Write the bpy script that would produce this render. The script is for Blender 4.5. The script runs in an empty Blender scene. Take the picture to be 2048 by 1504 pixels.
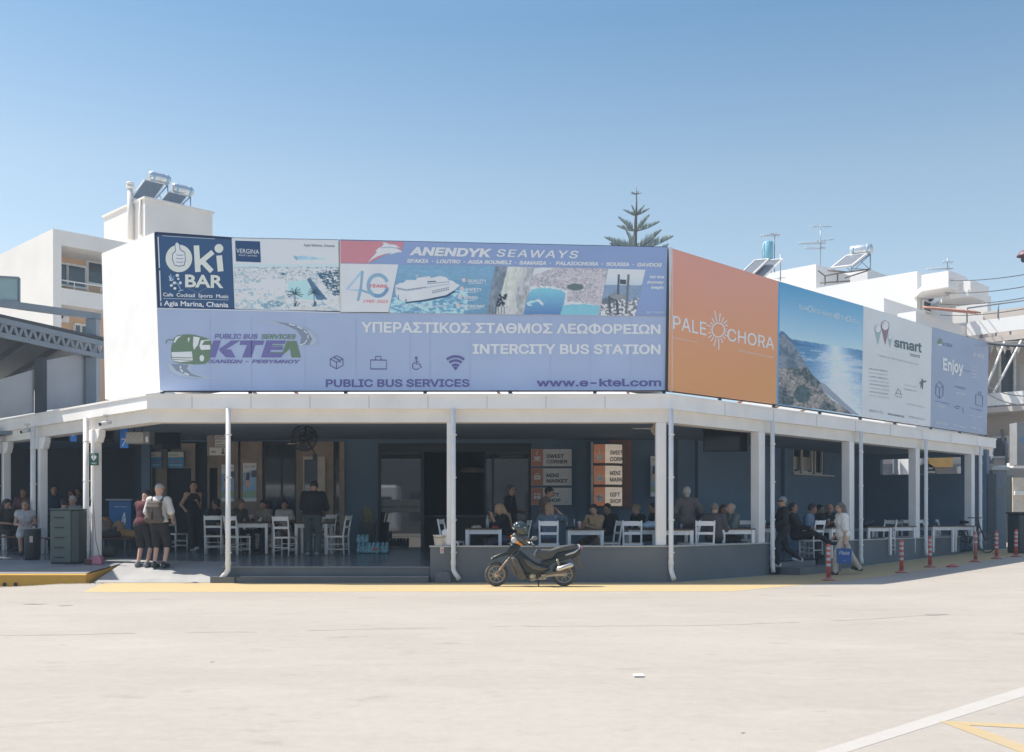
import bpy, math, random
import numpy as np
from mathutils import Vector, Matrix
from mathutils.geometry import delaunay_2d_cdt
random.seed(7); RNG = np.random.default_rng(11)
SC = bpy.context.scene; COL = SC.collection
# ------------------------------------------------------------------ camera, sky, sun, exposure
FPX, CX, CY, EYE = 2100.0, 1024.0, 1033.0, 1.32          # focal length and horizon in photo pixels, eye height in metres
cd = bpy.data.cameras.new('camera'); cam = bpy.data.objects.new('camera', cd); COL.objects.link(cam)
cam.location = (0, 0, EYE); cam.rotation_euler = (math.radians(90), 0, 0)
cd.sensor_width = 36; cd.lens = 36 * FPX / 2048; cd.shift_y = (CY - 752) / 2048
cd.clip_start = .1; cd.clip_end = 3000
SC.camera = cam
SUN = Vector((-.50, .12, .86)).normalized()
w = bpy.data.worlds.new('World'); SC.world = w; w.use_nodes = True
nt = w.node_tree; bg = nt.nodes['Background']
sky = nt.nodes.new('ShaderNodeTexSky'); sky.sky_type = 'NISHITA'; sky.sun_disc = False
sky.sun_elevation = math.asin(SUN.z); sky.sun_rotation = math.atan2(SUN.x, SUN.y)
sky.altitude = 0; sky.air_density = 1.0; sky.dust_density = 1.2; sky.ozone_density = 1.0
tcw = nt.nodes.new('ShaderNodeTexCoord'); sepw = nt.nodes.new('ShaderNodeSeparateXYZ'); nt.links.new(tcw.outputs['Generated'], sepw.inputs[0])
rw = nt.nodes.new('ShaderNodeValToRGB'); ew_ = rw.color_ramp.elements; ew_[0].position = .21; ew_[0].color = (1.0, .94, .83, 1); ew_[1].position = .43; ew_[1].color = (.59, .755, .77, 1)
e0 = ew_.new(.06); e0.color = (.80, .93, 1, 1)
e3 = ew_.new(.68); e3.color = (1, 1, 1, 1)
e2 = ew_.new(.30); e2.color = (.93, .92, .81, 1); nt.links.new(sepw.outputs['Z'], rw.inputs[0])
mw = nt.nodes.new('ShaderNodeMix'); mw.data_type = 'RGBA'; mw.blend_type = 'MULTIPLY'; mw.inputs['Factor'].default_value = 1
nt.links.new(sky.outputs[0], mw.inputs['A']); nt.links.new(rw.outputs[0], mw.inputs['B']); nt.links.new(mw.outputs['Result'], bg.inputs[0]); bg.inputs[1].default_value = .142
sl = bpy.data.lights.new('sun', 'SUN'); sl.energy = 4.5; sl.angle = math.radians(.5); sl.color = (1, .94, .84)
so = bpy.data.objects.new('sun', sl); COL.objects.link(so)
so.rotation_euler = SUN.to_track_quat('Z', 'Y').to_euler(); so.location = (-20, 5, 40)
vs = SC.view_settings; vs.view_transform = 'Standard'; vs.look = 'None'; vs.gamma = 1; vs.exposure = .5
try: vs.use_curve_mapping = False
except Exception: pass
SC.cycles.max_bounces = 8
# ------------------------------------------------------------------ helpers
V = lambda *a: np.array(a if len(a) > 1 else a[0], float)
def lin(c):
    c = np.asarray(c, float) / 255
    return np.where(c <= .04045, c / 12.92, ((c + .055) / 1.055) ** 2.4)
SH = np.array([.557, .627, .692])                                                # light on a shaded outdoor wall, used to turn seen colour into base colour
def S(r, g, b, k=SH): return tuple(np.clip(lin((r, g, b)) / k, 0, .9))
_M = {}
def mat(name, rgb=(.5, .5, .5), rough=.6, metal=0, var=.1, scale=5, bump=0, bscale=60, spec=.5, coat=0, dirt=0, dirtcol=(.12, .1, .08), alpha=1):
    if name in _M: return _M[name]
    m = bpy.data.materials.new(name); m.use_nodes = True; n = m.node_tree.nodes; L = m.node_tree.links
    p = n['Principled BSDF']; p.inputs['Roughness'].default_value = rough; p.inputs['Metallic'].default_value = metal
    p.inputs['Specular IOR Level'].default_value = spec; p.inputs['Coat Weight'].default_value = coat
    tc = n.new('ShaderNodeTexCoord'); nz = n.new('ShaderNodeTexNoise'); nz.inputs['Scale'].default_value = scale; nz.inputs['Detail'].default_value = 6
    L.new(tc.outputs['Object'], nz.inputs['Vector'])
    r = n.new('ShaderNodeValToRGB'); e = r.color_ramp.elements
    e[0].position = .3; e[1].position = .7
    e[0].color = (*[max(0, c * (1 - var)) for c in rgb], 1); e[1].color = (*[min(1, c * (1 + var)) for c in rgb], 1)
    L.new(nz.outputs['Fac'], r.inputs['Fac']); out = r.outputs['Color']
    if dirt:
        n2 = n.new('ShaderNodeTexNoise'); n2.inputs['Scale'].default_value = scale * .4; n2.inputs['Detail'].default_value = 10; n2.inputs['Roughness'].default_value = .7
        mp = n.new('ShaderNodeMapping'); mp.inputs['Scale'].default_value = (1, 1, .35); L.new(tc.outputs['Object'], mp.inputs['Vector']); L.new(mp.outputs[0], n2.inputs['Vector'])
        r2 = n.new('ShaderNodeValToRGB'); r2.color_ramp.elements[0].position = .55; r2.color_ramp.elements[1].position = .8
        r2.color_ramp.elements[1].color = (dirt, dirt, dirt, 1); L.new(n2.outputs['Fac'], r2.inputs['Fac'])
        mx = n.new('ShaderNodeMix'); mx.data_type = 'RGBA'; L.new(r2.outputs['Color'], mx.inputs['Factor']); L.new(out, mx.inputs['A']); mx.inputs['B'].default_value = (*dirtcol, 1); out = mx.outputs['Result']
    L.new(out, p.inputs['Base Color'])
    if bump:
        n3 = n.new('ShaderNodeTexNoise'); n3.inputs['Scale'].default_value = bscale; n3.inputs['Detail'].default_value = 4; L.new(tc.outputs['Object'], n3.inputs['Vector'])
        b = n.new('ShaderNodeBump'); b.inputs['Strength'].default_value = bump; b.inputs['Distance'].default_value = .02; L.new(n3.outputs['Fac'], b.inputs['Height']); L.new(b.outputs[0], p.inputs['Normal'])
    if alpha < 1: p.inputs['Alpha'].default_value = alpha
    _M[name] = m; return m
def glass(name, rgb, trans=.0, rough=.03, ior=1.5):
    if name in _M: return _M[name]
    m = mat(name, rgb, rough, var=.05, spec=.9)
    m.node_tree.nodes['Principled BSDF'].inputs['Transmission Weight'].default_value = trans; m.node_tree.nodes['Principled BSDF'].inputs['IOR'].default_value = ior
    return m
def paintmat(rough=.55):
    if 'printed' in _M: return _M['printed']
    m = bpy.data.materials.new('printed_vinyl'); m.use_nodes = True; n = m.node_tree.nodes
    a = n.new('ShaderNodeVertexColor'); a.layer_name = 'Col'; p = n['Principled BSDF']; p.inputs['Roughness'].default_value = rough
    m.node_tree.links.new(a.outputs['Color'], p.inputs['Base Color']); _M['printed'] = m; return m
def wl(o):
    v = Vector((0, 0, 0))
    while o is not None: v = v + o.location; o = o.parent
    return v
def tag(o, label=None, cat=None, group=None, kind=None):
    for k, x in (('label', label), ('category', cat), ('group', group), ('kind', kind)):
        if x: o[k] = x
    return o
def thing(name, label, cat, loc=(0, 0, 0), group=None):
    o = bpy.data.objects.new(name, None); o.empty_display_size = .2; COL.objects.link(o); o.location = Vector([float(c) for c in loc])
    return tag(o, label, cat, group)
def link_mesh(name, me, parent=None, loc=None):
    o = bpy.data.objects.new(name, me); COL.objects.link(o)
    if parent is not None: o.parent = parent
    if loc is not None: o.location = loc
    return o
def copy_tree(o, parent=None):
    c = o.copy(); COL.objects.link(c)
    if parent is not None: c.parent = parent
    for ch in list(o.children): copy_tree(ch, c)
    return c
def frame(d):
    d = np.asarray(d, float); d = d / (np.linalg.norm(d) + 1e-12)
    a = V(0, 0, 1) if abs(d[2]) < .95 else V(1, 0, 0)
    x = np.cross(a, d); x /= np.linalg.norm(x); return x, np.cross(d, x), d
class MB:
    """collects shapes; build() links them as ONE mesh object"""
    def __init__(s): s.v = []; s.f = []; s.mi = []; s.sm = []
    def add(s, vs, fs, m=0, smooth=False):
        o = len(s.v); s.v.extend([tuple(map(float, q)) for q in vs]); s.f.extend([tuple(i + o for i in f) for f in fs]); s.mi += [m] * len(fs); s.sm += [smooth] * len(fs); return s
    def obox(s, c, h, ax=None, m=0):
        c = V(c); ax = np.eye(3) if ax is None else [V(a) for a in ax]
        vs = [c + ax[0] * h[0] * i + ax[1] * h[1] * j + ax[2] * h[2] * k for k in (-1, 1) for j in (-1, 1) for i in (-1, 1)]
        return s.add(vs, [(0, 2, 3, 1), (4, 5, 7, 6), (0, 1, 5, 4), (2, 6, 7, 3), (0, 4, 6, 2), (1, 3, 7, 5)], m)
    def box(s, a, b, m=0):
        a, b = V(a), V(b); return s.obox((a + b) / 2, np.abs(b - a) / 2, None, m)
    def bar(s, a, b, w, h, m=0, up=(0, 0, 1)):
        a, b = V(a), V(b); d = b - a; L = np.linalg.norm(d); d = d / L; u = V(up)
        if abs(d @ u) > .98: u = V(1, 0, 0)
        x = np.cross(d, u); x /= np.linalg.norm(x); y = np.cross(x, d)
        return s.obox((a + b) / 2, (w / 2, L / 2, h / 2), (x, d, y), m)
    def tube(s, P, r, n=8, m=0, cap=True, closed=False):
        P = [V(p) for p in P]; k = len(P); r = [r] * k if np.isscalar(r) else r; vs = []; fs = []
        px = None
        for i in range(k):
            d = (P[(i + 1) % k] - P[i - 1]) if closed else (P[min(i + 1, k - 1)] - P[max(i - 1, 0)])
            d = d / (np.linalg.norm(d) + 1e-12)
            if px is None: x, y, _ = frame(d)
            else:
                x = px - d * (px @ d); x /= (np.linalg.norm(x) + 1e-12); y = np.cross(d, x)
            px = x
            for j in range(n):
                t = 2 * math.pi * j / n; vs.append(P[i] + r[i] * (x * math.cos(t) + y * math.sin(t)))
        for i in range(k if closed else k - 1):
            q = (i + 1) % k
            for j in range(n): fs.append((i * n + j, i * n + (j + 1) % n, q * n + (j + 1) % n, q * n + j))
        s.add(vs, fs, m, True)
        if cap and not closed:
            o = len(s.v) - k * n; s.f += [tuple(o + j for j in range(n))[::-1], tuple(o + (k - 1) * n + j for j in range(n))]; s.mi += [m, m]; s.sm += [False, False]
        return s
    def cyl(s, a, b, r, r2=None, n=16, m=0): return s.tube([a, b], [r, r if r2 is None else r2], n, m)
    def lathe(s, prof, c=(0, 0, 0), ax=(0, 0, 1), n=24, m=0, smooth=True):
        x, y, d = frame(ax); c = V(c); vs = []; k = len(prof)
        for (r, z) in prof:
            for j in range(n):
                t = 2 * math.pi * j / n; vs.append(c + d * z + r * (x * math.cos(t) + y * math.sin(t)))
        fs = [(i * n + j, i * n + (j + 1) % n, (i + 1) * n + (j + 1) % n, (i + 1) * n + j) for i in range(k - 1) for j in range(n)]
        return s.add(vs, fs, m, smooth)
    def torus(s, c, ax, R, r, n=28, q=8, m=0):
        x, y, d = frame(ax); c = V(c)
        return s.tube([c + R * (x * math.cos(t) + y * math.sin(t)) for t in np.linspace(0, 2 * math.pi, n, endpoint=False)], r, q, m, closed=True)
    def ell(s, c, r, ax=None, n=14, m=0):
        c = V(c); ax = np.eye(3) if ax is None else ax; vs = []; k = n // 2 + 1
        for i in range(k + 1):
            th = math.pi * i / k
            for j in range(n):
                t = 2 * math.pi * j / n; vs.append(c + ax[0] * r[0] * math.sin(th) * math.cos(t) + ax[1] * r[1] * math.sin(th) * math.sin(t) + ax[2] * r[2] * math.cos(th))
        return s.add(vs, [(i * n + j, (i + 1) * n + j, (i + 1) * n + (j + 1) % n, i * n + (j + 1) % n) for i in range(k) for j in range(n)], m, True)
    def prism(s, poly, d, m=0):
        """planar 3-D polygon pushed along the vector d"""
        poly = [V(p) for p in poly]; d = V(d); k = len(poly)
        return s.add(poly + [p + d for p in poly], [tuple(range(k)), tuple(range(2 * k - 1, k - 1, -1))] + [(i, i + k, (i + 1) % k + k, (i + 1) % k) for i in range(k)], m)
    def build(s, name, mats, parent=None, bevel=0, loc=None):
        off = wl(parent) if parent is not None else Vector((0, 0, 0))
        base = V(loc) if loc is not None else V(off)
        vs = np.array(s.v) - base
        me = bpy.data.meshes.new(name); me.from_pydata(vs.tolist(), [], s.f)
        for mm in (mats if isinstance(mats, (list, tuple)) else [mats]): me.materials.append(mm)
        me.polygons.foreach_set('material_index', s.mi); me.polygons.foreach_set('use_smooth', s.sm)
        import bmesh
        bm = bmesh.new(); bm.from_mesh(me); bmesh.ops.recalc_face_normals(bm, faces=bm.faces)
        if bevel:
            es = [e for e in bm.edges if len(e.link_faces) == 2 and e.calc_face_angle(0) > .7]
            bmesh.ops.bevel(bm, geom=es, offset=bevel, segments=1, affect='EDGES', clamp_overlap=True)
        bm.to_mesh(me); bm.free(); me.update()
        o = link_mesh(name, me, parent)
        if loc is not None: o.location = Vector([float(c) for c in loc]) - off
        return o
# ---- pixels of the photograph to points of the place
def ray(px, py): return V((px - CX) / FPX, 1, (CY - py) / FPX)
EYEP = V(0, 0, EYE)
def atY(px, py, Y): return EYEP + ray(px, py) * Y
def XY(px, Y): return (px - CX) / FPX * Y
class Plane:
    def __init__(s, P, u):
        s.P = V(P); s.u = V(u); s.u = s.u / np.linalg.norm(s.u); s.n = V(s.u[1], -s.u[0], 0)
        if (s.P - EYEP)[:2] @ s.n[:2] > 0: s.n = -s.n
    def pt(s, px, py, off=0):
        r = ray(px, py); t = ((s.P - EYEP) @ s.n) / (r @ s.n); return EYEP + r * t + s.n * off
    def uz(s, px, py):
        q = s.pt(px, py); return np.array([(q - s.P) @ s.u, q[2]])
    def to3(s, uz, off=0):
        uz = np.asarray(uz, float)
        return s.P * V(1, 1, 0) + uz[..., 0:1] * s.u + uz[..., 1:2] * V(0, 0, 1) + s.n * off
def gz(x, y):
    x = np.asarray(x, float); r = .04 * np.log1p(np.exp(np.clip((x - 7.5) * 2, -40, 40))) / 2
    return np.minimum(r, .9) - .07 / (1 + np.exp((x + 9.3) * 4))
def G(px, py, off=0):
    z = 0.
    for _ in range(12):
        r = ray(px, py); t = (z - EYE) / r[2]; q = EYEP + r * t; z = float(gz(q[0], q[1]))
    return V(q[0], q[1], z + off)
def fz(x, y):
    wx = 1 / (1 + np.exp((np.asarray(x, float) + .8) * 2.5))
    return .30 + .032 * np.clip(np.asarray(y, float) - 21.4, 0, 4.5) * wx
def FL(px, Y): x = XY(px, Y); return V(x, Y, float(fz(x, Y)))
# ---- text: outlines of a vector font, thickened, filled with the non-zero rule
import os
try: INTER = bpy.data.fonts.load(os.path.join(bpy.utils.system_resource('DATAFILES'), 'fonts', 'Inter.woff2'))
except Exception: INTER = None
_TXT = bpy.data.objects.new('type_setter', bpy.data.curves.new('type_setter', 'FONT'))
def outlines(s, font=None, bold=0, shear=0, spacing=1, res=3):
    c = _TXT.data
    COL.objects.link(_TXT); c.body = s; c.size = 1; c.shear = shear; c.space_character = spacing
    if font is not None: c.font = font
    dg = bpy.context.evaluated_depsgraph_get(); dg.update()
    cu = _TXT.evaluated_get(dg).to_curve(dg); out = []
    for sp in cu.splines:
        pts = []
        if sp.type == 'BEZIER':
            b = sp.bezier_points; k = len(b)
            for i in range(k):
                p0, p1 = b[i], b[(i + 1) % k]; A, B, C, D = (V(q)[:2] for q in (p0.co, p0.handle_right, p1.handle_left, p1.co))
                ch = np.linalg.norm(D - A); dev = abs(np.cross(D - A, B - A)) + abs(np.cross(D - A, C - A)) if ch > 1e-6 else 1
                m = 1 if dev < 1e-4 else res
                for t in np.arange(m) / m: pts.append((1 - t) ** 3 * A + 3 * t * (1 - t) ** 2 * B + 3 * t * t * (1 - t) * C + t ** 3 * D)
        else: pts = [V(q.co)[:2] for q in sp.points]
        q = [pts[0]] if pts else []
        for p in pts[1:]:
            if np.linalg.norm(p - q[-1]) > 1e-4: q.append(p)
        if len(q) > 2 and np.linalg.norm(q[0] - q[-1]) < 1e-4: q.pop()
        if len(q) < 3: continue
        q = np.array(q)
        out.append(q)
    _TXT.evaluated_get(dg).to_curve_clear(); COL.objects.unlink(_TXT)
    if bold and out:
        sgn = 1 if sum(area2(q) for q in out) > 0 else -1
        for j, q in enumerate(out):
            d = np.roll(q, -1, 0) - q; d /= np.linalg.norm(d, axis=1)[:, None]; e = np.roll(d, 1, 0)
            n1 = np.c_[d[:, 1], -d[:, 0]]; nn = n1 + np.c_[e[:, 1], -e[:, 0]]; ln = np.linalg.norm(nn, axis=1); ln[ln < 1e-6] = 1; nn /= ln[:, None]
            out[j] = q + nn * (bold * sgn / np.clip((nn * n1).sum(1), .5, 1))[:, None]
    return out
def area2(q): return .5 * np.sum(q[:, 0] * np.roll(q[:, 1], -1) - np.roll(q[:, 0], -1) * q[:, 1])
def fill(contours):
    """triangles wherever the winding number of the outlines is not zero"""
    vs = []; es = []; A = []; B = []
    for q in contours:
        o = len(vs); k = len(q); vs += [Vector((float(a), float(b))) for a, b in q]; es += [(o + i, o + (i + 1) % k) for i in range(k)]; A.append(q); B.append(np.roll(q, -1, 0))
    r = delaunay_2d_cdt(vs, es, [], 0, 1e-6); v = np.array([tuple(p) for p in r[0]]); T = np.array([f for f in r[2] if len(f) == 3])
    A = np.vstack(A); B = np.vstack(B); c = v[T].mean(1) + 1e-7; w_ = np.zeros(len(T), int)
    for i in range(0, len(T), 400):
        p = c[i:i + 400, None]; up = (A[None, :, 1] <= p[..., 1]) & (B[None, :, 1] > p[..., 1]); dn = (A[None, :, 1] > p[..., 1]) & (B[None, :, 1] <= p[..., 1])
        L_ = (B - A)[None, :, 0] * (p[..., 1] - A[None, :, 1]) - (p[..., 0] - A[None, :, 0]) * (B - A)[None, :, 1]
        w_[i:i + 400] = (up & (L_ > 0)).sum(1) - (dn & (L_ < 0)).sum(1)
    return v, [tuple(f) for f in T[w_ != 0].tolist()]
BOLD = .5
class Art:
    """flat artwork on a plane, drawn in photo pixels; layers a few mm proud of the panel"""
    def __init__(s, plane): s.p = plane; s.mb = MB(); s.mats = []; s.lay = 0
    def mi(s, c):
        c = tuple(round(float(x), 3) for x in c)
        m = mat('print_%d_%d_%d' % tuple(int(x * 999) for x in c), c, .5, var=.03, scale=3)
        if m not in s.mats: s.mats.append(m)
        return s.mats.index(m)
    def text(s, body, bl, br, h, c, bold=.02, shear=0, font='I', spacing=1, off=.008, hr=None, res=3, capk=None):
        """baseline from bl to br (photo pixels), capital height h pixels at bl"""
        fo = INTER if font == 'I' else None
        cs = outlines(body, fo, bold * BOLD, shear, spacing, res)
        if not cs: return
        v, f = fill(cs); x0, x1 = v[:, 0].min(), v[:, 0].max(); cap = capk or (.727 if fo else .70)
        A = s.p.uz(*bl); B = s.p.uz(*br); T = s.p.uz(bl[0], bl[1] - h)
        ex = (B - A) / (x1 - x0); ey = (T - A) / cap
        if hr:
            T2 = s.p.uz(br[0], br[1] - hr); k = (T2 - B) / cap; t = ((v[:, 0] - x0) / (x1 - x0))[:, None]; uz = A + (v[:, :1] - x0) * ex + v[:, 1:2] * (ey * (1 - t) + k * t)
        else: uz = A + (v[:, :1] - x0) * ex + v[:, 1:2] * ey
        s.mb.add(s.p.to3(uz, off), f, s.mi(c))
    def poly(s, pts, c, off=.004):
        q = np.array([s.p.uz(*p) for p in pts]); v, f = fill([q]); s.mb.add(s.p.to3(v, off), f, s.mi(c))
    def line(s, pts, wd, c, off=.006, closed=False):
        """a stroke wd pixels wide"""
        P = np.array(pts, float)
        if closed: P = np.vstack([P, P[:1]])
        A = []; B = []
        for i in range(len(P)):
            d = P[min(i + 1, len(P) - 1)] - P[max(i - 1, 0)]
            if closed and i in (0, len(P) - 1): d = P[1] - P[-2]
            d = d / (np.linalg.norm(d) + 1e-9); n = np.array([-d[1], d[0]]) * wd / 2; A.append(P[i] + n); B.append(P[i] - n)
        q = [s.p.pt(a[0], a[1], off) for a in A + B]; k = len(A)
        s.mb.add(q, [(i, i + 1, k + i + 1, k + i) for i in range(k - 1)], s.mi(c))
    def ring(s, c, r, wd, col, a0=0, a1=360, asp=1, off=.006, n=24):
        t = np.radians(np.linspace(a0, a1, n)); s.line([(c[0] + r * math.cos(x), c[1] - r * asp * math.sin(x)) for x in t], wd, col, off)
    def disc(s, c, rx, ry, col, off=.006, n=20):
        s.poly([(c[0] + rx * math.cos(t), c[1] + ry * math.sin(t)) for t in np.linspace(0, 2 * math.pi, n, endpoint=False)], col, off)
    def build(s, name, parent):
        if s.mb.f: return s.mb.build(name, s.mats, parent)
# ---- numpy painting of printed photographs (vertex colours on a dense sheet)
def vnoise(x, y, seed=0):
    xi = np.floor(x).astype(int); yi = np.floor(y).astype(int); xf = x - xi; yf = y - yi
    h = lambda a, b: (np.sin(a * 127.1 + b * 311.7 + seed * 74.7) * 43758.5453) % 1
    u = xf * xf * (3 - 2 * xf); v = yf * yf * (3 - 2 * yf)
    return (h(xi, yi) * (1 - u) + h(xi + 1, yi) * u) * (1 - v) + (h(xi, yi + 1) * (1 - u) + h(xi + 1, yi + 1) * u) * v
def fbm(x, y, o=4, seed=0): return sum(vnoise(x * 2 ** i, y * 2 ** i, seed + i) / 2 ** i for i in range(o)) / (2 - 2 ** (1 - o))
def inpoly(x, y, P):
    r = np.zeros(x.shape, bool); k = len(P)
    for i in range(k):
        (x1, y1), (x2, y2) = P[i], P[(i + 1) % k]
        c = ((y1 > y) != (y2 > y)) & (x < (x2 - x1) * (y - y1) / ((y2 - y1) or 1e-9) + x1); r ^= c
    return r
def painted(name, plane, quad, fn, parent, nx=120, ny=80, off=.004, k=SH):
    """sheet with the four pixel corners TL TR BR BL; fn(px, py) gives seen sRGB 0-255"""
    TL, TR, BR, BL = [plane.uz(*q) for q in quad]
    a = np.linspace(0, 1, nx)[None, :, None]; b = np.linspace(0, 1, ny)[:, None, None]
    uz = (TL * (1 - a) + TR * a) * (1 - b) + (BL * (1 - a) + BR * a) * b
    P3 = plane.to3(uz.reshape(-1, 2), off); d = P3 - EYEP
    px = CX + FPX * d[:, 0] / d[:, 1]; py = CY - FPX * d[:, 2] / d[:, 1]
    rgb = np.clip(lin(np.clip(fn(px, py), 0, 255)) / k, 0, .9)
    base = V(wl(parent)) if parent is not None else V(0, 0, 0)
    i = np.arange(nx * ny).reshape(ny, nx); F = np.stack([i[:-1, :-1], i[1:, :-1], i[1:, 1:], i[:-1, 1:]], -1).reshape(-1, 4)
    o = raw_mesh(name, P3 - base, F, paintmat(), parent, False)
    at = o.data.color_attributes.new('Col', 'FLOAT_COLOR', 'POINT'); at.data.foreach_set('color', np.c_[rgb, np.ones(len(rgb))].astype(np.float32).ravel())
    return o
def raw_mesh(name, v, F, m, parent=None, smooth=True):
    me = bpy.data.meshes.new(name); v = np.asarray(v, np.float32); F = np.asarray(F, np.int32)
    me.vertices.add(len(v)); me.vertices.foreach_set('co', v.ravel()); me.loops.add(F.size); me.loops.foreach_set('vertex_index', F.ravel())
    me.polygons.add(len(F)); me.polygons.foreach_set('loop_start', np.arange(0, F.size, F.shape[1], dtype=np.int32)); me.polygons.foreach_set('use_smooth', np.full(len(F), smooth))
    me.update(calc_edges=True); me.materials.append(m); return link_mesh(name, me, parent)
# ---- smooth implicit shapes: round cones and ellipsoids blended together, meshed with surface nets
class SDF:
    def __init__(s, h=.012, k=.03): s.h = h; s.k = k; s.pr = []
    def cap(s, a, b, ra, rb=None, k=None): s.pr.append(('c', V(a), V(b), ra, ra if rb is None else rb, s.k if k is None else k)); return s
    def ell(s, c, r, R=None, k=None, op='+'): s.pr.append(('e' + op, V(c), V(r), np.eye(3) if R is None else R, 0, s.k if k is None else k)); return s
    def cut(s, p, n): s.pr.append(('h', V(p), V(n) / np.linalg.norm(V(n)), 0, 0, 0)); return s
    def mesh(s):
        h = s.h; lo = np.full(3, 1e9); hi = -lo; bb = []
        for t, a, b, c, d, k in s.pr:
            if t == 'c': l = np.minimum(a - c, b - d); u = np.maximum(a + c, b + d)
            elif t[0] == 'e': e = np.sqrt((c.T ** 2) @ (b ** 2)) if c is not None else b; l = a - e; u = a + e
            else: l = u = None
            bb.append((l, u))
            if l is not None and t != 'e-': lo = np.minimum(lo, l); hi = np.maximum(hi, u)
        lo -= 3 * h; n = np.ceil((hi - lo + 3 * h) / h).astype(int) + 1; F = np.full(n, 1.0)
        ax = [lo[i] + h * np.arange(n[i]) for i in range(3)]
        for (t, a, b, c, d, k), (l, u) in zip(s.pr, bb):
            if t == 'h':
                g = (ax[0] - a[0])[:, None, None] * b[0] + (ax[1] - a[1])[None, :, None] * b[1] + (ax[2] - a[2])[None, None, :] * b[2]
                F = np.maximum(F, g); continue
            i0 = np.maximum(np.floor((l - k - 3 * h - lo) / h).astype(int), 0); i1 = np.minimum(np.ceil((u + k + 3 * h - lo) / h).astype(int) + 1, n)
            if (i1 <= i0).any(): continue
            sl = tuple(slice(i0[i], i1[i]) for i in range(3))
            X, Y, Z = np.meshgrid(*[ax[i][sl[i]] for i in range(3)], indexing='ij')
            if t == 'c':
                ba = b - a; L2 = ba @ ba + 1e-12; q = np.clip(((X - a[0]) * ba[0] + (Y - a[1]) * ba[1] + (Z - a[2]) * ba[2]) / L2, 0, 1)
                g = np.sqrt((X - a[0] - q * ba[0]) ** 2 + (Y - a[1] - q * ba[1]) ** 2 + (Z - a[2] - q * ba[2]) ** 2) - (c + (d - c) * q)
            else:
                U = [((X - a[0]) * c[i][0] + (Y - a[1]) * c[i][1] + (Z - a[2]) * c[i][2]) for i in range(3)]
                k0 = np.sqrt(sum((U[i] / b[i]) ** 2 for i in range(3))); k1 = np.sqrt(sum((U[i] / b[i] ** 2) ** 2 for i in range(3))) + 1e-9
                g = k0 * (k0 - 1) / k1
            f = F[sl]
            if t == 'e-': F[sl] = np.maximum(f, -g); continue
            if k > 0:
                q = np.maximum(k - np.abs(f - g), 0) / k; F[sl] = np.minimum(f, g) - q * q * k * .25
            else: F[sl] = np.minimum(f, g)
        return surfnet(F, lo, h)
def surfnet(F, lo, h):
    I = F < 0; n = np.array(F.shape); cnt = np.zeros(n - 1, int); sm = np.zeros((*(n - 1), 3))
    for ax in range(3):
        sa = [slice(None)] * 3; sb = [slice(None)] * 3; sa[ax] = slice(0, -1); sb[ax] = slice(1, None)
        fa, fb = F[tuple(sa)], F[tuple(sb)]; cr = (fa < 0) != (fb < 0); t = np.where(cr, fa / np.where(cr, fa - fb, 1), 0)
        o = [i for i in range(3) if i != ax]
        for d0 in (0, 1):
            for d1 in (0, 1):
                s = [slice(None)] * 3; s[o[0]] = slice(d0, n[o[0]] - 1 + d0); s[o[1]] = slice(d1, n[o[1]] - 1 + d1); s = tuple(s)
                c = cr[s]; cnt += c; sm[..., ax] += t[s] * c; sm[..., o[0]] += d0 * c; sm[..., o[1]] += d1 * c
    act = cnt > 0; idx = np.full(cnt.shape, -1); idx[act] = np.arange(act.sum())
    cell = np.argwhere(act); v = lo + h * (cell + sm[act] / cnt[act][:, None]); Q = []
    for ax in range(3):
        sa = [slice(None)] * 3; sb = [slice(None)] * 3; sa[ax] = slice(0, -1); sb[ax] = slice(1, None)
        ia, ib = I[tuple(sa)], I[tuple(sb)]; o = [(ax + 1) % 3, (ax + 2) % 3]
        e = np.argwhere(ia != ib); e = e[(e[:, o[0]] > 0) & (e[:, o[1]] > 0) & (e[:, o[0]] < n[o[0]] - 1) & (e[:, o[1]] < n[o[1]] - 1)]
        if not len(e): continue
        def at(a, b): q = e.copy(); q[:, o[0]] -= a; q[:, o[1]] -= b; return idx[q[:, 0], q[:, 1], q[:, 2]]
        q = np.stack([at(1, 1), at(0, 1), at(0, 0), at(1, 0)], 1); fl = ~ia[e[:, 0], e[:, 1], e[:, 2]]; q[fl] = q[fl][:, ::-1]; Q.append(q)
    return v, np.vstack(Q)
def blob(name, sdf, m, parent=None, T=None, base=None):
    """mesh an SDF; T is a function that carries local points to world points"""
    v, q = sdf.mesh()
    if T is not None: v = T(v)
    b = V(wl(parent)) if parent is not None else (V(base) if base is not None else V(0, 0, 0))
    o = raw_mesh(name, v - b, q, m, parent, True)
    if parent is None and base is not None: o.location = Vector([float(c) for c in base])
    return o
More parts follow.
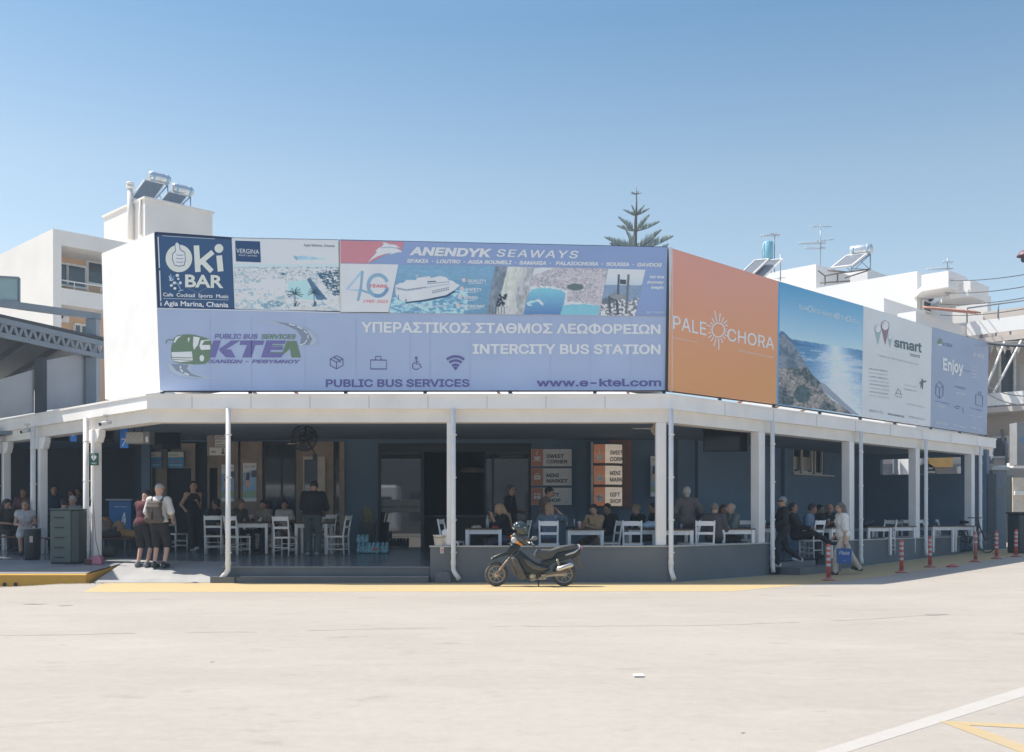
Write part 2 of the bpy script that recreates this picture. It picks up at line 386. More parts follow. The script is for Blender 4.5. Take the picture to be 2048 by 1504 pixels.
# ------------------------------------------------------------------ ground, markings, kerb, terrace
def concrete(name, rgb, seed=0, yellow=None, wear=.5):
    if name in _M: return _M[name]
    m = bpy.data.materials.new(name); m.use_nodes = True; n = m.node_tree.nodes; L = m.node_tree.links; p = n['Principled BSDF']; p.inputs['Roughness'].default_value = .85
    p.inputs['Specular IOR Level'].default_value = .3
    tc = n.new('ShaderNodeTexCoord')
    def noise(sc, det=8, ro=.6, st=(1, 1, 1), off=0):
        mp = n.new('ShaderNodeMapping'); mp.inputs['Scale'].default_value = st; mp.inputs['Location'].default_value = (off, off, 0); L.new(tc.outputs['Object'], mp.inputs[0])
        z = n.new('ShaderNodeTexNoise'); z.inputs['Scale'].default_value = sc; z.inputs['Detail'].default_value = det; z.inputs['Roughness'].default_value = ro; L.new(mp.outputs[0], z.inputs[0]); return z.outputs['Fac']
    def ramp(f, a, b, ca, cb):
        r = n.new('ShaderNodeValToRGB'); e = r.color_ramp.elements; e[0].position = a; e[1].position = b; e[0].color = (*ca, 1); e[1].color = (*cb, 1); L.new(f, r.inputs[0]); return r.outputs[0]
    def mix(f, a, b, mode='MIX'):
        x = n.new('ShaderNodeMix'); x.data_type = 'RGBA'; x.blend_type = mode
        for s_, q in (('Factor', f), ('A', a), ('B', b)):
            if isinstance(q, (tuple, float, int)): x.inputs[s_].default_value = q
            else: L.new(q, x.inputs[s_])
        return x.outputs['Result']
    c = V(rgb)
    big = ramp(noise(.16, 7, .6, (1, 1.6, 1), seed), .3, .72, tuple(c * .88), tuple(c * 1.06))
    fine = ramp(noise(9, 8, .75), .25, .75, (.9, .9, .9), (1.06, 1.05, 1.04)); out = mix(1.0, big, fine, 'MULTIPLY')
    tyre = ramp(noise(.5, 6, .65, (.22, 1.5, 1), seed + 3), .56, .8, (0, 0, 0), (.4, .4, .4)); out = mix(tyre, out, (c[0] * .72, c[1] * .71, c[2] * .70, 1))
    mot = ramp(noise(3.2, 7, .7, (.7, 1.2, 1), seed + 14), .50, .72, (0, 0, 0), (.30, .30, .30)); out = mix(mot, out, (c[0] * .70, c[1] * .72, c[2] * .74, 1)); lgt = ramp(noise(1.1, 8, .7, (.6, 1.3, 1), seed + 21), .52, .75, (0, 0, 0), (.5, .5, .5)); out = mix(lgt, out, (c[0] * 1.14, c[1] * 1.13, c[2] * 1.12, 1))
    spots = ramp(noise(1.5, 5, .6, (.8, 1.4, 1), seed + 9), .62, .74, (0, 0, 0), (.42, .42, .42)); out = mix(spots, out, (c[0] * .45, c[1] * .44, c[2] * .43, 1))
    marks = ramp(noise(5.5, 4, .6, (.7, 1.4, 1), seed + 31), .655, .71, (0, 0, 0), (.42, .42, .42)); out = mix(marks, out, (c[0] * .58, c[1] * .58, c[2] * .58, 1))
    specks = ramp(noise(26, 2, .5), .71, .75, (0, 0, 0), (.5, .5, .5)); out = mix(specks, out, (c[0] * .4, c[1] * .38, c[2] * .36, 1))
    if yellow is not None:
        yf = ramp(noise(1.3, 8, .75, (.6, 1.2, 1), seed + 5), .66 - .3 * wear, .82 - .3 * wear, (.9, .9, .9), (.3, .3, .3)); yc = mix(1.0, (*yellow, 1), fine, 'MULTIPLY'); out = mix(yf, out, yc)
    L.new(out, p.inputs['Base Color'])
    b = n.new('ShaderNodeBump'); b.inputs['Strength'].default_value = .35; b.inputs['Distance'].default_value = .01; L.new(noise(60, 5), b.inputs['Height']); L.new(b.outputs[0], p.inputs['Normal'])
    _M[name] = m; return m
ROADC = (.40, .368, .328)
def sheet(name, xs, ys, m, off=0, zf=gz):
    X, Y = np.meshgrid(xs, ys); Z = zf(X, Y) + off; i = np.arange(X.size).reshape(X.shape)
    F = np.stack([i[:-1, :-1], i[:-1, 1:], i[1:, 1:], i[1:, :-1]], -1).reshape(-1, 4)
    return raw_mesh(name, np.c_[X.ravel(), Y.ravel(), Z.ravel()], F, m)
xs = np.unique(np.r_[np.linspace(-700, -40, 12), np.linspace(-40, 40, 161), np.linspace(40, 700, 12)])
ys = np.unique(np.r_[np.linspace(-60, 0, 7), np.linspace(0, 45, 91), np.linspace(45, 900, 16)])
tag(sheet('road', xs, ys, concrete('road_concrete', ROADC)), kind='structure')
def decal(name, polys, m, off=.0016, step=.7):
    """thin paint on the ground, cut into slices so that it follows the slope"""
    mb = MB()
    for A, B in polys:                       # two polylines with as many points
        for i in range(len(A) - 1):
            k = max(1, int(np.linalg.norm(V(A[i + 1])[:2] - V(A[i])[:2]) / step))
            for j in range(k):
                q = [V(A[i]) * (1 - t) + V(A[i + 1]) * t for t in (j / k, (j + 1) / k)] + [V(B[i]) * (1 - t) + V(B[i + 1]) * t for t in ((j + 1) / k, j / k)]
                mb.add([V(p[0], p[1], float(gz(p[0], p[1])) + off) for p in q], [(0, 1, 2, 3)])
    return tag(mb.build(name, m), kind='structure')
YEL = (.52, .40, .20)
decal('yellow_kerb_line', [([(-8.1, 20.88), (3.2, 20.9), (15.2, 32.9)], [(-7.5, 18.3), (3.9, 18.55), (16.6, 31.4)])], concrete('yellow_paint', ROADC, 4, YEL, .42))
wl_ = concrete('white_paint', ROADC, 8, (.455, .435, .41), .4)
def gline(name, a, b, c, d, m, off=.0016): decal(name, [([G(*a), G(*b)], [G(*c), G(*d)])], m, off)
gline('white_road_line', (1620, 1508), (2060, 1370), (1684, 1508), (2060, 1389), wl_)
gline('yellow_road_line', (1878, 1443), (2062, 1513), (1916, 1443), (2062, 1494), concrete('yellow_paint_b', ROADC, 6, (.46, .35, .19), .55), .002)
gline('yellow_road_line', (1912, 1444), (2062, 1449), (1922, 1450), (2062, 1458), concrete('yellow_paint_b', ROADC), .0024)
def seam(name, pts, wd, m):
    P = [G(*p) for p in pts]; A = []; B = []
    q = []
    for i in range(len(P) - 1):
        k = max(1, int(np.linalg.norm(P[i + 1] - P[i]) / .25))
        q += [P[i] + (P[i + 1] - P[i]) * j / k for j in range(k)]
    q.append(P[-1]); polys = []; run = []
    for p in q:
        if random.random() < .09 and len(run) > 3: polys.append(run); run = []
        else: run.append(p + V(random.uniform(-.02, .02), random.uniform(-.035, .035), 0))
    polys.append(run); out = []
    for r in polys:
        if len(r) > 1:
            w_ = [wd * random.uniform(.4, 1.5) for _ in r]
            out.append(([p + V(0, a, 0) for p, a in zip(r, w_)], [p - V(0, a, 0) for p, a in zip(r, w_)]))
    decal(name, out, m, .0016, 9)
dk = mat('tar_seam', (.30, .275, .245), .9, var=.3, scale=3)
seam('road_seam', [(-40, 1271), (150, 1269), (330, 1266), (560, 1263), (760, 1258), (1024, 1253)], .016, dk)
seam('road_seam', [(1055, 1253), (1400, 1251), (1560, 1246), (1700, 1240), (1800, 1234), (1890, 1229)], .013, dk)
def stain(px, py, rx, ry, m, n=14):
    c = G(px, py); t = np.linspace(0, 2 * math.pi, n, endpoint=False)
    return [V(c[0] + rx * math.cos(a) * random.uniform(.6, 1.2), c[1] + ry * math.sin(a) * random.uniform(.6, 1.2), 0) for a in t]
mb = MB()
for px, py, rx, ry in [(70, 1208, .15, .12), (131, 1211, .1, .1), (1868, 1229, .17, .12), (424, 1324, .02, .025), (1485, 1466, .014, .014)]:
    q = stain(px, py, rx, ry, dk); mb.add([V(p[0], p[1], float(gz(p[0], p[1])) + .0042) for p in q], [tuple(range(len(q)))])
tag(mb.build('road_stains', dk), kind='structure')
# litter
p = G(1277, 1354); lt = MB(); lt.obox(p + V(0, 0, .016), (.042, .03, .003), (V(1, .1, .03), V(-.1, 1, .1), V(0, -.1, 1))); tag(lt.build('paper_scrap', mat('paper', (.8, .82, .85)), loc=p), 'small white paper scrap lying alone on the sunlit road', 'litter')
# terrace floor (tiles), ramp, kerb platform
tile = mat('floor_tile', (.21, .23, .255), .22, var=.12, scale=1.2, spec=.5)
def tilelines(m, sx=.6):
    n = m.node_tree.nodes; L = m.node_tree.links; p = n['Principled BSDF']; src = p.inputs['Base Color'].links[0].from_socket
    tc = n.new('ShaderNodeTexCoord'); b = n.new('ShaderNodeTexBrick'); b.offset = 0; b.inputs['Scale'].default_value = 1; b.inputs['Brick Width'].default_value = sx; b.inputs['Row Height'].default_value = sx
    b.inputs['Mortar Size'].default_value = .006; b.inputs['Mortar'].default_value = (.06, .065, .07, 1); L.new(tc.outputs['Object'], b.inputs[0]); L.new(src, b.inputs['Color1']); L.new(src, b.inputs['Color2']); L.new(b.outputs['Color'], p.inputs['Base Color'])
tilelines(tile)
D45 = V(.70710678, .70710678, 0); N45 = V(-.70710678, .70710678, 0)
P1 = V(3.16, 21, 0); P0 = V(-7.3, 21, 0)
def clipfloor(name, poly, m, nx=60, ny=40, off=0, zf=fz):
    poly = np.array(poly, float)
    # triangulated polygon subdivided in Y rows so the gentle slope shows
    v, f = fill([poly]); import bmesh
    bm = bmesh.new(); vv = [bm.verts.new((a, b, 0)) for a, b in v]
    for q in f: bm.faces.new([vv[i] for i in q])
    for y in np.arange(poly[:, 1].min() + .8, min(poly[:, 1].max(), 28), .8): bmesh.ops.bisect_plane(bm, geom=bm.verts[:] + bm.edges[:] + bm.faces[:], plane_co=(0, y, 0), plane_no=(0, 1, 0))
    for x in np.arange(poly[:, 0].min() + 1, poly[:, 0].max(), 1.0): bmesh.ops.bisect_plane(bm, geom=bm.verts[:] + bm.edges[:] + bm.faces[:], plane_co=(x, 0, 0), plane_no=(1, 0, 0))
    for q in bm.verts: q.co.z = float(zf(q.co.x, q.co.y)) + off
    bmesh.ops.recalc_face_normals(bm, faces=bm.faces)
    if sum(q.normal.z for q in bm.faces) < 0: bmesh.ops.reverse_faces(bm, faces=bm.faces[:])
    me = bpy.data.meshes.new(name); bm.to_mesh(me); bm.free(); me.materials.append(m); return tag(link_mesh(name, me), kind='structure')
clipfloor('terrace_floor', [(-5.85, 21.3), (3.1, 21.2), (14.55, 32.6), (8, 40), (-30, 40), (-30, 23.2), (-8.35, 23.2), (-5.85, 22.6)], tile)
def rampz(x, y): return np.interp(y, [20.86, 22.6], [.006, float(fz(-7, 22.6))]) + .0 * x
clipfloor('entrance_ramp', [(-8.35, 20.86), (-5.85, 20.86), (-5.85, 22.6), (-8.35, 23.2)], mat('ramp_screed', (.36, .355, .35), .8, var=.12, scale=2, bump=.2), zf=lambda x, y: np.interp(y, [20.86, 22.6, 23.2], [.006, float(fz(-7, 22.6)), float(fz(-7, 23.2))]))
def platz(x, y): return np.interp(y, [20.7, 23.2], [.18, float(fz(-9, 23.2))])
clipfloor('platform_floor', [(-30, 20.82), (-8.47, 20.82), (-8.35, 23.2), (-30, 23.2)], mat('platform_screed', (.23, .24, .25), .6, var=.14, scale=1.5), zf=platz)
kb = MB()
ycr = concrete('kerb_paint', (.25, .24, .23), 2, (.58, .33, .05), .1)
kx = np.linspace(-30, -8.4, 26)
for a, b in zip(kx[:-1], kx[1:]): kb.add([(a, 20.68, -.2), (b, 20.68, -.2), (b, 20.7, .165), (a, 20.7, .165), (a, 20.74, .186), (b, 20.74, .186), (b, 20.83, .186), (a, 20.83, .186)], [(0, 1, 2, 3), (3, 2, 5, 4), (4, 5, 6, 7)])
kb.add([(-8.4, 20.68, -.2), (-8.4, 20.7, .165), (-8.4, 20.74, .186), (-8.4, 20.83, .186), (-8.4, 20.83, -.2)], [(0, 1, 2, 3, 4)])
kb.add([(-8.4, 20.83, -.2), (-8.4, 20.83, .186), (-8.36, 23.1, .33), (-8.36, 23.1, -.2)], [(0, 1, 2, 3)])
kerb = tag(kb.build('kerb', [ycr]), kind='structure')
hole = MB()
for px in (9, 31): q = atY(px, 1169, 20.672); hole.lathe([(0, -.004), (.035, -.004), (.04, 0)], q, (0, -1, 0), 12)
hole.build('drain_hole', mat('black_hole', (.015, .015, .015)), kerb)
# dry litter along the kerb foot (nobody could count it)
gr = MB()
for _ in range(420):
    x = random.uniform(-10.2, -7.9); y = 20.66 - abs(random.gauss(0, .12)); z = float(gz(x, y)); r = random.uniform(.006, .02); a = random.uniform(0, 3)
    gr.add([(x - r, y, z + .005), (x + r, y, z + .006), (x + r * .4 * math.cos(a), y + r * math.sin(a), z + .005 + r * random.uniform(.2, .9))], [(0, 1, 2)])
tag(gr.build('gravel', mat('kerb_grit', (.3, .25, .18), .9, var=.5, scale=40)), kind='stuff')
# ------------------------------------------------------------------ bus station: canopy, columns, walls
white = mat('white_render', (.90, .87, .84), .75, var=.05, scale=1.4, bump=.12, bscale=30, dirt=.22, dirtcol=(.45, .42, .38))
cream = mat('cream_paint', (.84, .785, .72), .7, var=.05, scale=2, bump=.1, dirt=.10, dirtcol=(.5, .42, .32))
slate = mat('slate_blue_paint', (.135, .20, .28), .75, var=.10, scale=.8, dirt=.2, dirtcol=(.13, .14, .15))
slatel = mat('low_wall_paint', (.165, .18, .19), .8, var=.10, scale=1.1, bump=.15, dirt=.35, dirtcol=(.19, .19, .19))
capm = mat('wall_cap', (.50, .48, .46), .7, var=.08)
ceilm = mat('ceiling_paint', (.20, .25, .32), .8, var=.08, scale=.6)
pipem = mat('white_pvc', (.86, .83, .79), .35, var=.04, scale=5, dirt=.10, dirtcol=(.5, .4, .3))
BS = thing('bus_station', 'low bus station with white canopy, slate blue walls and open cafe terrace', 'building', (0, 24, 0))
LEN_R, LEN_L = 17.1, 17.0
PL = lambda s: P0 - V(.70710678, -.70710678, 0) * s            # along the left edge
PR = lambda s: P1 + D45 * s                                     # along the right edge
edge_out = [PL(LEN_L), P0, P1, PR(LEN_R)]
def strip(inset0, inset1, z0, z1, name, m, bevel=0):
    """band that follows the three canopy edges, between two insets"""
    k = math.tan(math.radians(22.5))
    def off(d): return [PL(LEN_L) + V(.70710678, .70710678, 0) * d, P0 + V(k * d, d, 0), P1 + V(-k * d, d, 0), PR(LEN_R) + N45 * d]
    a, b = off(inset0), off(inset1); mb = MB()
    for i in range(3):
        q = [a[i], a[i + 1], b[i + 1], b[i]]; mb.prism([p + V(0, 0, z0) for p in q], (0, 0, z1 - z0))
    return mb.build(name, m, BS, bevel)
def strip1(inset0, inset1, z0, z1, name, m):
    k = math.tan(math.radians(22.5))
    def off(d): return [PL(LEN_L) + V(.70710678, .70710678, 0) * d, P0 + V(k * d, d, 0), P1 + V(-k * d, d, 0), PR(LEN_R) + N45 * d]
    a, b = off(inset0), off(inset1); v = [p + V(0, 0, z) for z in (z0, z1) for p in a + b]
    f = []
    for i in range(3): f += [(i, i + 1, 8 + i + 1, 8 + i), (4 + i, 12 + i, 13 + i, 5 + i), (8 + i, 9 + i, 13 + i, 12 + i), (i, 4 + i, 5 + i, i + 1)]
    f += [(0, 8, 12, 4), (3, 7, 15, 11)]
    return MB().add(v, f).build(name, m, BS)
strip1(0, .5, 3.475, 3.765, 'fascia', white)
strip1(-.03, .0, 3.735, 3.775, 'drip_edge', white)
strip1(.1, .42, 3.215, 3.475, 'beam', cream)
strip1(.42, 6.2, 3.36, 3.46, 'ceiling', ceilm)
for k in range(9):
    x = -6.4 + k * 1.18
    if x < 3: MB().box((x - .006, 20.996, 3.48), (x + .006, 21.001, 3.733)).build('panel_joint', mat('joint_grey', (.5, .49, .47)), BS)
for k in range(1, 9): q = PR(k * 1.95); MB().obox(q + V(.002, -.002, 3.605), (.006, .003, .125), (D45, N45, V(0, 0, 1))).build('panel_joint', mat('joint_grey', (.5, .49, .47)), BS)
# roof: low pitched, white with some terracotta, seen in the gap under the billboards
k22 = math.tan(math.radians(22.5)); rf = MB()
def offs(d): return [PL(LEN_L) + V(.70710678, .70710678, 0) * d, P0 + V(k22 * d, d, 0), P1 + V(-k22 * d, d, 0), PR(LEN_R) + N45 * d]
a, b = offs(.5), offs(5.5)
for i in range(3): rf.add([a[i] + V(0, 0, 3.72), a[i + 1] + V(0, 0, 3.72), b[i + 1] + V(0, 0, 4.75), b[i] + V(0, 0, 4.75)], [(0, 1, 2, 3)])
rf.build('roof', mat('white_roof', (.78, .74, .69), .8, var=.12, scale=1.5, dirt=.55, dirtcol=(.42, .2, .1)), BS)
# roof over the deep hall
MB().box((-24, 26.6, 3.47), (4.5, 40, 3.6)).build('roof', white, BS)
MB().box((-24, 26.4, 3.38), (4.5, 40, 3.468)).build('ceiling', ceilm, BS)
MB().box((-9, 27, 4.62), (4, 36, 4.75)).build('roof', white, BS)
# columns
def column(c, ax, w_=.2, d=.24, z0=.3, z1=3.214, name='column', corbel=False):
    mb = MB(); mb.obox(c * V(1, 1, 0) + V(0, 0, (z0 + z1) / 2), (w_ / 2, d / 2, (z1 - z0) / 2), (ax, np.cross(V(0, 0, 1), ax), V(0, 0, 1)))
    if corbel:
        for s in (-1, 1):
            q = c * V(1, 1, 0) + ax * s * w_ / 2; n = np.cross(V(0, 0, 1), ax) * d * .42
            mb.prism([q - n + V(0, 0, 3.21), q - n + ax * s * .22 + V(0, 0, 3.21), q - n + ax * s * .22 + V(0, 0, 3.08), q - n + ax * s * .12 + V(0, 0, 2.93), q - n + V(0, 0, 2.93)], n * 2)
    return mb.build(name, white, BS, .008)
def downpipe(c, out, zg, ztop=3.47, r=.048, kick=True):
    """round pipe down the front of a column, ending in a kicked shoe"""
    c = V(c[0], c[1], 0); o = V(out); mb = MB()
    P = [c + V(0, 0, ztop), c + V(0, 0, zg + .32), c + V(0, 0, zg + .26)] + ([c + o * .04 + V(0, 0, zg + .19), c + o * .15 + V(0, 0, zg + .07)] if kick else [c + V(0, 0, zg + .02)])
    mb.tube(P, r, 14)
    for z in (.6, 1.25, 2.1, 2.95): mb.lathe([(r * 1.04, -.014), (r * 1.16, -.012), (r * 1.16, .012), (r * 1.04, .014)], c + V(0, 0, z), n=14); mb.obox(c + V(r * 1.2, 0, z), (.012, .012, .012))
    mb.lathe([(r, 0), (r * 1.12, .01), (r * 1.12, .09), (r, .1)], c + V(0, 0, zg + .34), n=14)
    return mb.build('downpipe', pipem, BS)
fr = V(0, -1, 0); fr45 = V(.70710678, -.70710678, 0); fl45 = V(-.70710678, -.70710678, 0)
downpipe((-5.66, 20.93), V(-.9, -.3, 0), .0, r=.052)
column(V(-1.235, 21.2, 0), V(1, 0, 0), .15, .2, .74)
downpipe((-1.17, 20.96), V(.8, -.4, 0), .0)
column(V(3.0, 21.2, 0), V(1, 0, 0), .2, .2, .74)
downpipe((3.17, 20.93), V(.3, -.7, 0), .0)
for px in (1545, 1722, 1852, 1961):
    k = (px - CX) / FPX; u = (k * 20.95 - 3.2) / (1 - k); q = V(3.2 + u, 20.95 + u, 0); zg = float(gz(q[0], q[1]))
    downpipe(q, fr45 * .5 + V(-.3, 0, 0), zg); column(q + N45 * .24 - D45 * .22, D45, .25, .22, .72)
LC = []
for px, co in ((172, True), (66, True), (-6, True), (-90, True)):
    k = (px - CX) / FPX; u = (k * 20.95 + 7.35) / (-1 - k); q = V(-7.35 - u, 20.95 + u, 0)
    z0 = float(fz(q[0], q[1])); downpipe(q, fl45 * .3, z0, kick=False, r=.06); c = q + V(.70710678, .70710678, 0) * .2 + V(.70710678, -.70710678, 0) * .06
    column(c, V(.70710678, -.70710678, 0), .16, .18, z0, corbel=True); LC.append(c)
# low terrace wall with its cap
def wallrun(a, b, z1=.705, th=.2):
    lw = MB(); lc = MB()
    a, b = V(a), V(b); d = (b - a) / np.linalg.norm(b - a); n = V(-d[1], d[0], 0); k = 8
    for i in range(k):
        p, q = a + (b - a) * i / k, a + (b - a) * (i + 1) / k
        lw.prism([p + V(0, 0, -.15), q + V(0, 0, -.15), q + V(0, 0, z1), p + V(0, 0, z1)], n * th)
    lc.obox((a + b) / 2 + n * th / 2 + V(0, 0, z1 + .016), (np.linalg.norm(b - a) / 2 + .02, th / 2 + .025, .014), (d, n, V(0, 0, 1)))
    lc.build('wall_cap', capm, lw.build('low_wall', slatel, BS))
def onR(px, ins=.05):
    k = (px - CX) / FPX; o = P1 + N45 * ins; u = (k * o[1] - o[0]) / (1 - k); return V(o[0] + u, o[1] + u, 0)
wallrun(V(-1.64, 21.05, 0), V(3.12, 21.05, 0)); wallrun(V(3.14, 21.05, 0), onR(1538)); wallrun(onR(1650), onR(1920))
# steps up to the terrace: front and side entrance
st = MB(); st.box((-5.86, 20.86, -.06), (-1.66, 21.4, .115)); st.box((-5.84, 21.18, .1), (-1.66, 21.4, .292)); st.box((-5.98, 20.8, -.05), (-5.5, 21.1, .122))
st.build('step', mat('step_tile', (.13, .145, .16), .35, var=.12, scale=2), BS)
MB().box((-5.84, 21.165, .293), (-1.66, 21.33, .305)).box((-5.4, 20.845, .116), (-1.66, 21.0, .126)).build('step_nosing', mat('nosing', (.33, .34, .35), .45), BS)
sd = MB(); q = onR(1598, 0)
sd.obox(q - N45 * .25 + V(0, 0, .07), (.95, .32, .1), (D45, N45, V(0, 0, 1))); sd.obox(q - D45 * .15 + N45 * .25 + V(0, 0, .14), (.8, .32, .14), (D45, N45, V(0, 0, 1)))
sd.build('step', mat('side_step', (.14, .15, .165), .5, var=.12, scale=2), BS)
# rear walls
W = Plane(V(0, 28, 0), V(1, 0, 0))
wm = MB()
def wallpx(x0, x1, y0=None, y1=None, m=0):
    """stretch of rear wall from photo column x0 to x1, full height or between rows"""
    z1 = 3.38 if y0 is None else W.pt(x0, y0)[2]; z0 = .2 if y1 is None else W.pt(x0, y1)[2]
    wm.box((W.pt(x0, 0)[0], 28, z0), (W.pt(x1, 0)[0], 28.22, z1), m)
stone = mat('stone_slab', (.36, .275, .215), .6, var=.22, scale=2.2, dirt=.3, dirtcol=(.25, .17, .12))
wallpx(683, 757); wallpx(757, 1062, None, 887); wallpx(1062, 1390); wallpx(283, 683, None, 883)
wm.build('wall', slate, BS)
INN = V(4.76, 28, 0)                                                    # inner corner, the side wall runs parallel to the right front
R2 = Plane(INN, D45)
sw = MB()
def side(u0, u1, z0, z1): sw.prism([INN + D45 * u0 + V(0, 0, z0), INN + D45 * u1 + V(0, 0, z0), INN + D45 * u1 + V(0, 0, z1), INN + D45 * u0 + V(0, 0, z1)], N45 * .22)
ua, ub = R2.uz(1587, 920)[0], R2.uz(1648, 920)[0]; ue = R2.uz(1728, 950)[0]; za, zb = R2.uz(1620, 948)[1], R2.uz(1620, 894)[1]
side(0, ua, .2, 3.38); side(ub, ue, .2, 3.38); side(ua, ub, .2, za); side(ua, ub, zb, 3.38)
sw.build('wall', slate, BS)
MB().box((4.4, 27.9, .2), (4.76, 28.0, 3.38)).build('wall', slate, BS)
# window in the side wall: two sashes and a sill
wf = MB(); ax = (D45, N45, V(0, 0, 1)); um = (ua + ub) / 2
whm = mat('white_aluminium', (.62, .58, .52), .45, var=.04)
def sash(u0, u1, d):
    for u in (u0, u1): wf.obox(INN + D45 * u + N45 * d + V(0, 0, (za + zb) / 2), (.035, .03, (zb - za) / 2 - .004), ax)
    for z in (za + .03, zb - .03): wf.obox(INN + D45 * (u0 + u1) / 2 + N45 * d + V(0, 0, z), ((u1 - u0) / 2 - .036, .03, .03), ax)
sash(ua + .04, ua + (ub - ua) * .30, .06); sash(ua + (ub - ua) * .24, ua + (ub - ua) * .56, -.01); sash(ua + (ub - ua) * .74, ub - .04, .06)
win = wf.build('window', whm, BS)
MB().obox(INN + D45 * (um + .15) - N45 * .03 + V(0, 0, za - .028), ((ub - ua) / 2 + .3, .1, .02), ax).build('sill', whm, win)
gl = glass('dark_pane', (.05, .06, .07), 0, .06)
MB().obox(INN + D45 * um + N45 * .15 + V(0, 0, (za + zb) / 2), ((ub - ua) / 2 - .01, .004, (zb - za) / 2 - .01), ax).build('pane', gl, win)
MB().obox(INN + D45 * (ua + (ub - ua) * .42) + N45 * .10 + V(0, 0, (za + zb) / 2 - .1), (.42, .004, .2), ax).obox(INN + D45 * (ua + (ub - ua) * .12) + N45 * .1 + V(0, 0, (za + zb) / 2 - .1), (.28, .004, .2), ax).build('blind', mat('blind_cloth', (.5, .46, .4)), win)
# end wall of the terrace with an opening above it, and its upper lintel
E0 = P1 + D45 * 16.35; E1 = INN + D45 * ue
ew = MB(); n_ = D45 * .2
ew.prism([E0 + V(0, 0, .1), E1 + V(0, 0, .1), E1 + V(0, 0, 2.70), E0 + V(0, 0, 2.66)], n_)
L_ = lambda t: E0 + (E1 - E0) * t
ew.prism([E0 + V(0, 0, 3.2), E1 + V(0, 0, 3.2), E1 + V(0, 0, 3.4), E0 + V(0, 0, 3.4)], n_)
ew.prism([L_(.86) + V(0, 0, 2.70), E1 + V(0, 0, 2.705), E1 + V(0, 0, 3.2), L_(.86) + V(0, 0, 3.2)], n_)
ew.prism([E0 + V(0, 0, 2.665), L_(.2) + V(0, 0, 2.67), L_(.2) + V(0, 0, 3.2), E0 + V(0, 0, 3.2)], n_)
ew.build('wall', slate, BS)
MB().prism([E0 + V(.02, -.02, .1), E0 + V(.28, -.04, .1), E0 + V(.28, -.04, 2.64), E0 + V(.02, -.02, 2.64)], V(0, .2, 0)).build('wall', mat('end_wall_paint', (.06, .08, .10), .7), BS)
# pilasters that break the plain slate wall
for px, w_ in ((1165, .1), (1395, .14), (1566, .1)):
    pl = MB()
    if px < 1390: q = W.pt(px, 900); pl.box((q[0] - w_, 27.9, .25), (q[0] + w_, 27.997, 3.37))
    else: q = R2.pt(px, 900); pl.obox(V(q[0], q[1], 1.8) - N45 * .06, (w_, .055, 1.55), ax)
    pl.build('pilaster', slate, BS)
# cafe entrance: dark frame, side lights, room behind
black = mat('black_aluminium', (.02, .023, .027), .4, var=.1)
def wbox(mb, x0, y0, x1, y1, d0=-.05, d1=.05, m=0):
    a, b = W.pt(x0, y1), W.pt(x1, y0); mb.box((a[0], 28 + d0, a[2]), (b[0], 28 + d1, b[2]), m)
df = MB()
for r in ((757, 887, 762, 1108), (842, 905, 848, 1108), (968, 905, 972, 1108), (1057, 887, 1062, 1108), (984, 905, 987, 1108), (762, 887, 1057, 904), (762, 1100, 842, 1107.5), (972, 1104, 1057, 1107.5)): wbox(df, *r)
door = df.build('entrance', black, BS)
dg_ = MB(); wbox(dg_, 762.5, 904.5, 841.5, 1099.5, -.012, .0); dg_.build('pane', glass('entrance_glass', (.02, .025, .03), 0, .02, 1.8), door)
dg_ = MB(); wbox(dg_, 972.5, 904.5, 983.5, 1103.5, -.012, .0); wbox(dg_, 987.5, 904.5, 1056.5, 1103.5, -.012, .0); dg_.build('pane', glass('entrance_glass', (.02, .025, .03)), door)
bd = MB(); wbox(bd, 763, 999, 841, 1025, -.018, -.013); bd.build('frosted_band', mat('frosted_film', (.22, .22, .21), .5), door)
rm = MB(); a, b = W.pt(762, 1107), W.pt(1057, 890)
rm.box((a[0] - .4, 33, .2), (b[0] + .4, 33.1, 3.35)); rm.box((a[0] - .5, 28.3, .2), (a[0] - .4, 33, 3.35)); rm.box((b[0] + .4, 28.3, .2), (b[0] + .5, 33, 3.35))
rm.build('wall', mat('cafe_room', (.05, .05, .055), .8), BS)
bpy.context.view_layer.update()
# ------------------------------------------------------------------ billboards
F_ = Plane(V(0, 21.25, 0), V(1, 0, 0)); R_ = Plane(V(3.27, 21.25, 0), D45)
steel = mat('dark_steel', (.05, .055, .065), .5, metal=.3)
grey_st = mat('grey_back', (.25, .26, .27), .6)
def billboard(label, plane, quad, rgb, frame_c=None):
    q = [plane.pt(*p) for p in quad]; c = sum(q) / 4
    root = thing('billboard', label, 'billboard', (c[0], c[1], min(p[2] for p in q)), 'billboards on the station roof')
    MB().prism(q, -plane.n * .05).build('panel', mat('vinyl_%d_%d_%d' % rgb, S(*rgb), .45, var=.05, scale=.8, dirt=.12, dirtcol=(.33, .34, .36), bump=.5, bscale=1.6), root)
    mb = MB()
    for i in range(4): mb.bar(q[i] - plane.n * .075, q[(i + 1) % 4] - plane.n * .075, .05, .045, up=plane.n)
    mb.build('frame', steel, root)
    return root, Art(plane)
NAVY = S(38, 62, 98); CRM = S(214, 208, 196); PALE = S(206, 214, 222)
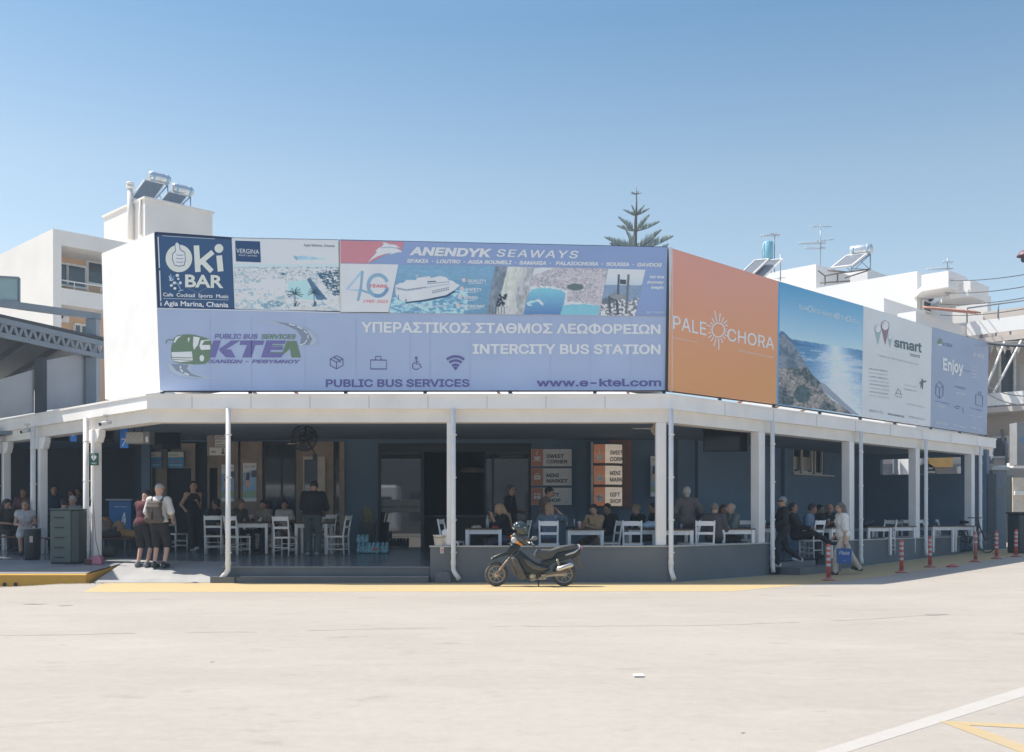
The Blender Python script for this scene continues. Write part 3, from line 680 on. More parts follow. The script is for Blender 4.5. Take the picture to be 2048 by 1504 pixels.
# --- navy bar board
quadO = [(309, 464.5), (463, 475.5), (469, 617), (315, 615)]
b, A = billboard('navy blue billboard with a thumbs up emblem and cream bar lettering', F_, quadO, (44, 74, 112))
A.line([(310, 466.5), (463, 477.2)], 4.5, S(30, 46, 72)); A.line([(311.5, 467), (317.5, 614)], 4, S(30, 46, 72))
A.line([(325, 471.6), (430, 478)], 1.2, S(150, 170, 190)); A.line([(316.3, 474), (319, 536)], 2.2, PALE); A.line([(319.4, 541), (321.6, 602)], 2.2, PALE); A.line([(321.8, 605), (322.2, 612)], 2.2, PALE)
A.disc((358, 517), 27.5, 28.5, S(70, 96, 124), .004); A.disc((358, 517), 26.5, 27.5, CRM, .006, 28)
A.line([(393, 491), (396, 544)], 11, CRM); A.line([(426, 504), (398, 527)], 10, CRM, .0072); A.line([(404, 522), (424, 543)], 10, CRM, .0084)
A.line([(438.5, 511), (441.5, 543)], 11.5, CRM); A.disc((438, 497), 8.8, 9, CRM)
wh = S(226, 230, 232); dkl = S(60, 92, 130)
A.poly([(350, 487), (354, 483.5), (359, 487), (361.5, 499), (370.5, 505), (371.8, 520), (369, 531.5), (358, 533.5), (349, 531), (344.5, 519), (345, 508), (350.5, 502)], dkl, .009)
A.poly([(351, 488.5), (354, 485), (358, 488), (360.2, 500), (369.3, 506), (370.6, 519), (368, 530), (358, 532), (350, 530), (346, 519), (346.4, 509), (352, 503)], wh, .011)
for y in (510, 517, 524): A.line([(353, y), (362, y + 1.2), (367, y)], 1.1, dkl, .013)
A.text('BAR', (370.5, 573.5), (447, 575.5), 24, CRM, .06, font='D', hr=24.5)
for k in range(26):
    a = random.uniform(0, 6.28); r = random.uniform(1, 9); x = 342 + r * math.cos(a); y = 558 + r * math.sin(a) * .9
    A.line([(342, 562), (x, y - 2)], random.uniform(.5, 1.4), S(*random.choice([(120, 190, 220), (150, 130, 190), (205, 215, 220), (90, 160, 200)])), .006 + k * .0001)
for x, y, r in ((355, 551, 3.5), (349, 566, 3.2), (361, 566, 3), (343, 571, 3), (350, 577, 3), (357, 558, 2.5)): A.disc((x, y), r, r * .9, wh, .010)
A.line([(350, 563), (357, 570), (361, 562)], 1.6, S(150, 180, 200), .011); A.line([(357, 569), (362, 580)], 1.2, S(150, 180, 200), .011); A.line([(357, 583), (367, 580)], 1.5, S(150, 180, 200), .0112)
A.line([(372, 575), (396, 586), (415, 575)], .6, S(120, 140, 165), .0115)
A.text('Cafe  Cocktail  Sports  Music', (326.5, 592.5), (457.5, 596.5), 7.2, PALE, .035, font='D'); A.line([(327, 597), (457, 600)], .7, PALE)
A.text('Agia Marina, Chania', (328, 611), (457, 614.5), 9.6, PALE, .045, font='D')
A.build('lettering', b)
# --- beach photograph board
quadV = [(463.4, 476), (677, 480), (680, 624), (469.4, 617.4)]
b, A = billboard('billboard with a pale blue aerial photo of a beach bar pool and palms', F_, quadV, (205, 215, 222))
def beach(x, y):
    t = np.clip((y - 478) / 140, 0, 1)[:, None]; c = V(214, 222, 228) * (1 - t) + V(222, 226, 226) * t
    s = ((y > 528) & (y < 536))[:, None]; c = np.where(s, V(176, 202, 218), c)
    n = fbm(x / 3.4, y / 1.6, 4, 1); n2 = fbm(x / 14, y / 7, 4, 5); land = (y > 534)
    um = land & (y < 566) & (n > .55); c = np.where(um[:, None], c * .5 + V(140, 168, 186) * .5, c); c = c - (land[:, None] * np.clip(n[:, None] - .42, -.1, 1) * 150)
    um = land & (y > 545) & (n2 > .60) & (n > .45); c = np.where(um[:, None], V(140, 170, 188), c)
    isl = inpoly(x, y, [(587, 514), (590, 511), (593, 513), (606, 511), (640, 516), (657, 518), (640, 519), (592, 520)]); c = np.where(isl[:, None], V(120, 160, 185) + 60 * (x[:, None] > 596) * (fbm(x / 6, y / 3)[:, None]), c)
    tr = inpoly(x, y, [(634, 546), (680, 538), (680, 590), (668, 592), (650, 572)]); c = np.where((tr & (n > .42))[:, None], V(58, 92, 116), c)
    pool = inpoly(x, y, [(575, 563), (612, 560), (634, 600), (600, 598), (576, 582)]); c = np.where(pool[:, None], V(158, 198, 214), c)
    ps = inpoly(x, y, [(614, 558), (620, 556), (655, 599), (634, 600)]); c = np.where(ps[:, None], V(74, 108, 138), c)
    roof = inpoly(x, y, [(530, 557), (570, 558), (574, 575), (500, 577)]); c = np.where(roof[:, None], V(216, 222, 226), c)
    sh = inpoly(x, y, [(518, 610), (545, 600), (572, 604), (560, 614), (530, 616)]); c = np.where((sh & (n > .4))[:, None], V(110, 148, 168), c)
    return c
painted('photo_print', F_, [(466, 478), (676.5, 481.8), (679.5, 622.5), (471.5, 616)], beach, b, 170, 110)
A.poly([(470.5, 481.5), (520, 483), (522, 525), (472, 523)], S(38, 66, 104), .008)
A.text('VERGINA', (473, 506), (518.5, 508.5), 9, PALE, 0, font='D', off=.010); A.text('beach / pool bar', (478, 511.5), (515, 513.5), 3.4, PALE, 0, font='D', off=.010)
A.text('Agia Marina, Chania', (607.5, 492.5), (669, 494.5), 6.2, S(60, 74, 90), .01, off=.010)
A.text('www.verginahotel-crete.gr', (598, 617), (673, 619), 5, S(225, 228, 230), .01, off=.012)
for cx_, cy_, r in ((590, 588, 17), (628, 586, 14), (566, 549, 6)):
    for k in range(11):
        a = math.radians(160 + k * 22 + random.uniform(-6, 6)); l = r * random.uniform(.75, 1.1); A.line([(cx_, cy_), (cx_ + l * .6 * math.cos(a), cy_ + l * .6 * math.sin(a)), (cx_ + l * math.cos(a), cy_ + l * .85 * math.sin(a) + l * .08)], r * .07, S(44, 76, 92), .0085 + k * .0001)
    A.line([(cx_, cy_), (cx_ + .5, cy_ + r * 1.5)], r * .09, S(60, 84, 100), .0084)
[A.line([(c_, 613), (c_ + random.uniform(-7, 7), 613 - random.uniform(3, 11))], 1.6, S(58, 90, 108), .0080 + k * .00002) for k, c_ in enumerate([591, 588, 594, 628, 625, 632, 590, 629, 592, 627])]
A.build('lettering', b)
# --- ferry company board
quadA = [(679, 480), (1337, 494.5), (1338, 632), (681, 625)]
b, A = billboard('blue billboard with a white dolphin, a ferry photo and a giant wooden chair photo', F_, quadA, (122, 145, 186))
A.poly([(680, 481), (808, 483.6), (802, 505), (790, 500), (736, 527), (681, 526)], S(176, 122, 136), .005)
A.poly([(681, 527), (797, 529), (777, 624.5), (682, 624)], S(200, 209, 219), .005)
WH = S(214, 221, 228)
A.poly([(736, 526), (742, 517), (750, 509), (754, 504), (751, 502), (757, 496), (763, 494), (768, 488), (764, 485), (772, 485.5), (780, 489), (790, 489.5), (798, 494), (800, 496.5), (792, 494), (803, 502), (804, 505), (796, 505), (784, 508.5), (779, 511), (783, 506.5), (770, 508), (755, 513), (744, 519)], WH, .008)
A.line([(762, 496), (780, 494.5), (795, 497), (799, 499.5)], 1.2, S(122, 145, 186), .0095)
A.text('ANENDYK', (818.5, 509.5), (985, 514), 20.5, WH, .075, .18, 'D', 1, hr=21); A.text('SEAWAYS', (993, 513), (1157, 516.5), 19.5, WH, .03, .2, 'D', 1.15)
A.text('SFAKIA  ·  LOUTRO  ·  AGIA ROUMELI  ·  SAMARIA  ·   PALAIOCHORA  ·  SOUGIA  ·  GAVDOS', (814, 525), (1324, 533.5), 9.2, S(226, 232, 238), .075, .2, 'D')
# forty years mark
tq = S(120, 156, 184); tq2 = S(150, 180, 204)
A.line([(724, 543), (694, 579), (722, 581)], 5, tq2); A.line([(725, 542), (722, 575), (716, 602)], 5.2, tq, .007)
A.ring((756, 571), 19.5, 7, tq, 20, 350, 1.08, .0075); A.ring((756, 571), 19.5, 7, S(100, 138, 176), 250, 340, 1.08, .0085)
A.line([(722, 580), (738, 586), (752, 592)], 4, tq, .008)
RED = S(196, 84, 100)
A.text('YEARS', (738.5, 574.5), (774.5, 576), 8.2, RED, .03, .18, 'D', off=.010); A.text('1983-2023', (726.5, 605), (776, 606), 7.6, RED, .02, .2, off=.010)
def seaphoto(x, y):
    t = np.clip((y - 530) / 98, 0, 1)[:, None]; c = V(110, 150, 184) * (1 - t) + V(96, 142, 172) * t; c = c + (fbm(x / 9, y / 2.2, 4, 3)[:, None] - .5) * 26
    foam = (y > 596 - (x - 780) * .12) & (fbm(x / 7, y / 3, 4, 8) > .40) & (x < 935); c = np.where(foam[:, None], c + np.clip((fbm(x / 7, y / 3, 4, 8)[:, None] - .40) * 5, 0, 1) * 62, c)
    up = (y < 560)[:, None]; c = np.where(up, c * .94 + V(10, 14, 14), c)
    return c
def skew(name, quad, fn, nx, ny, off=.0055): return painted(name, F_, quad, fn, b, nx, ny, off)
skew('photo_print', [(798, 530), (991, 532.5), (972, 628), (778, 626)], seaphoto, 110, 60)
sw_ = S(222, 228, 232); sd_ = S(74, 100, 132)
A.poly([(791, 571), (800, 566), (806, 566), (813, 560), (832, 560), (834, 556), (859, 552.5), (862, 556), (880, 552), (893, 555), (897, 560), (906, 562), (911, 566), (920, 571), (908, 581), (893, 590), (850, 599), (812, 604), (797, 598), (791, 588)], sw_, .010)
A.poly([(812, 604.5), (850, 599.5), (893, 590.5), (909, 581), (912, 583), (895, 594), (851, 603), (812, 607)], S(48, 78, 112), .0105)
A.line([(795, 579), (815, 582), (850, 576), (900, 568)], 1.6, S(150, 168, 186), .0115)
for k in range(14): A.line([(816 + k * 2.6, 579.5 - k * .35), (817.5 + k * 2.6, 579.3 - k * .35)], 2.4, sd_, .012)
for r_ in range(2):
    for k in range(10): A.line([(865 + k * 3.4, 582.5 - k * .75 + r_ * 3.6), (866.9 + k * 3.4, 582.2 - k * .75 + r_ * 3.6)], 2.2, sd_, .012)
for k in range(9): A.line([(855 + k * 5, 568 - k * .5), (858.5 + k * 5, 567.6 - k * .5)], 1.3, sd_, .012)
for k in range(7): A.line([(793 + k * 3.2, 576 + k * .6), (795 + k * 3.2, 576.4 + k * .6)], 2, sd_, .012)
A.line([(835, 591), (848, 575)], 2.2, S(190, 202, 212), .0118); A.line([(834, 556), (834, 549)], 1, sw_, .011); A.line([(830, 553), (838, 549)], .8, sw_, .0112); A.line([(855, 564), (872, 563)], 2.4, sd_, .012); A.line([(797, 590), (797, 598)], 1.5, sd_, .012); A.line([(812, 598), (812, 604)], 2, sd_, .012)
A.text('F/B DASKALOGIANNIS', (804, 613), (892, 615), 5.2, S(226, 232, 236), .02, 0, 'D', off=.013)
for s_, x, y, x2 in (('QUALITY', 935.5, 564.5, 973), ('SAFETY', 931.5, 581.5, 964), ('SPEED', 927.5, 598, 955.5), ('ECONOMY', 923.5, 615, 970)):
    A.text(s_, (x, y), (x2, y + .6), 7.4, S(226, 232, 238), .05, 0, 'D', off=.009); A.line([(x + 1, y + 3.6), (x + 14, y + 3), (x + (x2 - x) * .8, y + 2.4)], 1, WH, .009)
    A.disc((x - 7.5, y - 4), 4, 4, WH, .009); A.line([(x - 10, y - 5), (x - 7.5, y - 2), (x - 3, y - 9)], 1.4, S(196, 120, 130), .0105)
def gorge(x, y):
    n = fbm(x / 4, y / 9, 5, 2)[:, None]; d = x + (y - 532) * .25
    c = np.where((d < 1016)[:, None], V(80, 96, 112) + n * 70, V(196, 204, 208) - n * 40)
    c = np.where(((d > 1016) & (d < 1040) & (y < 592 + (d - 1016)))[:, None], V(150, 160, 158) + n * 70, c)
    lf = d > 1050 + 6 * np.sin(y / 12); c = np.where(lf[:, None], V(110, 120, 128) + n * 90, c)
    ppl = (np.abs(d - 1020) < 9) & (y > 588) & (y < 613) & (fbm(x / 2.4, y / 3, 2, 9) > .42); c = np.where(ppl[:, None], V(48, 60, 78), c)
    c = np.where(((y > 613) & (d < 1036) & (np.mod(x, 6) < 1.2))[:, None], V(70, 84, 98), c)
    return c
skew('photo_print', [(991.5, 532.5), (1068, 534.4), (1047, 629), (972.5, 628)], gorge, 70, 80, .0058)
def bay(x, y):
    n = fbm(x / 2, y / 1.6, 4, 4)[:, None]; c = V(172, 174, 184) + (n - .5) * 70
    veg = (fbm(x / 2.2, y / 1.8, 4, 7) > .55) & (fbm(x / 20, y / 14, 3, 17) > .42); c = np.where(veg[:, None], c * .45 + V(112, 122, 138) * .55, c)
    sand = inpoly(x, y, [(1055, 575), (1070, 571), (1100, 571), (1135, 582), (1133, 604), (1160, 604), (1200, 612), (1200, 616), (1125, 612), (1055, 590)]); c = np.where((sand & ~(veg & (n[:, 0] > .55)))[:, None], V(204, 206, 206), c)
    tree = ((x - 1150) / 17) ** 2 + ((y - 574) / 7) ** 2 < 1 + (n[:, 0] - .5); c = np.where(tree[:, None], V(88, 108, 112), c)
    w1 = inpoly(x, y, [(1046, 629), (1058, 586), (1064, 579), (1080, 576), (1104, 577), (1122, 580), (1132, 587), (1122, 630)]); t = np.clip((y - 576) / 52, 0, 1)[:, None]
    c = np.where(w1[:, None], V(118, 184, 202) * (1 - t) + V(84, 122, 172) * t + (n - .5) * 14, c)
    w2 = inpoly(x, y, [(1120, 631), (1126, 611), (1140, 609), (1170, 608), (1200, 612), (1197, 632)]); c = np.where(w2[:, None], V(118, 178, 198) + (n - .5) * 20, c)
    wk = inpoly(x, y, [(1052, 606), (1062, 601), (1080, 600), (1076, 603), (1060, 607), (1066, 612), (1056, 611)]); c = np.where(wk[:, None], V(160, 196, 212), c)
    bt = inpoly(x, y, [(1072, 599), (1079, 598), (1086, 606), (1087, 611), (1082, 609)]); c = np.where(bt[:, None], V(226, 230, 232), c)
    t2 = inpoly(x, y, [(1066, 536), (1110, 535), (1064, 552)]); c = np.where(t2[:, None], V(186, 196, 208), c)
    return c
skew('photo_print', [(1068.5, 534.4), (1216, 537), (1198, 632), (1047.5, 629)], bay, 120, 80, .0058)
def chairp(x, y):
    n = fbm(x / 4, y / 3, 4, 6)[:, None]; t = np.clip((y - 538) / 50, 0, 1)[:, None]; c = V(196, 208, 220) * (1 - t) + V(160, 180, 200) * t
    c = np.where((y > 570)[:, None], V(120, 144, 172) + (n - .5) * 30, c)
    rk = y > 596 + 10 * np.sin(x / 9) * .6 + (n[:, 0] - .5) * 10; c = np.where(rk[:, None], np.where((n > .5), V(206, 204, 204), V(110, 116, 130)), c)
    c = np.where((((x - 1214) / 16) ** 2 + ((y - 602) / 6) ** 2 < 1)[:, None], V(96, 108, 124), c)
    return c
skew('photo_print', [(1216.5, 537.5), (1291, 539.5), (1270, 631.5), (1198.5, 632)], chairp, 70, 70, .0058)
g1, g2 = S(104, 112, 122), S(78, 90, 104)
A.line([(1237.5, 549), (1236, 590)], 4, g2, .010); A.line([(1257, 549), (1252, 628)], 4.6, g1, .0102); A.poly([(1240, 559), (1252, 560), (1252, 569), (1240, 568)], S(70, 78, 90), .0104)
A.poly([(1216, 590), (1248, 588.5), (1253, 597), (1232, 600)], S(128, 136, 144), .0106); A.line([(1218, 592), (1220, 625)], 4, g2, .0103); A.line([(1233, 600), (1236, 630)], 5, g2, .0103); A.line([(1220, 596), (1232, 601)], 3, g2, .0107)
for s_, x, y in (('let the', 1299.5, 556), ('journey', 1293, 566.5), ('begin', 1302, 577)): A.text(s_, (x, y), (1328.5 - (y - 556) * .06, y + .6), 6.9, S(226, 232, 238), .07, .22, off=.009)
A.text('BOAT TICKETS', (1293, 625.5), (1326.5, 626), 3.2, WH, .02, 0, off=.009)
A.line([(680, 482), (681, 624.5)], 1.6, S(212, 196, 184), .009)
A.build('lettering', b)
# --- bus company board
quadK = [(315, 616), (1338, 633), (1338, 780), (321, 781)]
b, A = billboard('long lilac blue billboard below with bus logo and Greek bus station lettering', F_, quadK, (142, 161, 192))
A.line([(315, 616.6), (681, 625.6)], 1.4, S(220, 222, 226)); A.line([(681, 625.8), (1338, 633.2)], 1.6, S(150, 156, 170))
for px in (420, 503, 610, 712, 820, 860, 940, 1100, 1180, 1260): A.line([(px, 634), (px + .6, 778)], .9, S(134, 152, 184), .004)
WK = S(210, 218, 226); PUR = S(96, 98, 150); PURd = S(84, 86, 138); GRN = S(92, 116, 98); LG = S(205, 214, 220)
A.text('YΠEPAΣTIKOΣ ΣTAΘMOΣ ΛEΩΦOPEIΩN', (722, 664), (1321, 667.5), 28, WK, .05, hr=25, capk=.727)
A.text('INTERCITY BUS STATION', (945.5, 707), (1321, 707.5), 26, WK, .055, hr=25)
A.text('www.e-ktel.com', (1073, 772.5), (1322.5, 772), 20, PURd, .05)
A.text('PUBLIC BUS SERVICES', (651.5, 773.5), (939, 773), 20, PURd, .05)
A.text('PUBLIC BUS', (429, 677), (516, 677.5), 12.5, PUR, .05, .2); A.text('SERVICES', (522, 677.5), (592, 677.6), 12.2, GRN, .05, .2)
A.text('XANIΩN - PEΘYMNOY', (416, 726), (601, 726.5), 9.2, PUR, .06, .22)
K = PUR                                                           # slanted block letters of the logo
A.poly([(427, 681), (442, 681), (431, 715), (416, 715)], K); A.poly([(438, 698), (463, 681), (481, 681), (452, 699), (462, 699), (471, 715), (452, 715), (440, 703)], K)
A.poly([(481, 681), (529, 681), (526, 690), (511, 690), (503, 715), (484, 715), (494, 690), (479, 690)], K)
A.poly([(533, 681), (572, 681), (569.5, 688), (545, 688), (543.5, 693), (567, 693), (565, 700), (541.5, 700), (539.5, 706.5), (566, 706.5), (563, 715), (522, 715)], K)
A.poly([(545, 690), (566, 690), (565.5, 692), (544, 692)], GRN, .0065); A.poly([(541, 704), (566, 704), (565, 706), (540, 706)], GRN, .0065)
A.poly([(574, 682), (593, 682), (602, 715), (583, 715), (580, 697), (568, 708), (565, 711), (566, 702)], GRN, .0065)
# coach
A.poly([(342.5, 715), (342, 696), (348, 676), (356, 670.5), (376, 668.5), (390, 670), (420, 678), (424, 690), (419, 722), (410, 728), (390, 729), (360, 727), (345, 722)], GRN, .005)
A.poly([(347, 685), (352, 674), (364, 671), (356, 677), (350, 686)], LG, .007); A.poly([(343, 704.5), (384, 703), (386, 722), (360, 724.5), (345, 721)], LG, .007)
A.poly([(387, 673), (400, 675), (396, 690), (388, 700), (386, 690)], LG, .007); A.poly([(402, 681), (420, 679), (421, 699), (402, 700), (399, 692)], LG, .007); A.poly([(404, 690), (409, 682), (421, 681), (421, 690)], GRN, .0085)
A.line([(344, 715), (384, 716)], 1.5, GRN, .0085); A.line([(345, 719), (386, 721)], 1.2, GRN, .0085); A.disc((404, 716.5), 4.6, 6.5, LG, .0085); A.line([(332, 687), (334, 681), (339, 679.5), (348, 680)], 2, GRN, .006)
A.poly([(376, 676), (380, 675), (378, 684), (376, 683)], LG, .0085)
# roads
rd = S(112, 126, 148); rl = S(150, 168, 186)
A.poly([(510, 643), (560, 643), (600, 652), (624, 666), (634, 680), (628, 688), (612, 691), (600, 690), (604, 676), (590, 660), (560, 648)], rl, .0042)
A.poly([(548, 643), (586, 648), (612, 660), (625, 678), (618, 690), (600, 690), (603, 674), (592, 660), (570, 650)], rd, .005)
for p in ([(600, 690), (610, 687)], [(610, 686), (614, 680)], [(616, 677), (616, 670)], [(614, 667), (608, 661)], [(604, 658), (594, 653)], [(590, 651.5), (578, 648)]): A.line(p, 2, LG, .0065)
A.line([(606, 656), (628, 668), (635, 684), (632, 692)], 1, rl); A.line([(600, 650), (632, 664), (640, 682), (636, 692)], .8, rl)
A.poly([(334, 727), (340, 742), (360, 752), (400, 757), (492, 759), (420, 755), (386, 745), (382, 734), (386, 728)], rl, .0042)
A.poly([(342, 728), (352, 741), (378, 752), (410, 756), (384, 748), (374, 738), (378, 729)], rd, .005)
for p in ([(361, 732), (361, 737)], [(361, 739), (366, 744)], [(369, 746), (378, 750)]): A.line(p, 3, LG, .0065)
A.line([(333, 730), (338, 744), (358, 755), (400, 759)], .9, rl)
# pictograms
A.line([(673, 711.5), (686, 718), (686, 731), (673, 738), (660.5, 731), (660.5, 718)], 2, PURd, closed=True); A.line([(660.5, 718), (673, 724.5), (686, 718)], 2, PURd, .0065); A.line([(673, 724.5), (673, 738)], 2, PURd, .0067); A.line([(667, 714.5), (680, 721), (680, 725)], 2.4, PURd, .0069)
A.line([(741, 720), (773, 720.5), (773, 738), (741, 738)], 2.4, PURd, closed=True); A.line([(751, 720), (751, 713), (762, 713), (762, 720)], 2, PURd, .0065)
A.disc((832.5, 716), 3, 3, PURd); A.line([(832.5, 719), (832.5, 728), (839, 728), (843, 736)], 2.2, PURd); A.line([(832, 723), (838, 724)], 1.8, PURd, .0065); A.ring((832, 732), 7, 2, PURd, 105, 330, 1, .0066)
for r_ in (10.5, 19, 27): A.ring((911, 740), r_, 5.2, PURd, 50, 130, 1)
A.poly([(905.5, 735), (911, 732.5), (916.5, 735), (911, 741)], PURd)
A.build('lettering', b)
# --- orange resort board
quadP = [(1343.5, 496.5), (1556.5, 562.5), (1553, 808), (1339.5, 780.5)]
b, A = billboard('orange billboard with white resort name and a sun burst as its letter O', R_, quadP, (206, 144, 108))
def oran(x, y):
    t = np.clip((y - 520) / 240, 0, 1)[:, None]; return V(190, 138, 128) * (1 - t) + V(200, 138, 92) * t + (fbm(x / 60, y / 60, 2)[:, None] - .5) * 4
painted('photo_print', R_, quadP, oran, b, 8, 24, .003)
WP = S(220, 220, 222)
lx = lambda x: 657.3 + (x - 1345) * .203                          # baseline row along the name
A.text('PALE', (1345.5, 657), (1412, 671), 35.5, WP, .012, 0, 'D', hr=35); A.text('CHORA', (1454, 681), (1547.5, 698.5), 33.5, WP, .012, 0, 'D', hr=31)
c = (1436, 660)
A.ring(c, 12.5, 2.2, WP, 0, 360, 1.12, .006, 28)
for k in range(19):
    a = k * 2 * math.pi / 19 + .12; r0, r1 = 15, (20 + 9 * ((k * 7) % 3) / 2) * (1.25 if abs(math.sin(a)) > .8 else .85)
    A.line([(c[0] + r0 * math.cos(a), c[1] - r0 * 1.15 * math.sin(a)), (c[0] + r1 * math.cos(a), c[1] - r1 * 1.1 * math.sin(a))], 2, WP, .006)
A.text('#visitpalaiochoracrete', (1344.5, 676), (1394.5, 685.5), 3.6, WP, 0); A.text('where summer lasts longer', (1476, 702), (1546, 716.5), 5, WP, 0)
A.build('lettering', b)
# --- sea and coast board
quadE = [(1556.5, 562.5), (1726.5, 612), (1722.5, 833), (1553, 808)]
b, A = billboard('blue billboard with a photo of a rocky coast and glittering sea', R_, quadE, (84, 150, 192))
def coast(x, y):
    u = (x - 1557) / 167; yt = y - (x - 1557) * .145                  # rough un-slanted row
    t = np.clip((yt - 560) / 120, 0, 1)[:, None]; c = V(70, 138, 184) * (1 - t) + V(160, 192, 212) * t
    n = fbm(x / 6, y / 2.4, 4, 3)[:, None]; hz = 672 + (x - 1557) * .16 + 10
    sea = y > hz - 8; gl = np.exp(-((x - 1672 - (y - 700) * .12) / (16 + (y - 680) * .42)) ** 2)[:, None]
    t2 = np.clip((y - 690) / 130, 0, 1)[:, None]
    c = np.where(sea[:, None], (V(72, 122, 166) * (1 - t2) + V(88, 132, 172) * t2) + (n - .5) * 20 * (1 + t2) + gl * V(104, 76, 50), c)
    cw_ = np.clip((fbm(x / 22, y / 5, 4, 12)[:, None] - .52) * 5, 0, .55) * (sea & (y > hz + 6))[:, None]; c = c * (1 - cw_) + V(186, 200, 212) * cw_
    far = inpoly(x, y, [(1560, 662), (1568, 664), (1580, 676), (1600, 688), (1640, 694), (1600, 692), (1560, 692)]); c = np.where(far[:, None], V(58, 104, 146), c)
    hill = inpoly(x, y, [(1558, 664), (1572, 672), (1588, 690), (1606, 718), (1622, 746), (1640, 764), (1646, 782), (1664, 800), (1690, 815), (1712, 829), (1556, 808)])
    m = fbm(x / 3.4, y / 3.2, 5, 21)[:, None]; mb_ = fbm(x / 16, y / 14, 3, 24)[:, None]; h = V(70, 84, 92) + np.clip((mb_ - .42) * 5, 0, 1) * V(58, 44, 36) + (m - .5) * 110
    up = (y < 735)[:, None]; h = np.where(up, h * .5 + V(44, 58, 74), h); tree = ((x - 1604) / 15) ** 2 + ((y - 788) / 17) ** 2 < 1.1; h = np.where(tree[:, None], V(58, 80, 88) + (m - .5) * 60, h)
    c = np.where(hill[:, None], h, c)
    rdp = inpoly(x, y, [(1640, 764), (1650, 768), (1690, 806), (1718, 830), (1704, 828), (1668, 800), (1646, 782)]); c = np.where(rdp[:, None], V(128, 142, 160), c)
    c = np.where((x < 1560.5 - (y - 560) * .013)[:, None], V(64, 140, 194), c)
    return c
painted('photo_print', R_, quadE, coast, b, 140, 190, .003)
A.text('ELAF   NISI–KANTAN   S–S   UGIA', (1598.5, 617.5), (1717.5, 648), 11, WP, 0, 0, 'D', hr=9.5)
for cx_, cy_, r_ in ((1619.8, 618, 4.2), (1674.5, 632, 3.8), (1696.5, 638, 3.8)):
    A.ring((cx_, cy_), r_, .9, WP, 0, 360, 1.2, .007, 16)
    for k in range(10): a = k * .628; A.line([(cx_ + r_ * 1.1 * math.cos(a), cy_ - r_ * 1.3 * math.sin(a)), (cx_ + r_ * 1.55 * math.cos(a), cy_ - r_ * 1.85 * math.sin(a))], .7, WP, .007)
A.build('lettering', b)
# --- tour office board
quadS = [(1727, 612), (1864, 654.5), (1861, 853), (1723, 833)]
b, A = billboard('pale grey billboard with three map pins, a plane symbol and tour office lettering', R_, quadS, (180, 190, 198))
DG = S(72, 88, 98); MG = S(128, 140, 148); TE = S(130, 158, 166); MA = S(122, 100, 114)
def pin(x, y, r, h, c, c2):
    A.poly([(x - r, y), (x - r * .8, y - r * .9), (x, y - r * 1.35), (x + r * .8, y - r * .9 + .5), (x + r, y + .6), (x + .2, y + h)], c, .006); A.disc((x, y - .1 * r), r * .78, r * 1.05, c2, .008); A.ring((x, y - .1 * r), r * .55, .6, c, 80, 200, 1.2, .010, 10)
pin(1755.5, 658, 7, 32, TE, S(205, 212, 218)); pin(1770, 652, 8.6, 38, MA, S(205, 212, 218)); pin(1779.5, 674, 4.8, 22, TE, S(205, 212, 218))
A.text('smart', (1788, 693), (1843, 705), 25, DG, .05, hr=26); A.text('tours', (1820, 712), (1839.5, 716), 9.5, DG, 0, .2, 'D')
A.text('Together we make dreams with Smart Tours', (1755, 711.5), (1836, 730.5), 4, MG, 0, 0, 'D')
for k, s_ in enumerate(('ΕΚΔΡΟΜΕΣ', 'excursions', '•ΟΡΓΑΝΩΣΗ', 'organising', '•ΕΝΟΙΚΙΑΣΕΙΣ', 'vehicle rental', '•ΕΙΣΙΤΗΡΙΑ', 'ferry tickets')):
    y = 738.5 + k * 7.6; A.text(s_, (1738, y), (1738 + 24 + 4.5 * len(s_) ** .5, y + 5.5), 3.4, DG if k % 2 == 0 else MG, 0, off=.007)
A.poly([(1841, 774), (1843.5, 776), (1843, 760), (1845, 757.5), (1846.5, 761), (1845.5, 779)], DG); A.poly([(1838, 768), (1852, 764), (1852, 761), (1841, 763)], DG, .0065); A.poly([(1843, 757), (1846, 766), (1840, 777)], DG, .0067)
A.line([(1790, 786), (1804, 789), (1802, 795), (1792, 793)], 1, DG, closed=True); A.line([(1793, 786), (1794, 780), (1800, 781), (1801, 788)], 1, DG, .0065); A.line([(1796, 780), (1796, 776)], 1, DG, .0066)
A.text('Travel the ocean', (1808, 771), (1834, 775), 3.6, MG, 0); A.text('Travel the land', (1807.5, 779), (1832, 783.5), 3.6, DG, 0); A.text('...Travel the world with us', (1810, 807.5), (1850, 816.5), 4, MG, 0)
A.text('28210 76 734', (1738, 823), (1766, 827.5), 6.5, MG, .01); A.text('www.smartours.gr', (1775, 829), (1808, 835), 5.5, DG, .03); A.text('info@smartours.gr', (1817, 834.5), (1849, 840.5), 5.5, MG, 0)
A.build('lettering', b)
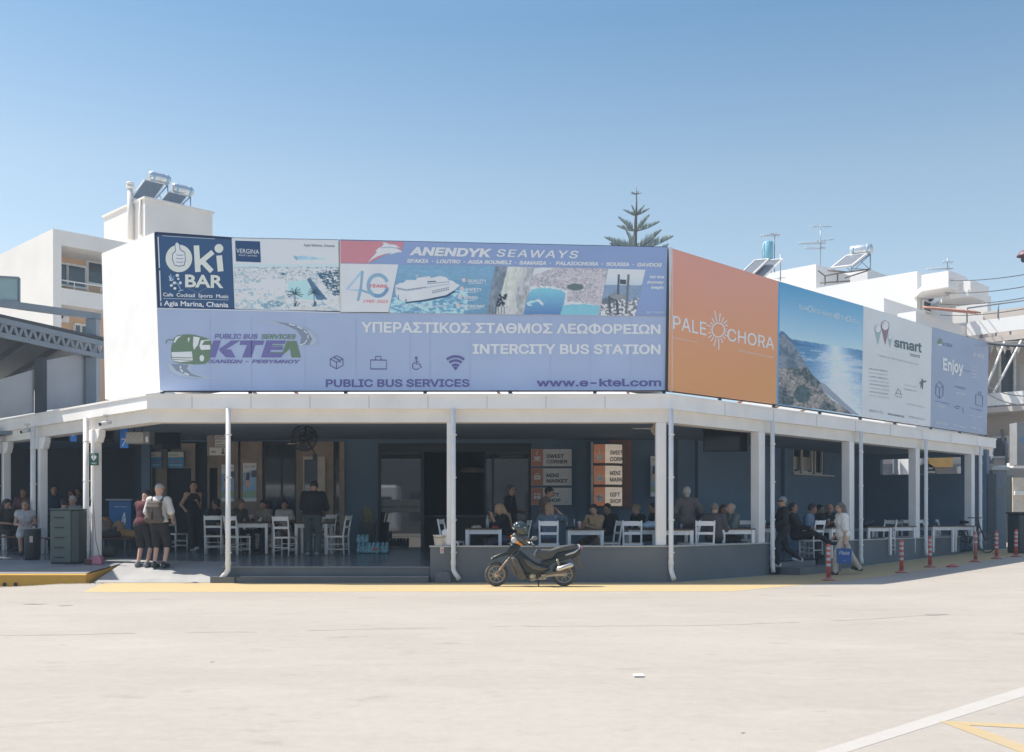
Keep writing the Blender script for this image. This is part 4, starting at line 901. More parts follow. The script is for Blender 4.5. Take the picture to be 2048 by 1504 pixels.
# --- last bus company board
quadN = [(1864.5, 654.5), (1977.5, 686), (1973.5, 869.5), (1861.5, 853)]
b, A = billboard('lilac blue billboard at the far end with the white word Enjoy', R_, quadN, (128, 144, 171))
A.text('Enjoy', (1885.5, 739), (1926, 747), 32, WK, .055, hr=30)
A.text('the travel', (1927, 742), (1940, 744), 4.5, PURd, 0); A.text('IN CRETE', (1945, 712), (1967.5, 717), 9, WK, .03); A.text('Public bus services', (1941, 692), (1968, 699), 4, WK, 0)
for k in range(4): A.text('services', (1944, 734 + k * 7), (1953, 736 + k * 7), 3.6, WK, .02)
A.poly([(1874, 686), (1878, 676), (1884, 679), (1884, 690), (1876, 690)], GRN); A.poly([(1876, 688), (1883, 688), (1883, 691), (1876, 691)], LG, .006); A.text('KTEΛ', (1885, 691), (1904, 695), 9, PUR, .03, .2)
A.line([(1879, 763), (1886, 772), (1885.5, 791), (1878.5, 797), (1871, 789), (1872, 770)], 1.6, PURd, closed=True); A.line([(1872, 771), (1879, 777), (1886, 772)], 1.4, PURd, .0065); A.line([(1879, 777), (1878.5, 797)], 1.4, PURd, .0066)
A.line([(1951, 789), (1965, 792.5), (1964.5, 813), (1951, 809)], 1.6, PURd, closed=True); A.line([(1956, 789), (1957, 783.5), (1961, 784.5), (1961, 791)], 1.4, PURd, .0065)
for r_ in (4, 8): A.ring((1914.5, 821), r_, 1.8, PURd, 45, 135, 1.1)
A.line([(1926, 815), (1925.5, 822), (1927, 826)], 1.2, PURd)
A.text('BUSINESS', (1910.5, 775), (1931, 779.5), 5.5, PUR, .01); A.text('SERVICES', (1911, 788), (1930, 791), 6, WK, .02); A.text('parcel delivery', (1870.5, 803), (1898, 809), 4, PUR, 0); A.text('courier', (1870.5, 812.5), (1889, 816), 5, WK, .02)
A.text('left luggage', (1941, 817), (1964, 822), 4, PUR, 0); A.text('storage rooms', (1937, 832), (1964, 836), 4, WK, .02)
A.text('28210 93052', (1870.5, 847), (1895, 851), 7, WK, .03); A.text('www.e-ktel.com', (1906, 851), (1931, 857), 5.5, WK, .02); A.text('info@e-ktel.gr', (1942, 856.5), (1964, 862.5), 5.5, WK, .02)
A.build('lettering', b)
# --- white closing wall at the left end of the boards, steel posts, brackets and struts
L_ = Plane(F_.pt(315.5, 615), N45)
q = [F_.pt(309, 465) , F_.pt(321, 781)]; c0 = V(q[0][0] * .5 + q[1][0] * .5, 21.25, 0)
LP = Plane(c0, N45); far = LP.uz(206, 650)[0]
cw = thing('billboard_side_wall', 'tall white rendered wall closing the left end of the billboards', 'wall', c0 + V(0, 0, 3.8))
top = lambda px, py: V(px)  # noqa
zt0, zb0 = F_.pt(309, 465)[2], F_.pt(321, 781)[2] - .02; zt1, zb1 = LP.uz(203, 508)[1], LP.uz(208, 798)[1]
e1 = c0 + N45 * far
MB().prism([V(q[0][0] - .01, 21.25, zt0), V(q[1][0] - .01, 21.25, zb0), e1 + V(.05, 0, zb1), e1 + V(-.03, 0, zt1)], V(.10, .12, 0)).build('panel', white, cw)
ps = thing('billboard_support', 'dark steel posts and struts carrying the roof billboards', 'frame', (0, 21.4, 3.7))
pf = Plane(V(0, 21.34, 0), V(1, 0, 0)); pr = Plane(V(3.27 - .06, 21.25 + .06, 0), D45)
def post(p): MB().box((p[0] - .035, p[1], 3.6), (p[0] + .035, p[1] + .07, 6.2)).build('post', steel, ps)
for px in (324, 500, 691, 850, 1020, 1190, 1328): post(pf.pt(px, 782))
for px in (1440, 1548, 1640, 1721, 1790, 1862, 1920, 1971): post(pr.pt(px, 800))
for px in (475, 560, 975, 1000, 1240): p = pf.pt(px, 785); MB().tube([p + V(0, 0, .3), p + V(.5, 1.2, -.25)], .03, 6).build('strut', mat('rusty_strut', (.2, .11, .06), .8, var=.3), ps)
for px in (1500, 1590, 1655, 1900): p = pr.pt(px, 820); MB().tube([p + V(0, 0, .3), p + V(-.9, .8, -.2)], .03, 6).build('strut', mat('rusty_strut', (.2, .11, .06)), ps)
hd = MB(); pc = F_.pt(1339.5, 496, -.02); hd.box((pc[0] - .02, 21.2, 3.85), (pc[0] + .05, 21.27, pc[2])); hd.build('corner_trim', mat('corner_trim', (.7, .7, .72), .5), ps)
# ------------------------------------------------------------------ left: steel bus canopy, apartment block, water heaters
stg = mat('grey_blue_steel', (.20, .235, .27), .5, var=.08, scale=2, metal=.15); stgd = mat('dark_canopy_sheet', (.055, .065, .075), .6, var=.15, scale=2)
galv = mat('galvanised_sheet', (.34, .36, .38), .45, var=.08, scale=1.5, metal=.2)
def on(px, P, d):
    """point at photo column px on the vertical plane through P along d"""
    k = (px - CX) / FPX; u = (k * P[1] - P[0]) / (d[0] - k * d[1]); return V(P[0] + d[0] * u, P[1] + d[1] * u, 0)
def zat(py, Y): return EYE + (CY - py) / FPX * Y
SP = V(XY(186, 26.2), 26.2, 0)                                              # the canopy's right-hand post
sc_ = thing('steel_canopy', 'grey blue steel bus canopy with a zigzag truss and metal wall sheets', 'canopy', (SP[0], SP[1], 3.2))
def sp(px, py): p = on(px, SP, D45); return V(p[0], p[1], zat(py, p[1]))
def two(px0, py0, px1, py1, off=0): a, b = sp(px0, py0), sp(px1, py1); n = V(.70710678, -.70710678, 0) * off; return a + n, b + n
MB().bar(*two(-120, 590, 200, 634), .14, .16).build('top_beam', stg, sc_)
a = sp(186, 640); MB().box((a[0] - .13, a[1] - .13, 3.7), (a[0] + .13, a[1] + .13, a[2])).build('post', stg, sc_)
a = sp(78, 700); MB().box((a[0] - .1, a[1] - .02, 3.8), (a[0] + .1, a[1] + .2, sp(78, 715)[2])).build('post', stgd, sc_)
a, b = two(-120, 616, 206, 690, .14); MB().bar(a, b, .09, .13).build('truss_chord', stg, sc_)
a2, b2 = two(-120, 646, 206, 716, .14); MB().bar(a2, b2, .09, .11).build('truss_chord', stg, sc_)
tz = MB(); n_ = 17
for i in range(n_):
    p = [a + (b - a) * (i / n_), a2 + (b2 - a2) * ((i + .5) / n_), a + (b - a) * ((i + 1) / n_)]
    tz.bar(p[0], p[1], .05, .06); tz.bar(p[1], p[2], .05, .06)
tz.build('truss_web', stg, sc_)
rf = MB(); e = V(-.70710678, .70710678, 0)
q0, q1 = two(-170, 600, 206, 683, .2)
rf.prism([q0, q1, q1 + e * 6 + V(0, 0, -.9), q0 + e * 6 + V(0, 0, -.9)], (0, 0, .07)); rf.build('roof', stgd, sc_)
MB().prism([V(-18, 21.85, 5.6), V(-11.15, 21.85, 5.6), V(-12.3, 24.5, 5.6), V(-18, 24.5, 5.6)], (0, 0, .07)).build('roof', stgd, sc_)  # unseen further stretch of the canopy, added to shade the left platform
for k in range(5):
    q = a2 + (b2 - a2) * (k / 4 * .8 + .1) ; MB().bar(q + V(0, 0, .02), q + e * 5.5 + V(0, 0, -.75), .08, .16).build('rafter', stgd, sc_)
def sheetw(x0, y0a, y0b, x1, y1a, y1b, off, name='wall_sheet', m=galv):
    p = [sp(x0, y0a), sp(x1, y1a), sp(x1, y1b), sp(x0, y0b)]; n = V(.70710678, -.70710678, 0) * off; return MB().prism([q + n for q in p], -V(.70710678, -.70710678, 0) * .06).build(name, m, sc_)
sheetw(84, 722, 822, 177, 704, 808, -.1); sheetw(-140, 800, 860, 72, 738, 825, -.12)
gp = thing('glass_screen', 'greenish glass panel fixed above the beam of the grey steel canopy', 'panel', sp(18, 606)); p = [sp(-30, 552), sp(38, 556), sp(38, 604), sp(-30, 601)]
MB().prism(p, V(-.03, .03, 0)).build('pane', glass('green_glass', (.30, .42, .42), .25, .1), gp)
fm = MB()
for i in range(4): fm.bar(p[i], p[(i + 1) % 4], .05, .05)
fm.build('frame', stg, gp)
# ---- apartment block behind
crm = mat('apartment_white', (.74, .70, .65), .8, var=.05, scale=.5, bump=.1, dirt=.12, dirtcol=(.55, .48, .4)); och = mat('apartment_ochre', (.66, .44, .28), .8, var=.06, scale=.6); dgl = glass('apartment_glass', (.05, .065, .085), 0, .08)
wfr = mat('white_frame', (.74, .73, .72), .5)
B0 = V(XY(106, 44), 44, 0)
ab = thing('apartment_building', 'cream apartment block on the left with recessed ochre balconies', 'building', (B0[0], B0[1], 0))
def bl(px, py, off=0): p = on(px, B0, D45) ; return V(p[0], p[1], zat(py, p[1])) + V(.70710678, -.70710678, 0) * off   # right-hand face
def bL(px, py): p = on(px, B0, N45); return V(p[0], p[1], zat(py, p[1]))
ztop = zat(457, 44); eA = bl(330, 500); eB = bL(-150, 500)
w_ = MB(); dR = V(-.70710678, .70710678, 0)
ci_ = B0 * V(1, 1, 0) + D45 * .352; XI = CX + FPX * ci_[0] / ci_[1]
def slabR(x0, x1, z0, z1, d0, d1):
    x0 = max(x0, XI)
    p, q = bl(x0, 0) * V(1, 1, 0), bl(x1, 0) * V(1, 1, 0); return [p + dR * d0 + V(0, 0, z0), q + dR * d0 + V(0, 0, z0), q + dR * d0 + V(0, 0, z1), p + dR * d0 + V(0, 0, z1)], dR * (d1 - d0)
p_ = bL(-150, 0) * V(1, 1, 0); c0 = B0 * V(1, 1, 0)
fin = D45 * 1.75                                                           # left side wall, as thick as the balconies are deep
w_.prism([c0 + V(0, 0, 0), p_ + V(0, 0, 0), p_ + V(0, 0, ztop), c0 + V(0, 0, ztop)], D45 * .35)
w_.prism(slabR(106, 330, zat(487, 44), ztop, 0, 8)[0], slabR(106, 330, 0, 0, 0, 8)[1])
w_.build('wall', crm, ab)
zbt, zbb = zat(573, 44), zat(606, 44)
MB().prism(slabR(106, 330, zbb, zbt, 0, .15)[0], dR * .15).prism(slabR(106, 330, zbb, zbb + .2, .151, 2.0)[0], dR * 1.85).build('balcony', crm, ab)
MB().prism(slabR(106, 330, 0, zat(487, 44), 2.0, 2.3)[0], dR * .3).build('recessed_wall', och, ab)
R3 = Plane(c0 + dR * 2.0, D45)
def winR(x0, y0, x1, y1, name='window', plane=R3, cols=2):
    m = MB(); q = [plane.pt(x0, y0, .03), plane.pt(x1, y0, .03), plane.pt(x1, y1, .03), plane.pt(x0, y1, .03)]
    zt, zb = q[0][2], q[3][2]; q[1][2] = zt; q[2][2] = zb
    for i in range(4): m.bar(q[i], q[(i + 1) % 4], .09, .09)
    for k in range(1, cols): a = q[0] + (q[1] - q[0]) * (k / cols); m.bar(a, a * V(1, 1, 0) + V(0, 0, zb), .08, .07)
    f = m.build(name, wfr, ab); MB().prism([p - plane.n * .02 for p in q], -plane.n * .01).build('pane', dgl, f)
winR(96, 522, 172, 566); winR(174, 522, 240, 566); winR(148, 648, 175, 682)
rl = MB()
a, b = slabR(108, 330, zbt + .35, zbt + .35, .1, .1)[0][:2]; rl.tube([a, b], .03, 6)
for k in range(9): p = a + (b - a) * k / 8; rl.tube([p, p - V(0, 0, .36)], .02, 6)
rl.build('railing', wfr, ab)
q = R3.pt(112, 632, .25); au = thing('air_conditioner', 'white air conditioner under the balcony of the cream apartment block', 'air conditioner', q)
MB().obox(q, (.42, .16, .3), (D45, N45, V(0, 0, 1))).build('case', wfr, au, .02); MB().lathe([(0, 0), (.2, 0), (.22, .02), (.2, .03)], q - N45 * .17 - D45 * .06, -N45, 18).build('grille', steel, au)
q = R3.pt(172, 619, 1.2); MB().lathe([(0, 0), (.16, -.02), (.18, -.1), (0, -.14)], q, n=14).build('ceiling_lamp', wfr, ab)
# stair block on its roof
K0 = V(XY(290, 48), 48, 0); kz = zat(397, 48); kr = on(425, K0, D45); kl = on(208, K0, N45)
sbk = MB(); sbk.prism([K0, kr, kr, K0][:1] + [kr] + [kr + N45 * np.linalg.norm(kl - K0)] + [kl], V(0, 0, kz)); sbk.build('stair_block', crm, ab)
MB().prism([K0 + V(0, 0, kz) + V(0, -.1, 0), kr + V(0, 0, kz) + V(.1, 0, 0), kr + N45 * np.linalg.norm(kl - K0) + V(0, .1, kz), kl + V(-.1, 0, kz)], (0, 0, .09)).build('coping', crm, ab)
ch = on(267, K0, N45) - D45 * .15; MB().tube([ch + V(0, 0, zat(480, ch[1])), ch + V(0, 0, zat(376, ch[1]))], .13, 12).lathe([(.13, 0), (.2, .05), (.2, .1), (.12, .16), (.2, .2), (.16, .3), (0, .36)], ch + V(0, 0, zat(378, ch[1])), n=14).build('chimney', crm, ab)
pp = on(283, K0, N45) - D45 * .06; MB().tube([pp + V(0, 0, zat(470, pp[1])), pp + V(0, 0, kz)], .05, 8).build('drain_pipe', crm, ab)
# ---- solar water heaters: tank on a stand with its tilted collector
tankm = mat('heater_tank', (.62, .64, .66), .25, metal=.6, var=.06); tankb = mat('heater_tank_end', (.30, .48, .62), .4); coll = mat('collector_panel', (.22, .24, .27), .25, var=.1, metal=.2); standm = mat('heater_stand', (.30, .40, .50), .5, metal=.3)
def heater(label, c, axis, slope, L=1.5, r=.33, h=1.6, drop=1.9, npan=1, tank=True):
    """c: foot centre on the roof; axis: along the tank; slope: direction in which the collector runs down"""
    c, ax_, s_ = V(c), V(axis), V(slope); t = thing('solar_water_heater', label, 'water heater', c, 'solar water heaters on the roofs')
    top = c + V(0, 0, h)
    if tank:
        m = MB(); m.lathe([(0, -L / 2), (r * .75, -L / 2), (r, -L / 2 + .1), (r, L / 2 - .1), (r * .75, L / 2), (0, L / 2)], top, ax_, 22); m.build('tank', tankm, t)
        m = MB()
        for k in (-.32, .32): m.lathe([(r * 1.003, -.05), (r * 1.03, -.05), (r * 1.03, .05), (r * 1.003, .05)], top + ax_ * L * k, ax_, 22)
        m.build('strap', tankb, t)
    m = MB()
    for k in (-.42, .42):
        a = top + ax_ * L * k - V(0, 0, r * .9); b = c + ax_ * L * k + s_ * drop
        m.tube([a, c + ax_ * L * k], .03, 6); m.tube([a, b], .03, 6); m.tube([c + ax_ * L * k, b], .025, 6); m.tube([a * .5 + b * .5, c + ax_ * L * k], .02, 6)
    m.tube([c - ax_ * L * .42, c + ax_ * L * .42 + V(0, 0, h - r)], .02, 6); m.build('stand', standm, t)
    u = (c + s_ * drop + V(0, 0, .12)) - (top + s_ * .25 - V(0, 0, r)); u0 = top + s_ * .25 - V(0, 0, r); nrm = np.cross(ax_, u); nrm /= np.linalg.norm(nrm)
    for k in range(npan):
        w0 = L / npan; o = ax_ * (-L / 2 + (k + .5) * w0); m = MB(); m.obox(u0 + u / 2 + o, (w0 * .46, np.linalg.norm(u) / 2, .04), (ax_, u / np.linalg.norm(u), nrm)); pn = m.build('collector', coll, t)
        f = MB()
        for s2 in (-1, 1): f.obox(u0 + u / 2 + o + ax_ * s2 * w0 * .46, (.03, np.linalg.norm(u) / 2 + .03, .055), (ax_, u / np.linalg.norm(u), nrm)); f.obox(u0 + u * (.5 + .5 * s2) + o, (w0 * .46, .03, .055), (ax_, u / np.linalg.norm(u), nrm))
        f.build('collector_frame', wfr, pn)
    return t
hc = on(318, K0 + N45 * 1.2, D45); heater('taller silver water heater nearest the chimney on the left stair block', V(hc[0], hc[1], kz + .09), D45, V(-.6, -.8, 0), 1.05, .25, 1.4, .95)
hc = on(364, K0 + N45 * 1.2, D45); heater('lower silver water heater near the right edge of the left stair block', V(hc[0], hc[1], kz + .09), D45, V(-.6, -.8, 0), 1.05, .25, 1.1, .8)
# ------------------------------------------------------------------ right: white houses, heaters, aerials, pine, wires
wht = mat('house_white', (.80, .785, .765), .8, var=.03, scale=.4, bump=.06, dirt=.10, dirtcol=(.6, .56, .5))
C0 = V(XY(1834, 44), 44, 0)                                                # front corner of the big white house
hb = thing('white_house', 'white apartment house behind the right billboards with a curved corner balcony', 'building', (C0[0], C0[1], 0))
def hl(px, py, P=None): p = on(px, C0 if P is None else P, N45); return V(p[0], p[1], zat(py, p[1]))
def hr(px, py, P=None): p = on(px, C0 if P is None else P, D45); return V(p[0], p[1], zat(py, p[1]))
def pris(P, xl, xr, ytop, name, z0=0, m=wht, parent=hb):
    """block with its near corner at P, left face back to column xl, right face back to column xr"""
    z1 = zat(ytop, P[1]); L, Rr = on(xl, P, N45) if xl is not None else None, on(xr, P, D45); L = L * V(1, 1, 0); Rr = Rr * V(1, 1, 0); c = P * V(1, 1, 0); d = L - c
    return MB().prism([c + V(0, 0, z0), Rr + V(0, 0, z0), Rr + d + V(0, 0, z0), L + V(0, 0, z0)], V(0, 0, z1 - z0)).build(name, m, parent)
pris(C0, 1560, 1905, 542, 'wall')
C1 = V(XY(1632, 50), 50, 0); pris(C1, 1480, 1700, 528, 'roof_block')
C2 = V(XY(1735, 52), 52, 0); pris(C2, 1655, 1790, 537, 'roof_block')
C3 = V(XY(1768, 40), 40, 0); pris(C3, 1700, 1850, 596, 'lower_block'); C4 = V(XY(1832, 38), 38, 0); pris(C4, 1795, 1990, 622, 'lower_block')
# corner balconies of the house
def balc(P, xl, xr, yt, yb, out, name='balcony', rail=True):
    P = V(P); z1, z0 = zat(yt, P[1]), zat(yb, P[1]); L, Rr = on(xl, P, N45) * V(1, 1, 0), on(xr, P, D45) * V(1, 1, 0); c = P * V(1, 1, 0)
    m = MB(); m.prism([c + V(0, 0, z0), Rr + V(0, 0, z0), Rr + N45 * 2.4 + V(0, 0, z0), c + N45 * np.linalg.norm(L - c) + V(0, 0, z0)], (0, 0, .2))
    m.prism([c + V(0, 0, z0 + .19), L + V(0, 0, z0 + .19), L + V(0, 0, z1), c + V(0, 0, z1)], D45 * .14); m.prism([c + D45 * .141 + V(0, 0, z0 + .19), Rr + V(0, 0, z0 + .19), Rr + V(0, 0, z1 - .3), c + D45 * .141 + V(0, 0, z1 - .3)], N45 * .14)
    return m.build(name, wht, hb)
Bq = V(XY(1897, 42), 42, 0); balc(Bq, 1843, 1932, 541, 574, 1)
Bq2 = V(XY(1941, 42.5), 42.5, 0); balc(Bq2, 1900, 1975, 560, 592, 1)
for P, x1 in ((Bq, 1930), (Bq2, 1973)):
    rb = MB()
    for k in range(7):
        p = on(np.interp(k, [0, 6], [(P[0] / P[1]) * FPX + CX + 2, x1]), P, D45); z = zat(541 if P is Bq else 560, P[1]); rb.box((p[0] - .07, p[1] - .05, z - .32), (p[0] + .07, p[1] + .05, z))
    rb.build('balustrade', wht, hb)
pris(V(XY(1975, 46), 46, 0), 1850, 1982, 590, 'rear_block')
RF = Plane(C0 + V(.02, -.02, 0), D45); dkw = mat('dark_opening', (.06, .055, .075), .5)
def hwin(x0, y0, x1, y1, pl=RF, name='window', par=hb, m=dkw):
    q = [pl.pt(x0, y0, .03), pl.pt(x1, y0, .03), pl.pt(x1, y1, .03), pl.pt(x0, y1, .03)]; q[1][2] = q[0][2]; q[2][2] = q[3][2]; f = MB()
    for i in range(4): f.bar(q[i], q[(i + 1) % 4], .1, .08)
    o = f.build(name, wht if par is hb else wfr, par); MB().prism([p - pl.n * .02 for p in q], -pl.n * .01).build('pane', m, o)
hwin(1844, 600, 1861, 621); hwin(1903, 610, 1908, 617)
q = RF.pt(1855, 595, .12); MB().lathe([(0, 0), (.1, .02), (.13, .12), (.05, .2), (0, .2)], q, (0, -.5, -1), 10).build('wall_lamp', steel, hb)
RL = Plane(C4 + V(.02, -.02, 0), D45); tc_ = mat('terracotta_tile', (.42, .22, .16), .8, var=.25, scale=6)
e = MB(); a, b = RL.pt(1845, 624, .3), RL.pt(1946, 632, .3); e.prism([a + V(0, 0, .05), b + V(0, 0, 0), b + N45 * .3 + V(0, 0, .12), a + N45 * .3 + V(0, 0, .17)], (0, 0, .02))
for k in range(22): p = a + (b - a) * k / 21; e.tube([p + V(0, 0, .08), p + N45 * .3 + V(0, 0, .2)], .035, 6)
e.build('tiled_eave', tc_, hb)
# aerials
alm = mat('aerial_metal', (.32, .33, .36), .4, metal=.5, var=.1)
def aerial(label, px, Y, y0, y1, booms, parent=None):
    """mast between photo rows, each boom (row, half length m, elements, heading deg, one-sided)"""
    x = XY(px, Y); t = thing('television_aerial', label, 'aerial', (x, Y, zat(y0, Y)), 'television aerials'); MB().tube([(x, Y, zat(y0, Y)), (x, Y, zat(y1, Y))], .022, 8).build('mast', alm, t)
    for row, L, ne, hd, side in booms:
        d = V(math.cos(math.radians(hd)), math.sin(math.radians(hd)), .04); o = V(x, Y, zat(row, Y)); m = MB(); a, b = (o - d * L, o + d * .25) if side < 0 else ((o - d * .25, o + d * L) if side > 0 else (o - d * L, o + d * L))
        m.tube([a, b], .012, 6); n = V(-d[1], d[0], 0)
        for k in range(ne):
            p = a + (b - a) * (k + .5) / ne; l = .16 + .10 * (k / max(1, ne - 1) if side < 0 else 1 - k / max(1, ne - 1)); m.tube([p - n * l, p + n * l], .008, 5); m.tube([p - V(0, 0, .07), p + V(0, 0, .07)], .011, 5)
        m.build('boom', alm, t)
    return t
aerial('tall lattice aerial mast with four booms above the white roof block', 1641, 49, 532, 450, ((453, .55, 2, 10, 0), (486, 1.05, 12, 5, -1), (496, .75, 8, 5, -1), (482, .6, 3, -20, 1)))
aerial('thin aerial rising behind the blue water tank', 1549, 47, 545, 470, ((470, .65, 7, 0, -1), (468, .3, 3, 40, 0)))
aerial('small aerial on the roof above the curved balcony', 1895, 45, 541, 515, ((537, .9, 9, 0, -1), (524, .25, 3, 0, -1)))
aerial('bare thin rod aerial at the top edge of the orange board', 1561, 44, 562, 508, ((556, .2, 1, 0, 1),))
# blue tank and heaters
hc = V(XY(1536, 47), 47, zat(545, 47)); t = thing('blue_water_tank', 'tall sky blue water tank on a stand with two collectors', 'water tank', hc)
MB().lathe([(0, 0), (.21, 0), (.225, .04), (.225, .80), (.19, .84), (0, .86)], hc + V(0, 0, zat(521, 47) - hc[2]), n=22).build('tank', mat('tank_blue', (.22, .47, .58), .35, var=.08), t)
m = MB()
for a in range(4): p = hc + V(.19 * math.cos(a * 1.57 + .5), .19 * math.sin(a * 1.57 + .5), 0); m.tube([p, p + V(0, 0, .56)], .025, 6)
m.tube([hc + V(-.22, -.1, .3), hc + V(-.29, -.1, .9), hc + V(-.2, -.1, 1.3)], .02, 6); m.build('stand', standm, t)
for k in range(2):
    o = hc + V(-.15 + k * .62 - .35, -.3, .35); u = V(-.75, -.1, -.72) * .78; x_ = V(.80, -.35, 0); x_ /= np.linalg.norm(x_); n = np.cross(x_, u); n /= np.linalg.norm(n); u1 = u / np.linalg.norm(u)
    pn = MB().obox(o + u * .5, (.29, np.linalg.norm(u) * .75, .04), (x_, u1, n)).build('collector', coll, t); f = MB()
    for s_ in (-1, 1): f.obox(o + u * .5 + x_ * .3 * s_, (.025, np.linalg.norm(u) * .77, .055), (x_, u1, n)); f.obox(o + u * .5 + u1 * s_ * np.linalg.norm(u) * .75, (.29, .025, .055), (x_, u1, n))
    f.build('collector_frame', wfr, pn)
heater('large silver water heater with a long collector on the white roof block at right', V(XY(1722, 51), 51, zat(542, 51)), V(.86, -.5, 0), V(-.95, -.3, 0), 1.05, .26, 1.02, 1.1)
# roof clutter
rc = thing('roof_frame', 'rusty steel frame left on the white roof beside the tall aerial', 'frame', (XY(1680, 49.5), 49.5, zat(560, 49.5))); m = MB(); pr_ = lambda px, py: V(XY(px, 49.5), 49.5, zat(py, 49.5))
for s_ in ([(1636, 541), (1650, 552), (1675, 547), (1740, 538)], [(1650, 552), (1650, 570)], [(1675, 547), (1675, 566)], [(1640, 566), (1700, 562)], [(1690, 556), (1736, 541)], [(1655, 541), (1690, 544)]): m.tube([pr_(*q) for q in s_], .035, 6)
m.build('bars', mat('rusty_iron', (.16, .12, .1), .7, var=.3), rc)
# ---- far right house with balconies, awning poles and cables
D0 = V(XY(2200, 33), 33, 0)
fh = thing('balcony_house', 'beige house at the far right edge with white balconies and bare awning poles', 'building', (XY(2010, 40), 40, 0))
bei = mat('beige_render', (.55, .49, .44), .85, var=.1, scale=.6, dirt=.35, dirtcol=(.35, .28, .22))
Q0 = V(XY(1966, 42), 42, 0)                                                  # left far end of its face, which comes nearer to the right
def fq(px, py, off=0): p = on(px, Q0, V(.70710678, -.70710678, 0)); return V(p[0], p[1], zat(py, p[1])) + V(-.70710678, -.70710678, 0) * off
dF = V(.70710678, -.70710678, 0); nF = V(-.70710678, -.70710678, 0)
end = fq(2300, 800); c = Q0 * V(1, 1, 0); e_ = end * V(1, 1, 0)
MB().prism([c, e_, e_ + V(0, 0, 9.5), c + V(0, 0, 9.5)], -nF * 6).build('wall', bei, fh)
for yt, yb, ys in ((655, 682, 699), (797, 821, 834)):
    p, q = fq(1964, yt, 1.6), fq(2260, yt, 1.6); zt, zb, zs = zat(yt, 42) , zat(yb, 42), zat(ys, 42)
    P2, Q2 = c + nF * 1.6, e_ + nF * 1.6
    m = MB().prism([P2 + V(0, 0, zb), Q2 + V(0, 0, zb), Q2 + V(0, 0, zt), P2 + V(0, 0, zt)], -nF * .1); bal = m.build('balcony', wht, fh)
    MB().prism([P2 + V(0, 0, zs), Q2 + V(0, 0, zs), Q2 - nF * 1.62 + V(0, 0, zs), P2 - nF * 1.62 + V(0, 0, zs)], (0, 0, .2)).build('slab', bei, bal); r_ = MB()
    for k in range(12): s_ = P2 + (Q2 - P2) * k / 11; r_.bar(s_ + V(0, 0, zs + .2) - nF * .05, s_ + V(0, 0, zb) - nF * .05, .05, .05)
    if yt < 700: r_.tube([P2 + V(0, 0, zt + .55), Q2 + V(0, 0, zt + .55)], .035, 6); [r_.tube([P2 + (Q2 - P2) * k / 5 + V(0, 0, zt), P2 + (Q2 - P2) * k / 5 + V(0, 0, zt + .55)], .03, 6) for k in range(6)]
    r_.build('railing', stg, bal)
for x0, x1 in ((1995, 1978), (2040, 2012), (2072, 2030)): MB().tube([fq(x0, 690, 1.55), fq(x1, 800, 2.3)], .045, 8).build('awning_pole', wfr, fh)
aw = MB(); a, b = fq(1980, 676, 1.5), fq(2100, 676, 1.5); aw.tube([a + V(0, 0, -.35), b + V(0, 0, -.35)], .09, 10)
for k in range(9): p = a + (b - a) * k / 9 + V(0, 0, -.4); aw.prism([p, p + (b - a) / 9, p + (b - a) / 18 + V(0, 0, -.4)], nF * .03)
aw.build('awning_roll', mat('awning_cloth', (.36, .33, .30), .8, var=.2), fh)
pF = Plane(c, dF)
for r_ in ((1985, 875, 2016, 915), (2021, 880, 2040, 915), (2000, 700, 2030, 790)): hwin(*r_, pl=pF, par=fh, m=dgl)
MB().prism([fq(2040, 730, .02), fq(2070, 730, .02), fq(2070, 800, .02), fq(2040, 800, .02)], nF * .02).build('door', mat('pale_door', (.6, .55, .5)), fh)
MB().tube([fq(2009, 860, .3), fq(2012, 880, .3), fq(2018, 888, .3), fq(2019, 930, .3)], .06, 8).build('drain_pipe', stg, fh)
# cables
cbm = mat('cable_black', (.06, .065, .075), .6)
def cable(label, a, b, sag, r): 
    a, b = V(a), V(b); P = [a + (b - a) * t - V(0, 0, sag * 4 * t * (1 - t)) for t in np.linspace(0, 1, 22)]; o = MB().tube(P, r, 6).build('overhead_cable', cbm, loc=a); tag(o, label, 'cable', 'overhead cables')
for y0, y1, lb in ((552, 538, 'topmost thin cable crossing the sky above the right balconies'), (577, 562, 'second thin cable crossing the sky above the right balconies'), (600, 584, 'third thin cable crossing the sky above the right balconies'), (622, 606, 'lowest of the thin cables crossing the sky at the right')):
    cable(lb, atY(1880, y0 + 8, 44), atY(2120, y1 - 3, 30), .15, .016)
cable('thick black cable bundle leaving the far end of the billboards', atY(1935, 677, 34), atY(2110, 688, 30), .12, .05)
cable('upper of the two slack cables in front of the beige house', atY(1960, 765, 38), atY(2110, 782, 33), .3, .02); cable('lower of the two slack cables in front of the beige house', atY(1962, 778, 38), atY(2110, 800, 33), .35, .02)
# lamp head reaching in from the right
lp = thing('street_lamp', 'dark street lamp whose head just reaches into the right edge of the picture', 'street lamp', (XY(2110, 27), 27, .3)); px_ = XY(2110, 27)
MB().tube([(px_, 27, .3), (px_, 27, 8.0), (px_ - .2, 27, 8.2), (XY(2062, 27), 27, zat(508, 27))], .06, 10).build('pole', stgd, lp)
q = V(XY(2050, 27), 27, zat(513, 27)); MB().lathe([(0, .16), (.1, .15), (.2, .03), (.2, 0), (.1, -.02)], q, n=16).build('shade', mat('lamp_maroon', (.16, .08, .10), .5), lp); MB().lathe([(.1, -.021), (.1, -.10), (.07, -.14), (0, -.14)], q, n=14).build('bulb_housing', stgd, lp)
